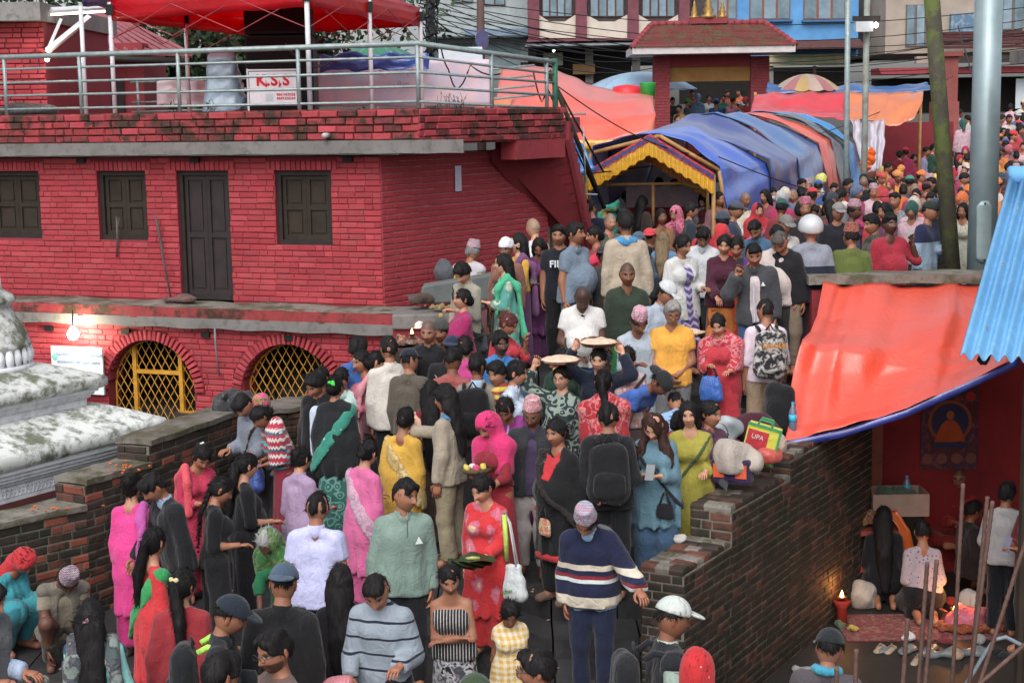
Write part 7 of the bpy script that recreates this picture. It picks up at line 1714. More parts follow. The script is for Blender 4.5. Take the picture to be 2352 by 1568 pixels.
P(352, 1203, 'person in scarlet dress with green sash over one shoulder', 1.56, 138, 'kurta #d4222c', 'loose #c01c28', 'pony', 'a', 'dd', 'sashR #22a254', fem=1, glasses='#222', hairbits=[('#3a8a3a', 0, .11, .02, .02)], yaw=25)
P(418, 1300, 'person in dark red jacket and scarlet skirt with a gold hair clip', 1.58, 188, 'jacket #9c2430', 'skirt #c01c2a', 'pony', 'a', 'db', '', None, fem=1, yaw=-28, hairbits=[('#d8c890', .0, .108, .045, .026)], key='redclip', nocollar=1)
P(527, 1362, 'person in navy cap wearing a black pack with neon straps', 1.66, 95, 'jacket #24262c', 'pants #1d1e22', 'fade', 'b', 'bb', '', 'cap #222c3a', nod=22, key='neon')
P(505, 1492, 'person seen only as dark hair at the bottom edge', 1.66, 165, 'tee #202228', 'pants #222', 'mop', 'b', 'dd', yaw=-30)
P(627, 1438, 'person in brown sweater and thin glasses at the bottom edge', 1.68, -48, 'sweater #6e5550', 'pants #333', 'short', 'b', 'dd', glasses='#4a4a4e', beard='#3a2c28', nod=8, fat=1.08, key='glasses')
P(650, 1290, 'person in black jacket and slate blue cap with back turned', 1.7, 178, 'jacket #1b1a1d', 'pants #1d1d20', 'fade', 'b', 'dd', '', 'capb #44586e', fat=1.18, nod=12)
P(613, 1207, 'bent person in green and gold sari drawn over the head', 1.45, -22, 'sleeved #0f6a40', 'skirt #1a5a34', 'bun', 'd', 'pr', 'scarf blot #2f6a34 #6a8a3c #245028 9', fem=1, nod=35, lean=20, hairc='#8a8a8a', tika='#e8b818', lip='#5a3030')
P(507, 1090, 'person in black tee with white sleeve cuff and a long braid', 1.55, 118, 'half #17181c', 'loose #1b1b20', 'braid', 'b', 'db', '', fem=1, nod=25, hairbits=[('#d8a8a0', .06, .06, .05, .014)])
P(566, 1035, 'person in printed black tee facing right with hair tied back', 1.58, 112, 'half #16171b', 'loose #1d1d22', 'curlypony', 'a', 'db', '', fem=1, nod=8, fat=1.1)
P(462, 1017, 'person in crimson sequined tunic with coral shawl looking down', 1.55, 22, 'kurta dots #b81c48 #d87a98 55 .16', 'loose #9a1838', 'bun', 'b', 'ff', 'drapeR #e04858', fem=1, nod=38, hairbits=[('#d8e0d8', .0, .09, .09, .018)])
P(690, 1023, 'person in pale lavender shirt and glasses with back turned', 1.57, 152, 'shirt #a88cb0', 'loose #8a7898', 'bun', 'a', 'bb', '', fem=1, nod=22, glasses='#333')
P(728, 1122, 'person in pale lilac polo shirt with back to camera', 1.7, 176, 'polo #bfc2ee', 'pants #4a4c58', 'thin', 'b', 'dd', nod=10)
P(781, 1290, 'person all in black with loose long hair and back turned', 1.55, 178, 'half #17171b', 'loose #1a1a1e', 'long', 'b', 'dd', fem=1)
P(862, 1310, 'person in grey sweater with dark stripes and white collar', 1.64, -26, 'sweater stripe #93a0ae #23283a .11 .14', 'pants #22242c', 'short', 'b', 'bp', nod=36, collar='#dfe4ea', key='stripe', lean=5)
P(930, 1093, 'tall person in sage green zip pullover looking right', 1.74, 10, 'jacket #7d968c', 'pants #1d1e24', 'short', 'b', 'dd', nod=4, yaw=28, fat=1.04, key='green')
P(846, 1042, 'person in pink tunic with a pale sash worn across the back', 1.56, 140, 'kurta #d8609a', 'loose #d0558e', 'lowbun', 'a', 'fd', 'sash blot #b890a8 #c8a8b8 #a87898 14', fem=1, nod=24, key='pink')
P(930, 930, 'person in mustard yellow tunic with a gold sash across the back', 1.57, 156, 'kurta #cf9f1c', 'loose #b88a18', 'lowbun', 'b', 'dd', 'sash blot #c0a460 #a88436 #d0bc8a 16', fem=1, nod=12, hairbits=[('#5a4a42', 0, .13, -.01, .018)])
P(770, 893, 'person in long black coat with teal sash and green hair clip', 1.58, 180, 'coat #1d2024', 'skirt paisley #2c6a62 #6aa098 12', 'lowbun', 'b', 'dd', 'sashR dots #2a8a78 #9ac8b0 16 .16', fem=1, fat=1.16, hairbits=[('#2ad838', -.01, .11, .02, .03)])
P(598, 950, 'bent person in zigzag red knit poncho carrying a blue bundle', 1.52, -78, 'sleeved stripe #2a98a0 #9a2c38 .06 .55', 'skirt #8a2438', 'lowbun', 'c', 'bb', 'shawl knit #b8284a #d8d0c8 #2a5a6a .16', fem=1, nod=30, lean=18, key='poncho')
P(556, 908, 'young person in grey hoodie looking down to the left', 1.6, -52, 'hoodie #7c8494', 'pants #33353c', 'mop', 'b', 'bb', 'strap #3a3030', nod=42, lean=8)
P(600, 912, 'person in flowered pink headscarf partly hidden by the poncho wearer', 1.5, 150, 'shirt #a0a8b8', 'skirt #444', 'none', 'b', 'dd', 'wrap blot #d83a90 #b8882c #3a6a4a 20', fem=1)
P(722, 872, 'person in white tee and open black cardigan with yellow forehead mark', 1.62, -30, 'tee #c4d2e8;cardigan #1a1b20', 'pants #24262c', 'short', 'b', 'dd', nod=34, open=1, tika='#e8d030', fat=1.06)
P(782, 840, 'person in pale mint blouse with yellow forehead mark facing the camera', 1.55, -12, 'shirt #b4d2cc', 'skirt #4a6a6a', 'bun', 'b', 'df', fem=1, nod=8, tika='#e8d850')
P(738, 838, 'person behind the mint blouse with white flowers in the hair', 1.55, 170, 'shirt #98202c', 'skirt #444', 'lowbun', 'b', 'dd', fem=1, hairbits=[('#d8e0dc', .02, .1, -.02, .02)], fat=.95)
P(823, 777, 'person in bright blue shirt with back to camera near the arch', 1.66, 158, 'shirt #2f62ae', 'pants #2a3040', 'mop', 'b', 'dd', nod=14)
P(830, 820, 'person in pink top with bare forehead mark facing left', 1.55, -66, 'kurta #c86a80', 'loose #b05a70', 'lowbun', 'b', 'bb', 'drape #d88a98', fem=1, nod=14, tika='#e8d850')
P(893, 795, 'person in cream striped long sleeved shirt with back to camera', 1.72, 184, 'shirt vstripe #d2ccc4 #c0b8ae .012 .3', 'pants #1f2024', 'short', 'b', 'dd', fat=1.1, hairbits=[('#c8402c', 0, .1, .07, .012)], nod=2)
P(866, 803, 'person with dark tied hair between the cream and pink wearers', 1.55, 80, 'shirt #6a3a44', 'skirt #333', 'lowbun', 'a', 'dd', fem=1)
P(940, 815, 'person in dark navy baseball cap and olive jacket', 1.62, 150, 'jacket #5a5248', 'pants #333', 'fade', 'b', 'dd', '', 'cap #1e2430')
P(984, 762, 'person with cropped grey hair in black jacket facing the camera', 1.64, -6, 'jacket #1d1d22', 'pants #222', 'none', 'b', 'dm', shaved='#4a4644', nod=8)
P(1010, 730, 'person in dark grey knitted beanie looking down', 1.6, -16, 'jacket #2c2a2c', 'pants #222', 'short', 'b', 'dd', '', 'beanie #4a4a46', nod=10)
P(1037, 768, 'person in navy cap and black jacket with a beige pack strap', 1.66, 165, 'jacket #212327', 'pants #222', 'fade', 'c', 'dd', 'strap #b8ac90', 'capb #232c48')
P(1062, 685, 'person in magenta sweater holding a yellow packet', 1.52, -72, 'sweater #a0125e', 'skirt #4a1838', 'lowbun', 'a', 'cf', fem=1, fat=1.15, nod=0, key='magenta')
P(1062, 616, 'person in stone grey shirt with a shoulder bag looking down', 1.66, -38, 'shirt #9c9888', 'pants #3a3a38', 'mop', 'a', 'fd', 'strapR #24262a', nod=36, key='stone')
P(1085, 546, 'seated person in white waistcoat with yellow sleeve and pale cap', 1.6, 150, 'half #d8b83a;vest #c2bcc4', 'pants #8a8480', 'short', 'b', 'bb', '', 'topi topi #b898a4 #98788a #c8b0b8', legs='sit', Y=19.9, nod=14, hairc='#777')
P(1155, 577, 'person in teal floral tunic with green scarf and very long hair', 1.55, -66, 'kurta floral #4a9a90 #b8c0a8 #8a3a34 11', 'loose #5a9a88', 'long', 'e', 'fd', 'drape #3ab486', fem=1, nod=0, glasses='#999', hairbits=[('#dde', -.08, .03, -.01, .012)])
P(1162, 553, 'person in white knitted cap behind the teal tunic', 1.52, -14, 'shirt #8a5a4a', 'skirt #443', 'none', 'c', 'dd', '', 'beanie #d8d6dc', fem=1)
P(1190, 531, 'person in yellow blouse and long purple skirt facing left', 1.56, -60, 'sleeved #e0a81c', 'skirt #6e3c6c', 'mid', 'f', 'fd', 'drape #7c4a7a', fem=1, nod=0)
P(1238, 541, 'person in purple tunic using a phone with a yellow shawl', 1.52, -4, 'kurta #7d3f7c', 'loose #6e3a6c', 'mid', 'b', 'ff', 'drape #d8a41c;strapR #222226', fem=1, nod=30, glasses='#ccc', shoes='#9a9488', key='purple')
P(1224, 497, 'person in white sleeveless vest with cropped hair and back turned', 1.68, -148, 'tank #dcdce2', 'pants #444', 'none', 'e', 'dd', shaved='#8a7a68', Y=20.2)
P(1283, 511, 'person in black tee with white FILA lettering facing the camera', 1.66, 2, 'tee #1c1f2a', 'pants #1c1c20', 'short', 'b', 'dd', nod=4, key='fila')
P(1321, 506, 'stout person in slate blue polo with yellow forehead mark', 1.7, 46, 'polo #6e8094', 'pants #7c8090', 'short', 'b', 'dd', fat=1.2, tika='#e8c83a', yaw=12, nod=0, key='polo')
P(1364, 516, 'person in crimson sari facing left beside the slate polo', 1.54, -58, 'blouse #a82038', 'skirt #901c30', 'lowbun', 'b', 'dd', 'sash #d82850', fem=1)
P(1401, 486, 'young person with cropped hair in olive top facing right', 1.6, 28, 'tee #5a5a4c', 'pants #333', 'none', 'a', 'dd', shaved='#6a6258')
P(1386, 562, 'person in dark cap and charcoal waistcoat with white sleeves', 1.4, 176, 'tee #d0d4d0;vest #4a4648', 'pants #2a4a7a', 'fade', 'c', 'dd', '', 'capb #3a3438')
P(1435, 495, 'tall person in khaki uniform with a blue and yellow neckerchief', 1.84, 182, 'shirt #b0a08c', 'pants #b4a48e', 'mop', 'c', 'ds', 'kerchief #3a8ac0', key='khaki')
P(1338, 671, 'person in white tee with cropped hair looking down at clasped hands', 1.7, 4, 'tee #d8d6d4', 'pants #3a5a8a', 'none', 'd', 'fw', shaved='#3a302c', nod=44, fat=1.14)
P(1441, 633, 'person in dark olive long sleeved top facing the camera', 1.68, 4, 'sweater #2f3c30', 'pants #1f8a4c', 'none', 'c', 'dd', shaved='#3c3632', nod=10)
P(1336, 736, 'child in green uniform with striped scarf covering the mouth', 1.36, 44, 'shirt #1c3c30', 'skirt #1c3c30', 'lowbun', 'c', 'dm', 'neck stripe #d8c040 #a83428 .05 .4', fem=1, nod=20, hairbits=[('#a8b870', .05, .02, .075, .014)])
P(1289, 835, 'person in dark paisley dress and glasses steadying a plate overhead', 1.55, -14, 'tunic paisley #2a3a3c #8a9a90 13', 'loose #2a3a3c', 'short', 'e', 'du', '', fem=1, glasses='#3a2a28', fat=1.08, nod=4, key='plate1')
P(1375, 827, 'person in navy jacket holding a plate on the head with both hands', 1.52, -28, 'jacket #1c2438', 'skirt #2a2a3a', 'lowbun', 'e', 'uu', fem=1, nod=6, key='plate2')
P(1290, 795, 'child in green uniform half hidden behind the first plate', 1.42, 6, 'shirt #1c3c30', 'skirt #1c3c30', 'lowbun', 'c', 'dd', 'neck stripe #d8c040 #a83428 .05 .4', fem=1)
P(1150, 765, 'person in blue shirt with a moustache facing the camera', 1.64, 2, 'shirt #2f7ac0', 'pants #333', 'short', 'd', 'dd', mus='#1a1514', nod=6)
P(1168, 741, 'person in red dotted blouse raising one arm to the head', 1.54, 62, 'half dots #c02038 #e06a78 40 .2', 'skirt #8a1828', 'bun', 'b', 'hd', fem=1, nod=24, hairc='#4a2420', hairbits=[('#dde', -.07, .02, .06, .014)])
P(1186, 822, 'person in white shirt seen in profile facing right', 1.6, 74, 'shirt #bccbe2', 'pants #3a4456', 'lowbun', 'a', 'dd', fem=1, lip='#8a3038')
P(1141, 824, 'young scout in pale blue shirt with yellow red green scarf', 1.6, -34, 'shirt #a8bcd8', 'pants #6a7080', 'mop', 'b', 'dd', 'neck stripe #d0b83a #b03428 .07 .45', nod=8, yaw=-10)
P(1096, 806, 'person in grey checked shirt carrying a black backpack', 1.66, 174, 'shirt vstripe #948c84 #7c746c .014 .4', 'pants #333', 'short', 'c', 'dd', collar='#9ab8d8', key='pack1')
P(1070, 797, 'person in hot pink top with an orange flower in the hair', 1.53, 176, 'shirt #c83a88', 'skirt #8a2a5c', 'lowbun', 'b', 'dd', fem=1, hairbits=[('#d8682a', .03, .09, .05, .014)])
P(1040, 812, 'person in faded salmon shirt with back to camera', 1.7, 165, 'shirt #a0504a', 'pants #3a2c2c', 'fade', 'c', 'dd', fat=1.06)
P(990, 868, 'person in maroon dress with a peach shawl and black shoulder bag', 1.58, 172, 'sleeved #7a1424', 'skirt #5c4a40', 'long', 'b', 'dd', 'sash #dba88c;strapR #1c1c20', fem=1)
P(1022, 876, 'person in khaki uniform stretching an arm out to the left', 1.68, -112, 'shirt #a09480', 'pants #94886c', 'mid', 'b', 'do', 'kerchief #4a7aa8', key='scoutleader')
P(1160, 906, 'person in violet dress with white lace front looking down', 1.55, -16, 'kurta vstripe #7a1c74 #a888b4 .09 .2', 'loose #5c1658', 'lowbun', 'c', 'pf', 'drape #8c2a84', fem=1, nod=34, hairbits=[('#c02838', 0, -.04, .125, .012)], fat=1.06)
P(1222, 905, 'person in flowered pink cap and round glasses with dark waistcoat', 1.6, -10, 'shirt #4a3c5c;vest #33343a', 'pants #b0aaa8', 'short', 'c', 'dd', '', 'topi blot #c88a94 #a85a68 #d8b8b8 30', glasses='#b8b4a8', nod=22, hairc='#555', open=1)
P(1120, 962, 'person in maroon blouse under a hot pink headscarf holding a tray', 1.56, -28, 'sleeved #8a1a2c', 'skirt #a81c30', 'bun', 'b', 'pf', 'scarf #d8186c', fem=1, nod=34, key='pinkscarf')
P(1106, 1087, 'person in red floral dress carrying a leaf parcel and white bag', 1.54, -24, 'kurta floral #d01a24 #d86a84 #d8c08a 7', 'loose #c01820', 'lowbun', 'a', 'pd', '', fem=1, nod=24, fat=1.08, key='floral')
P(1277, 956, 'person in long black dress with red chest panel and red hem', 1.56, -44, 'kurta #17181b', 'loose #17181b', 'lowbun', 'b', 'sd', 'bib #c01a24;hem #b81c28;cuffs #b81c28;strapR #2a2022', fem=1, fat=1.22, yaw=-12, shoes='#7a6050', key='black')
P(1396, 918, 'person in black hooded jacket wearing a black backpack', 1.68, 178, 'hoodie #1c1d22', 'pants #1c1d22', 'short', 'b', 'kk', key='pack2')
P(1386, 846, 'person wrapped in a red tie dyed shawl with a ponytail', 1.56, 172, 'kurta #a81c28', 'loose #a01824', 'pony', 'b', 'dd', 'shawl blot #c01c2c #d8888c #a81826 11', fem=1, hairbits=[('#dde', .0, .12, .01, .012)], fat=1.1)
P(1500, 941, 'person in denim blue dress reading a phone with loose brown hair', 1.58, -16, 'tunic #5c8496', 'loose #3c5c7c', 'curly', 'e', 'ff', 'strapR #20222a', fem=1, nod=36, hairc='#33201c', key='denim', shoes='#c8c4c0', hairbits=[('#c83a44', 0, .0, .122, .012)])
P(1582, 916, 'person in lime green tunic resting a hand on a striped bag', 1.57, -14, 'kurta #a0982a', 'loose #8a8428', 'mid', 'e', 'bd', 'strap #4a5a3c', fem=1, nod=0, bindi='#8a1c24', key='lime')
P(1562, 938, 'person in crimson shawl standing behind the denim dress', 1.45, 150, 'shirt #981826', 'skirt #7c1420', 'lowbun', 'b', 'dd', 'shawl #98142a', fem=1)
P(1633, 916, 'person in dark mauve jacket looking right beside the steel pot', 1.55, 42, 'jacket #5c3450', 'skirt #333', 'lowbun', 'b', 'dd', fem=1, nod=4)
P(1518, 872, 'person in bright blue shirt and black cap bending forward', 1.62, 60, 'tee #3a66bc', 'pants #333', 'fade', 'c', 'rr', '', 'capb #26262a', lean=55, nod=20)
P(1552, 896, 'person in pale sky shirt hidden behind the bending blue shirt', 1.4, 178, 'shirt #8ab0dc', 'pants #8a8470', 'short', 'b', 'dd', lean=30, nod=40)
P(1441, 795, 'person in pale flowered blouse with a dark bag strap', 1.55, -12, 'half floral #c4a8a4 #d08a8c #d8d0c8 16', 'skirt #5a4a4a', 'lowbun', 'b', 'fd', 'strap #2f3834', fem=1, nod=24)
P(1467, 706, 'person in pale blue long shirt and patterned pink cap', 1.62, 10, 'kurta #a8b4c2', 'loose #b0bac4', 'short', 'c', 'df', '', 'topi topi #c87a94 #d8b8c4 #a85a78', nod=34)
P(1545, 700, 'person in yellow tee with grey beard and hands clasped in front', 1.7, 2, 'tee #f0a81c', 'pants #77777a', 'short', 'b', 'ww', glasses='#2a2422', beard='#a8a4a0', hairc='#7c7a78', nod=18, fat=1.08)
P(1530, 641, 'person in pale blue jacket and white cap carrying a plate', 1.66, 24, 'jacket #a4b2c4', 'pants #3a5a8a', 'short', 'b', 'bd', 'strap #c8bc98', 'cap #c8ccd0', nod=26, yaw=20, key='plate3')
P(1650, 743, 'person in red and pink tunic holding a blue carrier bag', 1.55, -26, 'kurta #c0283a', 'loose #a81c30', 'lowbun', 'a', 'bf', 'shawl blot #c8283a #d89098 #b81c30 12', fem=1, nod=18, key='bluebag')
P(1757, 698, 'person in pale pink shirt wearing a printed backpack', 1.68, 186, 'half #dcc8d8', 'pants #a08a70', 'thin', 'b', 'dd', nod=22, key='pack3', shoes='#6a5a4a')
P(1732, 564, 'person in grey track jacket raising a phone to the ear', 1.68, -14, 'tee #d0c0c4;jacket #44464c', 'pants #3a5a86', 'short', 'b', 'dh', nod=22, open=1, key='track')
P(1692, 556, 'person in purple blouse and orange sari facing left', 1.56, -30, 'sleeved #58308a', 'skirt blot #c84a1c #a83a14 #d8601c 9', 'lowbun', 'b', 'dd', 'sash #cc4c1c', fem=1, nod=24)
P(1664, 538, 'person in maroon sweater and orange printed skirt', 1.58, -6, 'sweater #4a1a30', 'skirt floral #d0761c #8a3a1c #a8561c 9', 'lowbun', 'a', 'dp', fem=1, nod=10, key='maroon')
P(1569, 545, 'person in white hooded jacket over a purple zigzag dress', 1.58, 26, 'kurta wave #5a4a8c #8a7ab0 #b8b4d0 75;cardigan #c8c8c6', 'loose #3a2a5a', 'lowbun', 'b', 'bd', fem=1, nod=10, open=1)
P(1602, 546, 'person in bright red headscarf behind the white jacket', 1.42, -6, 'shirt #8a1820', 'skirt #6a1820', 'bun', 'b', 'dd', 'scarf #c81c2a', fem=1, nod=14)
P(1616, 516, 'person with curly hair and white shirt looking down', 1.62, -10, 'shirt #c8ccd0', 'pants #333', 'mop', 'c', 'dd', nod=34)
P(1792, 534, 'person in black sweater and tan trousers looking down', 1.66, -24, 'sweater #212127', 'pants #8a7a68', 'fade', 'b', 'dd', hairc='#4a4644', nod=40, lean=6)
P(1862, 502, 'person in silver motorcycle helmet and two tone grey navy jacket', 1.72, 178, 'jacket bands #242a3c #8a90a0 1.22 1.6', 'pants #20222c', 'none', 'b', 'ds', '', 'helmet #ccc', fat=1.1, key='helmet')
P(1955, 508, 'person in olive green coat and red patterned cap', 1.62, 186, 'coat #5c6a2c', 'pants #333', 'short', 'b', 'dd', '', 'topi blot #8a4438 #a86a54 #7a2c2c 24', fat=1.08, key='olive')
P(2045, 486, 'stout person in crimson shirt holding up a phone', 1.68, 22, 'half #a81c34', 'pants #333', 'mop', 'd', 'hd', fat=1.22, nod=0, key='redshirt')
P(2003, 487, 'person in grey jacket seen in profile behind the crimson shirt', 1.66, -78, 'jacket #4a463c', 'pants #333', 'mop', 'b', 'bb')
P(2138, 459, 'person in navy and sky blue jacket with dark green cap', 1.72, 44, 'jacket bands #262c50 #8ea8c0 .7 1.22', 'pants #1c1e26', 'fade', 'b', 'fd', '', 'cap #2c3830', yaw=20, nod=6)
P(2056, 438, 'person in camouflage shirt facing left', 1.68, -32, 'tee blot #7c8690 #5a6470 #9aa2aa 18', 'pants #3a3c40', 'fade', 'b', 'dd', fat=1.08)
P(2212, 462, 'person in cream textured dress between the two poles', 1.56, -44, 'kurta dots #b0b0a0 #8a8a7c 40 .3', 'loose #b0b0a0', 'bob', 'b', 'dd', fem=1)
P(1926, 463, 'person in grey cap and black turquoise jacket facing the camera', 1.66, -4, 'jacket #20222a', 'pants #333', 'fade', 'b', 'dd', '', 'cap #8a8684')
P(1850, 449, 'person in rose topi and dark coat with red collar', 1.66, 2, 'jacket #2e2a30', 'pants #333', 'short', 'b', 'dd', '', 'topi topi #b85a74 #98405c #c88a9a', collar='#8a1c2c')
P(1963, 455, 'person in blue jacket and faded pink cap facing right', 1.64, 60, 'jacket #34528c', 'pants #333', 'short', 'd', 'dd', '', 'topi topi #b88a98 #9a6a7c #c8a8b0')
P(1912, 438, 'person in slate hood looking down behind the grey cap', 1.6, -10, 'hoodie #3c4250', 'pants #333', 'none', 'c', 'dd', 'hood #3c4250')
P(1872, 466, 'person with short dark hair beside the rose topi', 1.6, -20, 'jacket #3a4a44', 'pants #333', 'short', 'c', 'dd', nod=20)
P(1806, 491, 'person in grey flat cap behind the black sweater', 1.62, 20, 'shirt #c8c0bc', 'pants #333', 'fade', 'b', 'dd', '', 'cap #787674')
P(1785, 516, 'person in cream shirt hidden behind the black sweater', 1.66, -8, 'shirt #cfc0bc', 'pants #333', 'short', 'b', 'dd', fat=1.1)
P(1735, 499, 'person in teal blue shirt with cropped hair looking down', 1.66, -30, 'shirt #3c6280', 'pants #333', 'fade', 'b', 'dd', nod=36)
P(1742, 463, 'person in red headscarf over a rose shawl', 1.54, 8, 'shirt #b85a7a', 'skirt #8a2a3a', 'bun', 'a', 'df', 'scarf #b81c30;drape #c82838', fem=1)
P(1690, 459, 'person in navy hooded jacket and grey cap facing right', 1.68, 78, 'hoodie #2c3850', 'pants #333', 'fade', 'b', 'dd', '', 'cap #4a5060')
P(1660, 486, 'person in dark bucket hat behind the navy hood', 1.6, 170, 'shirt #a81c28', 'pants #333', 'short', 'b', 'dd', '', 'bucket #3a4454')
P(1658, 512, 'person hooded in bright red seen from behind', 1.56, 165, 'shirt #b81c28', 'skirt #8a1c28', 'none', 'b', 'dd', 'hood #c81c28', fem=1)
P(1552, 471, 'person in pink patterned headscarf holding a green bundle', 1.54, -40, 'shirt #5a1c38', 'skirt #4a1c34', 'bun', 'b', 'fd', 'scarf blot #c84a74 #d88aa0 #a82c5c 16', fem=1, key='greenb')
P(1519, 476, 'person in brown blouse with bare neck facing the camera', 1.56, 0, 'blouse #8a5a34', 'skirt #5a2a2c', 'lowbun', 'c', 'dd', fem=1, fat=1.1)
P(1492, 522, 'person in bright red cap with back turned', 1.5, 172, 'jacket #333a48', 'pants #333', 'fade', 'b', 'dd', '', 'capb #d02438')
P(1522, 528, 'person in denim jacket with light brown hair seen from behind', 1.48, 168, 'jacket #5a86b4', 'pants #333', 'mid', 'e', 'dd', fem=1, hairc='#6a5a44')
P(1466, 530, 'person in grey blue cap behind the red cap', 1.48, 165, 'jacket #4a5a6a', 'pants #333', 'fade', 'b', 'dd', '', 'capb #4a6074')
P(1478, 560, 'person in black jacket turned right with a hand raised', 1.44, 92, 'jacket #1f242c', 'pants #222', 'short', 'd', 'fm')
P(1440, 434, 'person in white printed shirt bending over the stall', 1.64, -42, 'shirt dots #d0d2d8 #a8a098 14 .2', 'pants #444', 'short', 'c', 'pp', nod=40, lean=14)
P(1476, 446, 'person with very long dark hair and brown jacket', 1.58, 130, 'jacket #3c302c', 'skirt #333', 'long', 'b', 'dd', fem=1)
P(1514, 405, 'person in plain black tee with back to camera at the stall', 1.7, 178, 'tee #23262c', 'pants #2a2c34', 'short', 'b', 'dd', hairbits=())
P(1552, 408, 'person in pale pink shirt at the stall facing left', 1.64, -60, 'shirt #d8b0b8', 'pants #444', 'short', 'b', 'dd')
P(1574, 421, 'person in cerise headscarf smiling at the stall', 1.52, -6, 'shirt #a81c38', 'skirt #8a1c30', 'none', 'b', 'dd', 'scarf #b81838', fem=1)
P(1606, 398, 'person in slate cap and salmon shirt at the tent mouth', 1.66, 50, 'shirt #d88078', 'pants #444', 'fade', 'b', 'dd', '', 'cap #5a6078')
P(1617, 420, 'person in black cap and navy white jacket', 1.66, 60, 'jacket bands #c8ccd4 #28303c .9 1.3', 'pants #333', 'fade', 'b', 'dd', '', 'cap #1c1c20')
P(1614, 442, 'person in pale grey sweater with loose black hair looking down', 1.58, -20, 'sweater #98a2ac', 'skirt #444', 'mid', 'e', 'fd', fem=1, nod=34)
P(1565, 452, 'child with cropped hair behind the pink headscarf', 1.3, 170, 'tee #7a6a5a', 'pants #333', 'none', 'b', 'dd', shaved='#5a5048')
P(1588, 462, 'person in dark blue jacket between the two headscarves', 1.6, 100, 'jacket #2a3440', 'pants #333', 'short', 'b', 'dd')
P(1450, 389, 'stall keeper in black shirt under the yellow valance', 1.66, 10, 'shirt #1c1c20', 'pants #222', 'short', 'c', 'dd')
P(1424, 384, 'person in white shirt in the shade of the valance tent', 1.66, -10, 'shirt #c0c4cc', 'pants #333', 'short', 'c', 'dd')
P(1402, 420, 'person in teal printed dress beside the stair poles', 1.6, 10, 'kurta floral #2aa890 #c8a03a #1c8a74 9', 'loose #2aa890', 'lowbun', 'b', 'dd', fem=1)
P(1358, 455, 'person in navy jacket half hidden by the stair rail', 1.62, 150, 'jacket #1c2440', 'pants #222', 'short', 'b', 'dd')
P(1340, 418, 'person in white printed tee behind the stair rail', 1.6, 10, 'tee #c8ccd0', 'pants #333', 'short', 'b', 'dd')
P(1346, 1141, 'person in navy sweater with cream bands and pink topi touching the wall', 1.66, -14, 'shirt #93b4d8;sweater bands #1c2242 #cfc4b0 #8a1c2c #cfd8d8 .8 .89 1.03 1.06 1.0 1.03 1.1 1.145', 'pants #1c2440', 'short', 'b', 'ld', '', 'topi topi #c8949c #8a7c9c #a8b8c8', nod=40, lean=8, tilt=10, key='navy')
P(1031, 1290, 'young person in striped camisole with arms folded', 1.44, 0, 'strap vstripe #222226 #b8b4b0 .022 .3', 'skirt blot #1f2028 #c8c8cc #4a4a54 12', 'lowbun', 'b', 'xx', fem=1, nod=14)
P(1171, 1372, 'child in yellow gingham frock', 1.14, 6, 'dress check #d8a838 #e0d8c0 .045', 'pants #333', 'lowbun', 'c', 'dd', fem=1, nod=34)
P(1232, 1482, 'person in glasses seen from behind at the bottom edge', 1.62, -118, 'tee #6a4a44', 'pants #333', 'short', 'b', 'dd', glasses='#222')
P(1088, 1545, 'person in olive green cap at the bottom edge', 1.62, 170, 'tee #333', 'pants #333', 'fade', 'b', 'dd', '', 'capb #3a4c34')
P(1545, 1368, 'person in white cap and dark waistcoat over a mint shirt', 1.66, 96, 'polo #a8c0b4;vest #22252c', 'pants #222', 'fade', 'c', 'dd', '', 'cap #c4ccc8', nod=10, key='whitecap', open=1)
P(1602, 1484, 'person in bright red headscarf at the bottom edge', 1.54, 176, 'shirt #a81c24', 'skirt #8a1c24', 'bun', 'c', 'dd', 'scarf dots #c81620 #d88a8a 14 .1', fem=1)
GC = 'people in the sunken court'
P(1905, 1440, 'person in grey fleece with dark cap and turquoise neck cloth', 1.66, 168, 'jacket #544e54', 'pants #333', 'fade', 'b', 'dd', 'neck #2fa0c0', 'cap #23282e', g=-.5, group=GC, fat=1.1, nod=14)
P(2030, 1157, 'kneeling person in navy with very long dark hair', 1.6, 172, 'shirt #15161e', 'skirt #10121c', 'long', 'b', 'ff', fem=1, legs='kneel', g=-.5, group=GC, nod=12)
P(2119, 1190, 'kneeling person in pale flowered blouse', 1.56, 176, 'half dots #a89aa4 #7c4a5c 26 .22', 'skirt #141418', 'short', 'b', 'bb', fem=1, legs='kneel', g=-.5, group=GC)
P(2203, 1066, 'seated person in red shirt facing the offerings', 1.62, -6, 'shirt #a01c20', 'pants #7a1c1c', 'none', 'b', 'ff', legs='cross', g=-.2, group=GC, shaved='#3a302c', glasses='#5a3a2a', lip='#5a2c28')
P(2314, 1104, 'standing person in white knit top and dark trousers', 1.5, 160, 'sweater #a8a4a4', 'pants #14161e', 'mop', 'b', 'bb', g=-.5, group=GC, key='boy')
P(2237, 1145, 'crouching person in dark clothes beside the white knit top', 1.5, 100, 'jacket #2a2428', 'pants #222', 'short', 'c', 'bb', legs='squat', g=-.5, group=GC)
P(2375, 1110, 'person in red holding a phone at the right edge', 1.6, -60, 'shirt #6a1c20', 'pants #222', 'short', 'b', 'ff', g=-.5, group=GC, key='edge')
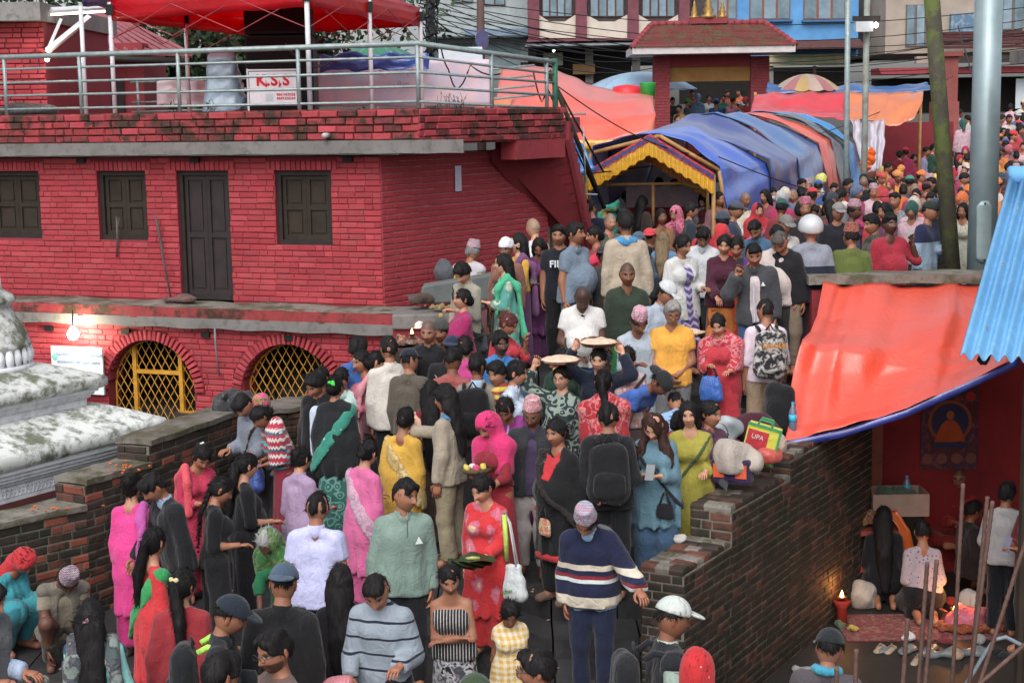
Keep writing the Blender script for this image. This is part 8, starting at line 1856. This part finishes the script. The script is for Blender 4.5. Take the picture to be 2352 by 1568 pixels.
FAR = '''1690 402 c#b07888 short -20;1712 440 #c8b8a8 bald 30;1735 428 #c86a80 short 60;1757 432 #8a3a4a mid -40;1775 428 #33343a mask 10;1800 425 #9a4a5c short 150;1822 432 #c8a0a8 bald -30;1842 408 #4a3a3a short 20;1855 412 #b88a98 topi#b87888 0;1866 430 #c8a030 cap#c82838 170;1880 412 #3a5a9a cap#345aa8 160;1888 398 #c8c8c0 wrap#d8d060 80;1900 440 #2c3a50 short 170;1917 418 #c8b0a0 short -20;1935 428 #d0c8c0 short 160;1948 408 #8a1c28 short 40;1960 425 #c81c30 cap#1c1c20 -50;1985 398 #8a8a84 cap#222 40;2003 405 #d8561c short -130;2025 395 #c83a3a turban#c84a3a 30;2045 408 #b83040 wrap#a83a44 -40;2062 392 #d88a2c turban#d88a3a 20;2075 420 #d8601c short 170;2090 402 #3a4a5a cap#2a8a6a 160;2105 430 #3a9ac8 short -30;2118 392 #c81c2c turban#d8702a 60;2128 415 #7a2c3c cap#5a2c38 150;2140 405 #c8a8a0 short -60;2150 398 #c8a03a wrap#d8b83a 20;2098 445 #c85a4a short 170;2118 452 #c8a890 bald 30;2140 440 #4a6a9a short -40;2070 380 #a81c28 turban#d8862a -20;2040 372 #c89a2c short 60;2020 378 #d8b04a wrap#d8b83a -60;2008 362 #7a3a34 short 20;2158 420 #1c1c22 short 80;2215 395 #22242a short 60;2225 425 #c8a08a turban#d8701c 10;2210 440 #a86a3a wrap#d86a2c -20;2205 355 #a81c34 wrap#a81c34 10;2222 352 #d898a8 short 150;2330 400 #8a2c34 short -30;2345 385 #c81c50 wrap#c81c50 20;2315 372 #3a3c44 short 160;2300 395 #c8342c cap#345 0;2335 345 #33363c short 170;2318 332 #b85a6a wrap#b85a6a 30;2350 325 #c8a4b0 short -20;2310 318 #5a5c64 cap#3a5a9a 150;2328 300 #a82838 turban#c82c34 40;2345 285 #444a50 short 160;2305 292 #a8a8b0 short 30;2318 262 #c8b8b0 short 10;2340 252 #8ab0a8 short -20;2352 228 #c8c4b0 cap#c8c0a8 20;2322 236 #d8a8b8 short 150;2300 262 #33343c short 60;1630 442 #6a2c34 short 150;1652 438 #8a5a64 mid 20;1676 425 #b88a8a bald -30;1698 418 #4a3c54 short 60'''
FARL = {}
names = {'r': 'red', 'o': 'orange'}
def cname(c):
 r_, g_, b_ = [int(c[i:i + 2], 16) for i in (1, 3, 5)] if len(c) == 7 else [int(v * 2, 16) for v in c[1:4]]
 import colorsys
 h_, l_, s_ = colorsys.rgb_to_hls(r_ / 255, g_ / 255, b_ / 255); h_ *= 360
 if s_ < .14: return 'black' if l_ < .25 else 'grey' if l_ < .55 else 'white'
 t = 'dark ' if l_ < .28 else 'pale ' if l_ > .68 else ''
 n = 'red' if h_ < 14 or h_ > 345 else 'orange' if h_ < 36 else 'yellow' if h_ < 66 else 'green' if h_ < 160 else 'teal' if h_ < 195 else 'blue' if h_ < 255 else 'purple' if h_ < 300 else 'pink'
 return t + n
ARCH_ = {}
FN = [0]
def far_person(x, y, col, hd, face, Y=None, scale=1.0, legs='stand', g=None, zone='far crowd', group='far crowd beyond the tents'):
 """far figures share meshes: one figure per kind of headgear, sleeves and pose, recoloured"""
 hk = hd.split('#')[0]; hc = '#' + hd.split('#')[1] if '#' in hd else '#1c1a1c'; FN[0] += 1
 fem = FN[0] % 2; v = FN[0] % 3; key = (hk, fem, v, legs)
 kw = dict(h=1.64 - .08 * fem, fem=fem, lod=2, seed=FN[0] * 3 + 1, skin='bacb'[FN[0] % 4], legs=legs, arms=('dd', 'fd', 'dp')[v], bot='pants #2a2a30' if not fem else 'skirt #5a2030', tops=[('shirt ' if not fem else 'tunic ') + (col if col[0] == '#' else '#' + col.split('#')[1])], hair='none' if hk in ('bald', 'wrap') else (hk if hk in ('short', 'mid') else 'short'), nod=8)
 if hk == 'short' and fem: kw['hair'] = 'lowbun'
 if hk == 'bald': kw['shaved'] = '#7a6a5c'
 if hk == 'topi': kw['hat'] = 'topi topi %s #98788a #c8b0b8' % hc
 if hk in ('cap', 'turban'): kw['hat'] = hk + ' ' + hc
 if hk == 'wrap': kw['wraps'] = ['wrap ' + hc]
 if hk == 'mask': kw['mask'] = '#b8c8d8'; kw['hair'] = 'short'
 col = col if col[0] == '#' else '#' + col.split('#')[1]
 if key not in ARCH_:
  root, sk = build_person('person', kw); ARCH_[key] = (root, sk, {c.name.split('.')[0]: c for c in root.children})
  first = True
 else:
  src, sk, _ = ARCH_[key]; root = copy_tree(src); first = False
  for ch in root.children:
   nm = ch.name.split('.')[0]
   mt = None
   if nm in ('shirt', 'tunic'): mt = cloth(col)
   elif nm in ('cap_crown', 'cap_visor', 'turban', 'headcloth'): mt = cloth(hc)
   elif nm == 'topi': mt = cloth('topi %s #98788a #c8b0b8' % hc)
   elif nm in ('trousers', 'skirt'): mt = cloth(RNG.choice(['#2a2a30', '#3a3c48', '#5a2030', '#33291f', '#46342c']))
   if mt is not None: ch.material_slots[0].link = 'OBJECT'; ch.material_slots[0].material = mt
 loc = locate(sk, face, x, y, .14, g, Y, 22)
 root.location = tuple(float(q) for q in loc); root.rotation_euler = (0, 0, R(face)); root.scale = (scale,) * 3
 hw = {'short': 'bare headed', 'mid': 'bare headed', 'bald': 'bare headed', 'mask': 'face masked', 'topi': cname(hc) + ' topi', 'cap': cname(hc) + ' cap', 'turban': cname(hc) + ' turban', 'wrap': cname(hc) + ' headcloth'}[hk]
 side = 'before tents' if x < 1990 else 'before red wall' if x < 2190 else 'beyond steel pole' if x > 2270 else 'between thick poles'
 lab = 'person in %s top, %s, %s %s' % (cname(col), hw, zone, side if 'street' not in zone else ('in gateway' if x < 1800 else 'near poles')); FARL.setdefault(lab, []).append((x, root))
 tag(root, lab, 'person', group); return root
for s_ in FAR.split(';'):
 a = s_.split(); far_person(float(a[0]), float(a[1]), a[2] if a[2][0] == '#' else '#' + a[2].split('#')[1], a[3], float(a[4]), Y=(48.2 if float(a[1]) < 256 else None))
STREET = '1545 222 #33343a short 20;1560 240 #c8982c short -40;1580 226 #3a3a44 cap#4a2 60;1603 215 #5a7a94 wrap#5a7a94 170;1628 216 #c8ccd0 short 10;1645 226 #2a4a8a cap#3a5ac8 160;1662 216 #1f6a5c short -10;1683 222 #c87a90 short 150;1700 232 #4a5058 cap#d0d4d8 40;1712 222 #b82c34 cap#c82838 -30;1556 262 #b82838 short 30;1575 265 #8a3a3a mid 20;1590 205 #8a2c2c short 0;1670 205 #b04a3c short 20;1698 203 #d86a2c short -60;2205 250 #b8b8ac short 100;2222 262 #c8c4b8 short -120;2240 246 #3a3c40 short 20'
for s_ in STREET.split(';'):
 a = s_.split(); yy = float(a[1]); far_person(float(a[0]), yy, a[2], a[3], float(a[4]), Y=47.2 + (268 - yy) * .06, g=None, zone='on the street', group='people on the street beyond the gateway')
for x, y, c_, hd, f_ in ((2066, 344, '#8a1c34', 'short', 170), (2080, 338, '#a02858', 'cap#c01c28', 160), (2100, 352, '#9a2430', 'mid', 10), (2128, 336, '#8a8cac', 'short', 60), (2145, 328, '#1f4a3c', 'short', 60), (2172, 336, '#a0a0ac', 'short', 40)):
 p = at(x, y, 41.8); far_person(x, y, c_, hd, f_, Y=41.5, legs='sit', zone='seated', group='people seated by the red wall')
rf = random.Random(17); PAL = '#8a2c34 #33363c #c8a4b0 #3a4a6a #c83a44 #7a7c84 #4a3a34 #c8b8a8 #a82858 #2a5a54 #d0762c #22242a #5a6a8a #b0b0b4 #6a3a5a #c89a3a'.split()
for i in range(62):
 if i < 36: x, y = rf.uniform(2192, 2350), 252 + (i / 36) * 215 + rf.uniform(-8, 8)
 else: x, y = rf.uniform(1690, 2170), rf.uniform(398, 470)
 hd = rf.choice(['short', 'short', 'short', 'mid', 'bald', 'cap' + rf.choice(PAL), 'wrap' + rf.choice(PAL), 'turban#d0762c' if i % 5 == 0 else 'topi#b88a98'])
 far_person(x, y, rf.choice(PAL), hd, rf.choice([-60, -20, 0, 15, 40, 90, 150, 170, 180, -150]), zone='packed crowd')
ORDN = ['leftmost'] + [n_ + ' from left' for n_ in 'second third fourth fifth sixth seventh eighth ninth tenth'.split()]
for lab, L_ in FARL.items():
 if len(L_) > 1:
  for k, (x, r_) in enumerate(sorted(L_, key=lambda q: q[0])): r_['label'] = lab + ', ' + ORDN[k]
# ================================================================== THINGS CARRIED OR SET DOWN
def sdfobj(sd, name, mat, loc, face=0, label=None, cat=None, parent=None):
 V, F = sd.mesh(); o = mesh_np(name, V, F, mat if not isinstance(mat, str) else cloth(mat), parent, loc=loc); o.rotation_euler = (0, 0, R(face)); return tag(o, label, cat)
def backpack(key, col, label, z=1.17, w_=.3, hgt=.44, dpt=.19, front=None, strap=None, dy=.0, pocket=True):
 r_ = REC[key]; sk = r_['sk']; e_ = empty('backpack', tuple(wp(r_, sk.up(0, .14 + dpt / 2 + dy, z))), R(r_['face']), label, 'backpack')
 sd = Sdf(.016, .05); sd.cap((-w_ * .22, 0, -hgt * .3), (-w_ * .2, 0, hgt * .28), .12, .1, sy=.75).cap((w_ * .22, 0, -hgt * .3), (w_ * .2, 0, hgt * .28), .12, .1, sy=.75).noise(.004, 20, 3)
 sdfobj(sd, 'pack_body', front or col, (0, 0, 0), parent=e_)
 if pocket: sd = Sdf(.014, .03); sd.cap((-w_ * .2, .075, -hgt * .26), (w_ * .2, .075, -hgt * .26), .075, sy=.6).cap((-w_ * .2, .075, -hgt * .1), (w_ * .2, .075, -hgt * .1), .07, sy=.6); sdfobj(sd, 'front_pocket', front or col, (0, 0, 0), parent=e_)
 MB().tube([(-.04, -.06, hgt * .45), (0, -.05, hgt * .58), (.04, -.06, hgt * .45)], .01, 6).build('grab_handle', cloth(col), e_, True)
 for s_ in (1, -1):
  pts = [(.09 * s_, -.1, hgt * .42), (.1 * s_, -.16, hgt * .5), (.105 * s_, -.25, hgt * .47), (.11 * s_, -.31, hgt * .2), (.12 * s_, -.28, -.1), (.14 * s_, -.1, -hgt * .4)]
  MB().tube(pts, [.022] * 6, 6, sx=.8).build('strap', cloth(strap or col), e_, True)
 return e_
backpack('neon', '#1c1e24', 'black backpack with neon yellow strap edges worn by the navy cap wearer', strap='#a8e83a')
backpack('pack1', '#15161a', 'black backpack on the grey checked shirt', w_=.32, hgt=.5)
backpack('pack2', '#1a1b20', 'black backpack on the hooded jacket beside the denim dress', w_=.32, hgt=.52)
e_ = backpack('pack3', '#1c1c20', 'backpack printed with grey and white pictures on the pink shirt', front='blot #2c2c30 #8a8684 #c8c4c0 13', w_=.32, hgt=.5)
text_mesh('EMINEM', .07, cloth('#d08a2c'), e_, Matrix.Translation((0, .142, .09)) @ Matrix.Rotation(R(180), 4, 'Z') @ Matrix.Rotation(R(90), 4, 'X'), ext=.002, bold=.002)
backpack('navy', '#5a5e62', 'grey backpack on the banded navy sweater', w_=.28, hgt=.42)
backpack('whitecap', '#202228', 'large black backpack on the white cap wearer', w_=.34, hgt=.5, dy=.05)
def bag(key, pt, r_, col, label, hang=.22, face=None, cat='bag', name='carry_bag', tw=0):
 rc = REC[key]; p = wp(rc, pt(rc['sk']) if callable(pt) else pt); e_ = empty(name, tuple(p - BZ * (hang + r_[2])), R(rc['face'] + tw), label, cat)
 sd = Sdf(.015, .03); w_, d_, h_ = r_
 for s_ in (-1, -.33, .33, 1): sd.cap((s_ * w_ * .62, 0, -h_ * .6), (s_ * w_ * .52, 0, h_ * .75), d_, d_ * .75, sy=.9)
 sd.plane((0, 0, h_), (0, 0, 1)).noise(.006, 24, 5); sdfobj(sd, 'bag_body', col, (0, 0, 0), parent=e_)
 for y_ in (-.02, .02): MB().tube([(-w_ * .5, y_, h_ * .9), (-w_ * .2, y_ * .5, h_ + hang * .8), (0, 0, h_ + hang), (w_ * .2, y_ * .5, h_ + hang * .8), (w_ * .5, y_, h_ * .9)], .008, 5).build('bag_handle', cloth(col.split(';')[0]) if col[0] == '#' else cloth('#333338'), e_, True)
 return e_
hnd = lambda s_: (lambda sk: sk.J['hnd' + s_])
def at_up(*a): return lambda sk: sk.up(*a)
e_ = bag('floral', at_up(.2, -.02, 1.38), (.2, .06, .17), '#cfd6d8', 'white carrier bag with green print hanging from the red floral dress', hang=.42)
text_mesh('achar', .05, cloth('#5a9a1c'), e_, frame((.03, -.062, -.05), (1, 0, .25), (-.25, 0, 1)))
MB().tube([(.02, -.03, .2), (.03, -.06, .4), (0, -.02, .58)], .02, 6).build('lime_strap', cloth('#b8d83a'), e_, True)
bag('bluebag', hnd('R'), (.13, .05, .15), 'satin #2460b8', 'glossy blue carrier bag held in front of the red and pink tunic', hang=.1)
bag('maroon', hnd('L'), (.13, .07, .17), 'satin #3ab84a', 'bright green plastic bag hanging by the orange skirt', hang=.14)
bag('maroon', lambda sk: sk.J['hndL'] + vec(.14, -.05, 0), (.1, .06, .17), '#b8a888', 'tan cloth bag beside the bright green plastic bag', hang=.12)
bag('helmet', hnd('R'), (.17, .1, .17), 'satin #1c6a80', 'round teal plastic bag carried by the helmet wearer', hang=.1)
bag('helmet', lambda sk: sk.J['hndR'] + vec(-.12, .1, -.12), (.1, .06, .18), '#b8821c', 'mustard cloth bag below the teal plastic bag', hang=.1)
bag('purple', at_up(.16, -.1, 1.12), (.15, .06, .1), '#1b1b20', 'black handbag on the purple tunic', hang=.08)
bag('black', at_up(-.02, -.2, .96), (.075, .02, .1), 'blot #c8b07a #b02430 #d8c8a0 26', 'small red and gold pouch hanging on the long black dress', hang=.1)
bag('denim', at_up(.1, -.17, .98), (.085, .03, .07), '#1a1c22', 'small black crossbody bag on the denim dress', hang=.1)
bag('mint', at_up(-.05, .2, .98), (.15, .05, .15), '#2c4a66', 'slate blue cloth bag on the back of the mint blouse', hang=.2)
bag('redclip', lambda sk: sk.J['hndR'] + vec(-.05, .1, 0), (.12, .04, .16), 'stripe #2ab0a8 #c8d0d0 .09 .3', 'turquoise and white carrier bag beside the scarlet skirt', hang=.2)
bag('vest', lambda sk: sk.J['hndL'], (.13, .09, .17), 'blot #9a9a9c #6a6a6c #b8a03a 12', 'shiny silver bag held by the waistcoat wearer at the left edge', hang=.05)
bag('stone', at_up(.05, .1, 1.0), (.15, .07, .14), '#4a4c52', 'grey shoulder bag of the stone grey shirt wearer', hang=.1)
bag('poncho', lambda sk: sk.J['hndR'], (.12, .09, .14), 'satin #244a9a', 'blue plastic bundle held against the knit poncho', hang=0)
bag('greenb', lambda sk: sk.J['hndR'] + vec(.12, 0, .12), (.1, .08, .1), 'satin #2aa05a', 'green plastic bundle held by the pink headscarf wearer', hang=0)
def phone(key, s_, label, col='#1c1d22', tilt=40):
 rc = REC[key]; p = wp(rc, rc['sk'].J['wri' + s_] + rc['sk'].J['hd' + s_] * .1 + vec(0, 0, .02)); e_ = empty('phone', tuple(p), R(rc['face']), label, 'phone')
 M_ = rotx(R(-tilt)); MB().box((0, 0, 0), (.075, .009, .15), M_).build('phone_case', pm('phone_' + col, col, rough=.25, spec=.6, bump=0), e_); MB().box(M_ @ np.array([0, .006, 0]), (.068, .003, .14), M_).build('screen', pm('phone_screen', '#20262e', rough=.1, spec=.7, bump=0), e_)
phone('purple', 'R', 'black phone held by the purple tunic wearer'); phone('denim', 'R', 'grey phone held by the denim dress wearer', '#6a7074'); phone('track', 'R', 'dark phone at the ear of the track jacket wearer', '#22242a', 0); phone('redshirt', 'L', 'white phone held up by the crimson shirt wearer', '#c8c4c8', 0); phone('edge', 'L', 'phone held by the person in red at the right edge', '#8a8aa0', 20)
RICE = pm('rice_flour', '#d8c4ac', '#c8a894', scale=18, rough=.9, bump=.5, bscale=60); CLAY = pm('brass_plate', '#8a5a44', '#74483a', rough=.5)
def plate(p, label, r_=.19, face=0):
 e_ = empty('rice_plate', tuple(p), 0, label, 'plate'); MB().lathe([(.06, 0), (r_ * .7, .012), (r_, .05), (r_ * 1.03, .055), (r_ * .96, .052)], 28).build('dish', CLAY, e_, True)
 sd = Sdf(.014, .03); sd.ell((0, 0, .045), np.array([r_ * .92, r_ * .92, .04])); sd.noise(.006, 40, int(p[0] * 100) % 50); sd.plane((0, 0, .03), (0, 0, -1)); sdfobj(sd, 'rice', RICE, (0, 0, 0), parent=e_)
for k, lab in (('plate1', 'round plate of rice flour steadied on the head of the paisley dress wearer'), ('plate2', 'round plate of rice flour held on the navy jacket wearer head')):
 rc = REC[k]; plate(wp(rc, rc['sk'].hp((0, 0, .128)) + vec(.0, 0, 0)), lab, .2)
rc = REC['plate3']; plate(wp(rc, rc['sk'].J['hndL'] + vec(.02, -.06, .03)), 'plate of rice flour carried on one hand by the white cap wearer on the steps', .17)
rc = REC['floral']; p = wp(rc, rc['sk'].J['hndL']); e_ = empty('leaf_parcel', tuple(p), R(rc['face']), 'dark green leaf parcel held before the red floral dress', 'parcel')
for k in range(4):
 m = MB(); m.grid(lambda u, v: rotz(k * .5 - .7) @ np.array([(u - .5) * .26, -.1 + (v - .5) * .3 * math.sin(math.pi * (.15 + .7 * u)), .02 + .05 * abs(v - .5) + .012 * k + .02 * math.sin(u * 5)]), 8, 6); m.build('leaf', pm('dark_leaf', '#2c4428', '#203620', rough=.35), e_, True)
MB().tube([(-.05, -.1, .07), (.02, -.12, .09), (.06, -.08, .08)], .014, 6).build('pale_stalk', pm('pale_stalk', '#b8b870'), e_, True)
rc = REC['pinkscarf']; p = wp(rc, rc['sk'].J['hndR'] + vec(.05, -.04, .02)); e_ = empty('offering_tray', tuple(p), 0, 'leaf tray with yellow and pink flowers held under the hot pink headscarf', 'tray')
MB().lathe([(.05, 0), (.12, .02), (.14, .05)], 16).build('tray', pm('leaf_tray', '#5a4a30'), e_, True)
for k, (c_, x_, y_) in enumerate((('#d8c83a', -.08, -.03), ('#d83a6a', .0, -.04), ('#c8d0d8', -.03, .03), ('#d8c83a', .06, .0))): sd = Sdf(.01, .01); sd.ell((x_, y_, .06), np.array([.03, .03, .035])).noise(.004, 90, k); sdfobj(sd, 'flower', c_, (0, 0, 0), parent=e_)
rc = REC['magenta']; tag(MB().box((0, 0, 0), (.045, .03, .15), rotx(.2)).build('yellow_packet', cloth('#d0a83a'), None, loc=wp(rc, rc['sk'].J['hndL'] + vec(0, 0, .07)), bevel=.008), 'yellow paper packet in the hand of the magenta sweater wearer', 'packet')
rc = REC['stripe']; lump('pink_plastic_bag', wp(rc, rc['sk'].J['hndR'] + vec(-.06, -.06, -.02)), (.13, .09, .1), 4, 'satin #c8707c', 'crumpled pink plastic bag of vegetables held by the striped sweater wearer', 'bag', .02, 22, .014, flat=False)
gb = empty('green_bowl', tuple(atz(172, 1452, .03)), 0, 'green plastic bowl before the seated person in patterned cap', 'bowl'); MB().lathe([(.08, 0), (.15, .07), (.165, .09), (.15, .085), (.075, .015)], 20).build('bowl', pm('green_bowl', '#3ab878', rough=.35), gb, True)
tag(MB().box((0, 0, 0), (.22, .04, .012), rotz(.5)).build('orange_scoop', pm('orange_plastic', '#d85a28', rough=.4), None, loc=atz(140, 1440, .12)), 'orange plastic scoop beside the green bowl', 'scoop')
rc = REC['fila']; text_mesh('FILA', .11, cloth('#d8dce0'), rc['root'], frame(rc['sk'].up(0, -.163, 1.27), (1, 0, 0), (0, .12, 1)), ext=.004, bold=.003)
rc = REC['track']; MB().tube([rc['sk'].up(-.01, -.16, 1.3), rc['sk'].up(-.01, -.17, .85)], .012, 5).build('zip', cloth('#c8ccd4'), rc['root'])
rc = REC['green']; MB().tube([rc['sk'].up(0, -.15, 1.44), rc['sk'].up(0, -.165, 1.3)], .006, 5).build('zip', cloth('#5a6a64'), rc['root'])
def logo(key, x, z, s_, col, pts):
 rc = REC[key]; sk = rc['sk']; y_ = -.2
 M_ = frame(sk.up(x, -.158 * max(1, sk.fat), z), (1, .35 * x * 8, 0), (0, .1, 1)); m = MB().poly([(p[0] * s_, p[1] * s_, 0) for p in pts] + [(p[0] * s_, p[1] * s_, .012) for p in pts], [tuple(range(len(pts))), tuple(range(2 * len(pts) - 1, len(pts) - 1, -1))] + [(i, (i + 1) % len(pts), len(pts) + (i + 1) % len(pts), len(pts) + i) for i in range(len(pts))]); o = m.build('chest_logo', cloth(col), rc['root']); o.matrix_local = M_
logo('green', .09, 1.27, .03, '#dfe6e2', [(-1, -.8), (1, -.8), (0, 1)]); logo('track', .09, 1.27, .025, '#d8dade', [(-1, -.8), (1, -.8), (0, 1)])
def onwall(x, y, z=1.47): return atz(x, y, z)
lump('white_sack', onwall(1690, 1085) + BZ * .13, (.2, .13, .17), 3, '#b0a49a', 'bulging off-white cloth sack on the wall', 'sack', .02, 16, .016, extra=[(.06, -.06, -.06, .14, .1, .08)])
pt_ = empty('steel_pot', tuple(onwall(1648, 1030)), 0, 'steel cooking pot with a wire handle on the wall', 'pot'); STL = pm('polished_steel', '#a8acb0', '#90949a', rough=.22, metal=.9, bump=.03)
MB().lathe([(.09, 0), (.1, .03), (.1, .13), (.11, .135), (.1, .13), (.02, .12)], 24).build('pot_body', STL, pt_, True); MB().tube([(.1 * math.cos(t), 0, .13 + .12 * math.sin(t)) for t in np.linspace(0, math.pi, 10)], .005, 5).build('pot_handle', STL, pt_, True)
lump('clear_bag', onwall(1672, 1018) + BZ * .13, (.15, .11, .14), 9, pm('cloudy_bag', '#a8b0b6', '#90989e', rough=.25), 'cloudy clear plastic bag beside the steel pot', 'bag', .02, 18, .016)
sb = empty('shopping_bag', tuple(onwall(1738, 1058)), R(-18), 'yellow and red shopping bag with green edges on the wall', 'bag'); Ms = roty(R(14))
for c_, d_, mt, nm in (((0, 0, .17), (.3, .12, .34), '#d0cc2a', 'bag_body'), ((-.04, -.064, .19), (.19, .006, .2), '#c02838', 'red_panel'), ((.15, -.06, .17), (.02, .02, .34), '#2a9a5a', 'green_edge'), ((0, -.06, .335), (.3, .02, .02), '#2a9a5a', 'green_edge')): MB().box(Ms @ np.array(c_), d_, Ms).build(nm, cloth(mt), sb, bevel=.01 if nm == 'bag_body' else 0)
for y_ in (-.05, .05): MB().tube([Ms @ np.array(v) for v in ((-.07, y_, .33), (-.05, y_, .39), (.05, y_, .39), (.07, y_, .33))], .01, 5).build('bag_handle', cloth('#2a9a5a'), sb, True)
text_mesh('UPA', .06, cloth('#d8d0d0'), sb, Matrix.Translation(tuple(Ms @ np.array([-.04, -.069, .23]))) @ Matrix.Rotation(R(14), 4, 'Y') @ Matrix.Rotation(R(90), 4, 'X'))
lump('maroon_bag', onwall(1735, 1012) + BZ * .12, (.22, .13, .15), 5, '#4a1c2c', 'maroon holdall behind the yellow shopping bag', 'bag', .015, 16, .018)
lump('coral_bundle', onwall(1765, 1062) + BZ * .06, (.12, .1, .08), 6, 'satin #c84a3c', 'coral plastic bundle at the right of the shopping bag', 'bundle', .015, 22, .014)
lump('beige_pouch', onwall(1790, 1036) + BZ * .06, (.07, .06, .1), 7, '#b8a090', 'small beige cloth pouch below the black rucksack', 'pouch', .008, 22, .012)
pb = empty('striped_bag', tuple(onwall(1682, 1108, 1.38)), R(-24), 'purple and orange striped bag under the lime sleeve', 'bag')
MB().box((0, 0, .11), (.36, .16, .22)).build('bag_body', cloth('#332248'), pb, bevel=.03); MB().box((0, -.082, .12), (.3, .01, .12)).build('orange_panel', cloth('#d8501c'), pb); MB().box((0, -.088, .1), (.1, .01, .12)).build('purple_panel', cloth('#332248'), pb); MB().tube([(-.1, 0, .22), (-.06, 0, .32), (.06, 0, .32), (.1, 0, .22)], .014, 6).build('bag_handle', cloth('#4a3a7a'), pb, True)
um = empty('folded_umbrella', tuple(onwall(1668, 1125, 1.36)), 0, 'folded grey umbrella under the striped bag on the wall edge', 'umbrella')
MB().lathe([(.004, 0), (.05, .18), (.07, .3), (.02, .32)], 9).build('folded_cloth', cloth('#3a3e46'), um).matrix_local = Matrix.Rotation(R(-78), 4, 'X') @ Matrix.Rotation(R(20), 4, 'Z'); MB().tube([(0, 0, .02), (0, -.06, .0)], .006, 5).build('tip', STL, um)
rk = empty('black_rucksack', tuple(onwall(1790, 1000)), R(-30), 'black rucksack with a water bottle standing at the tarpaulin corner', 'backpack')
sd = Sdf(.016, .05); sd.cap((-.06, 0, .1), (-.05, 0, .42), .12, .1, sy=.9).cap((.06, 0, .1), (.05, 0, .42), .12, .1, sy=.9).cap((0, -.07, .14), (0, -.07, .3), .1).plane((0, 0, 0), (0, 0, -1)).noise(.005, 18, 3); sdfobj(sd, 'pack_body', '#19191e', (0, 0, 0), parent=rk)
MB().tube([(-.05, .05, .5), (0, .05, .56), (.05, .05, .5)], .01, 6).build('grab_handle', BLK, rk, True); MB().tube([(-.1, .1, .48), (-.14, .14, .25), (-.1, .1, .05)], .018, 6).build('strap', BLK, rk, True)
bottle('water_bottle', np.array(rk.location) + np.array([.1, -.16, .06]), .038, .3, PET, CYN, 'water bottle with cyan cap in the side pocket of the black rucksack')
lump('crumpled_paper', onwall(1560, 1240, 1.03), (.05, .04, .035), 4, '#b0aca8', 'crumpled white packet lying on the lower wall top', 'litter', .012, 50, .01)
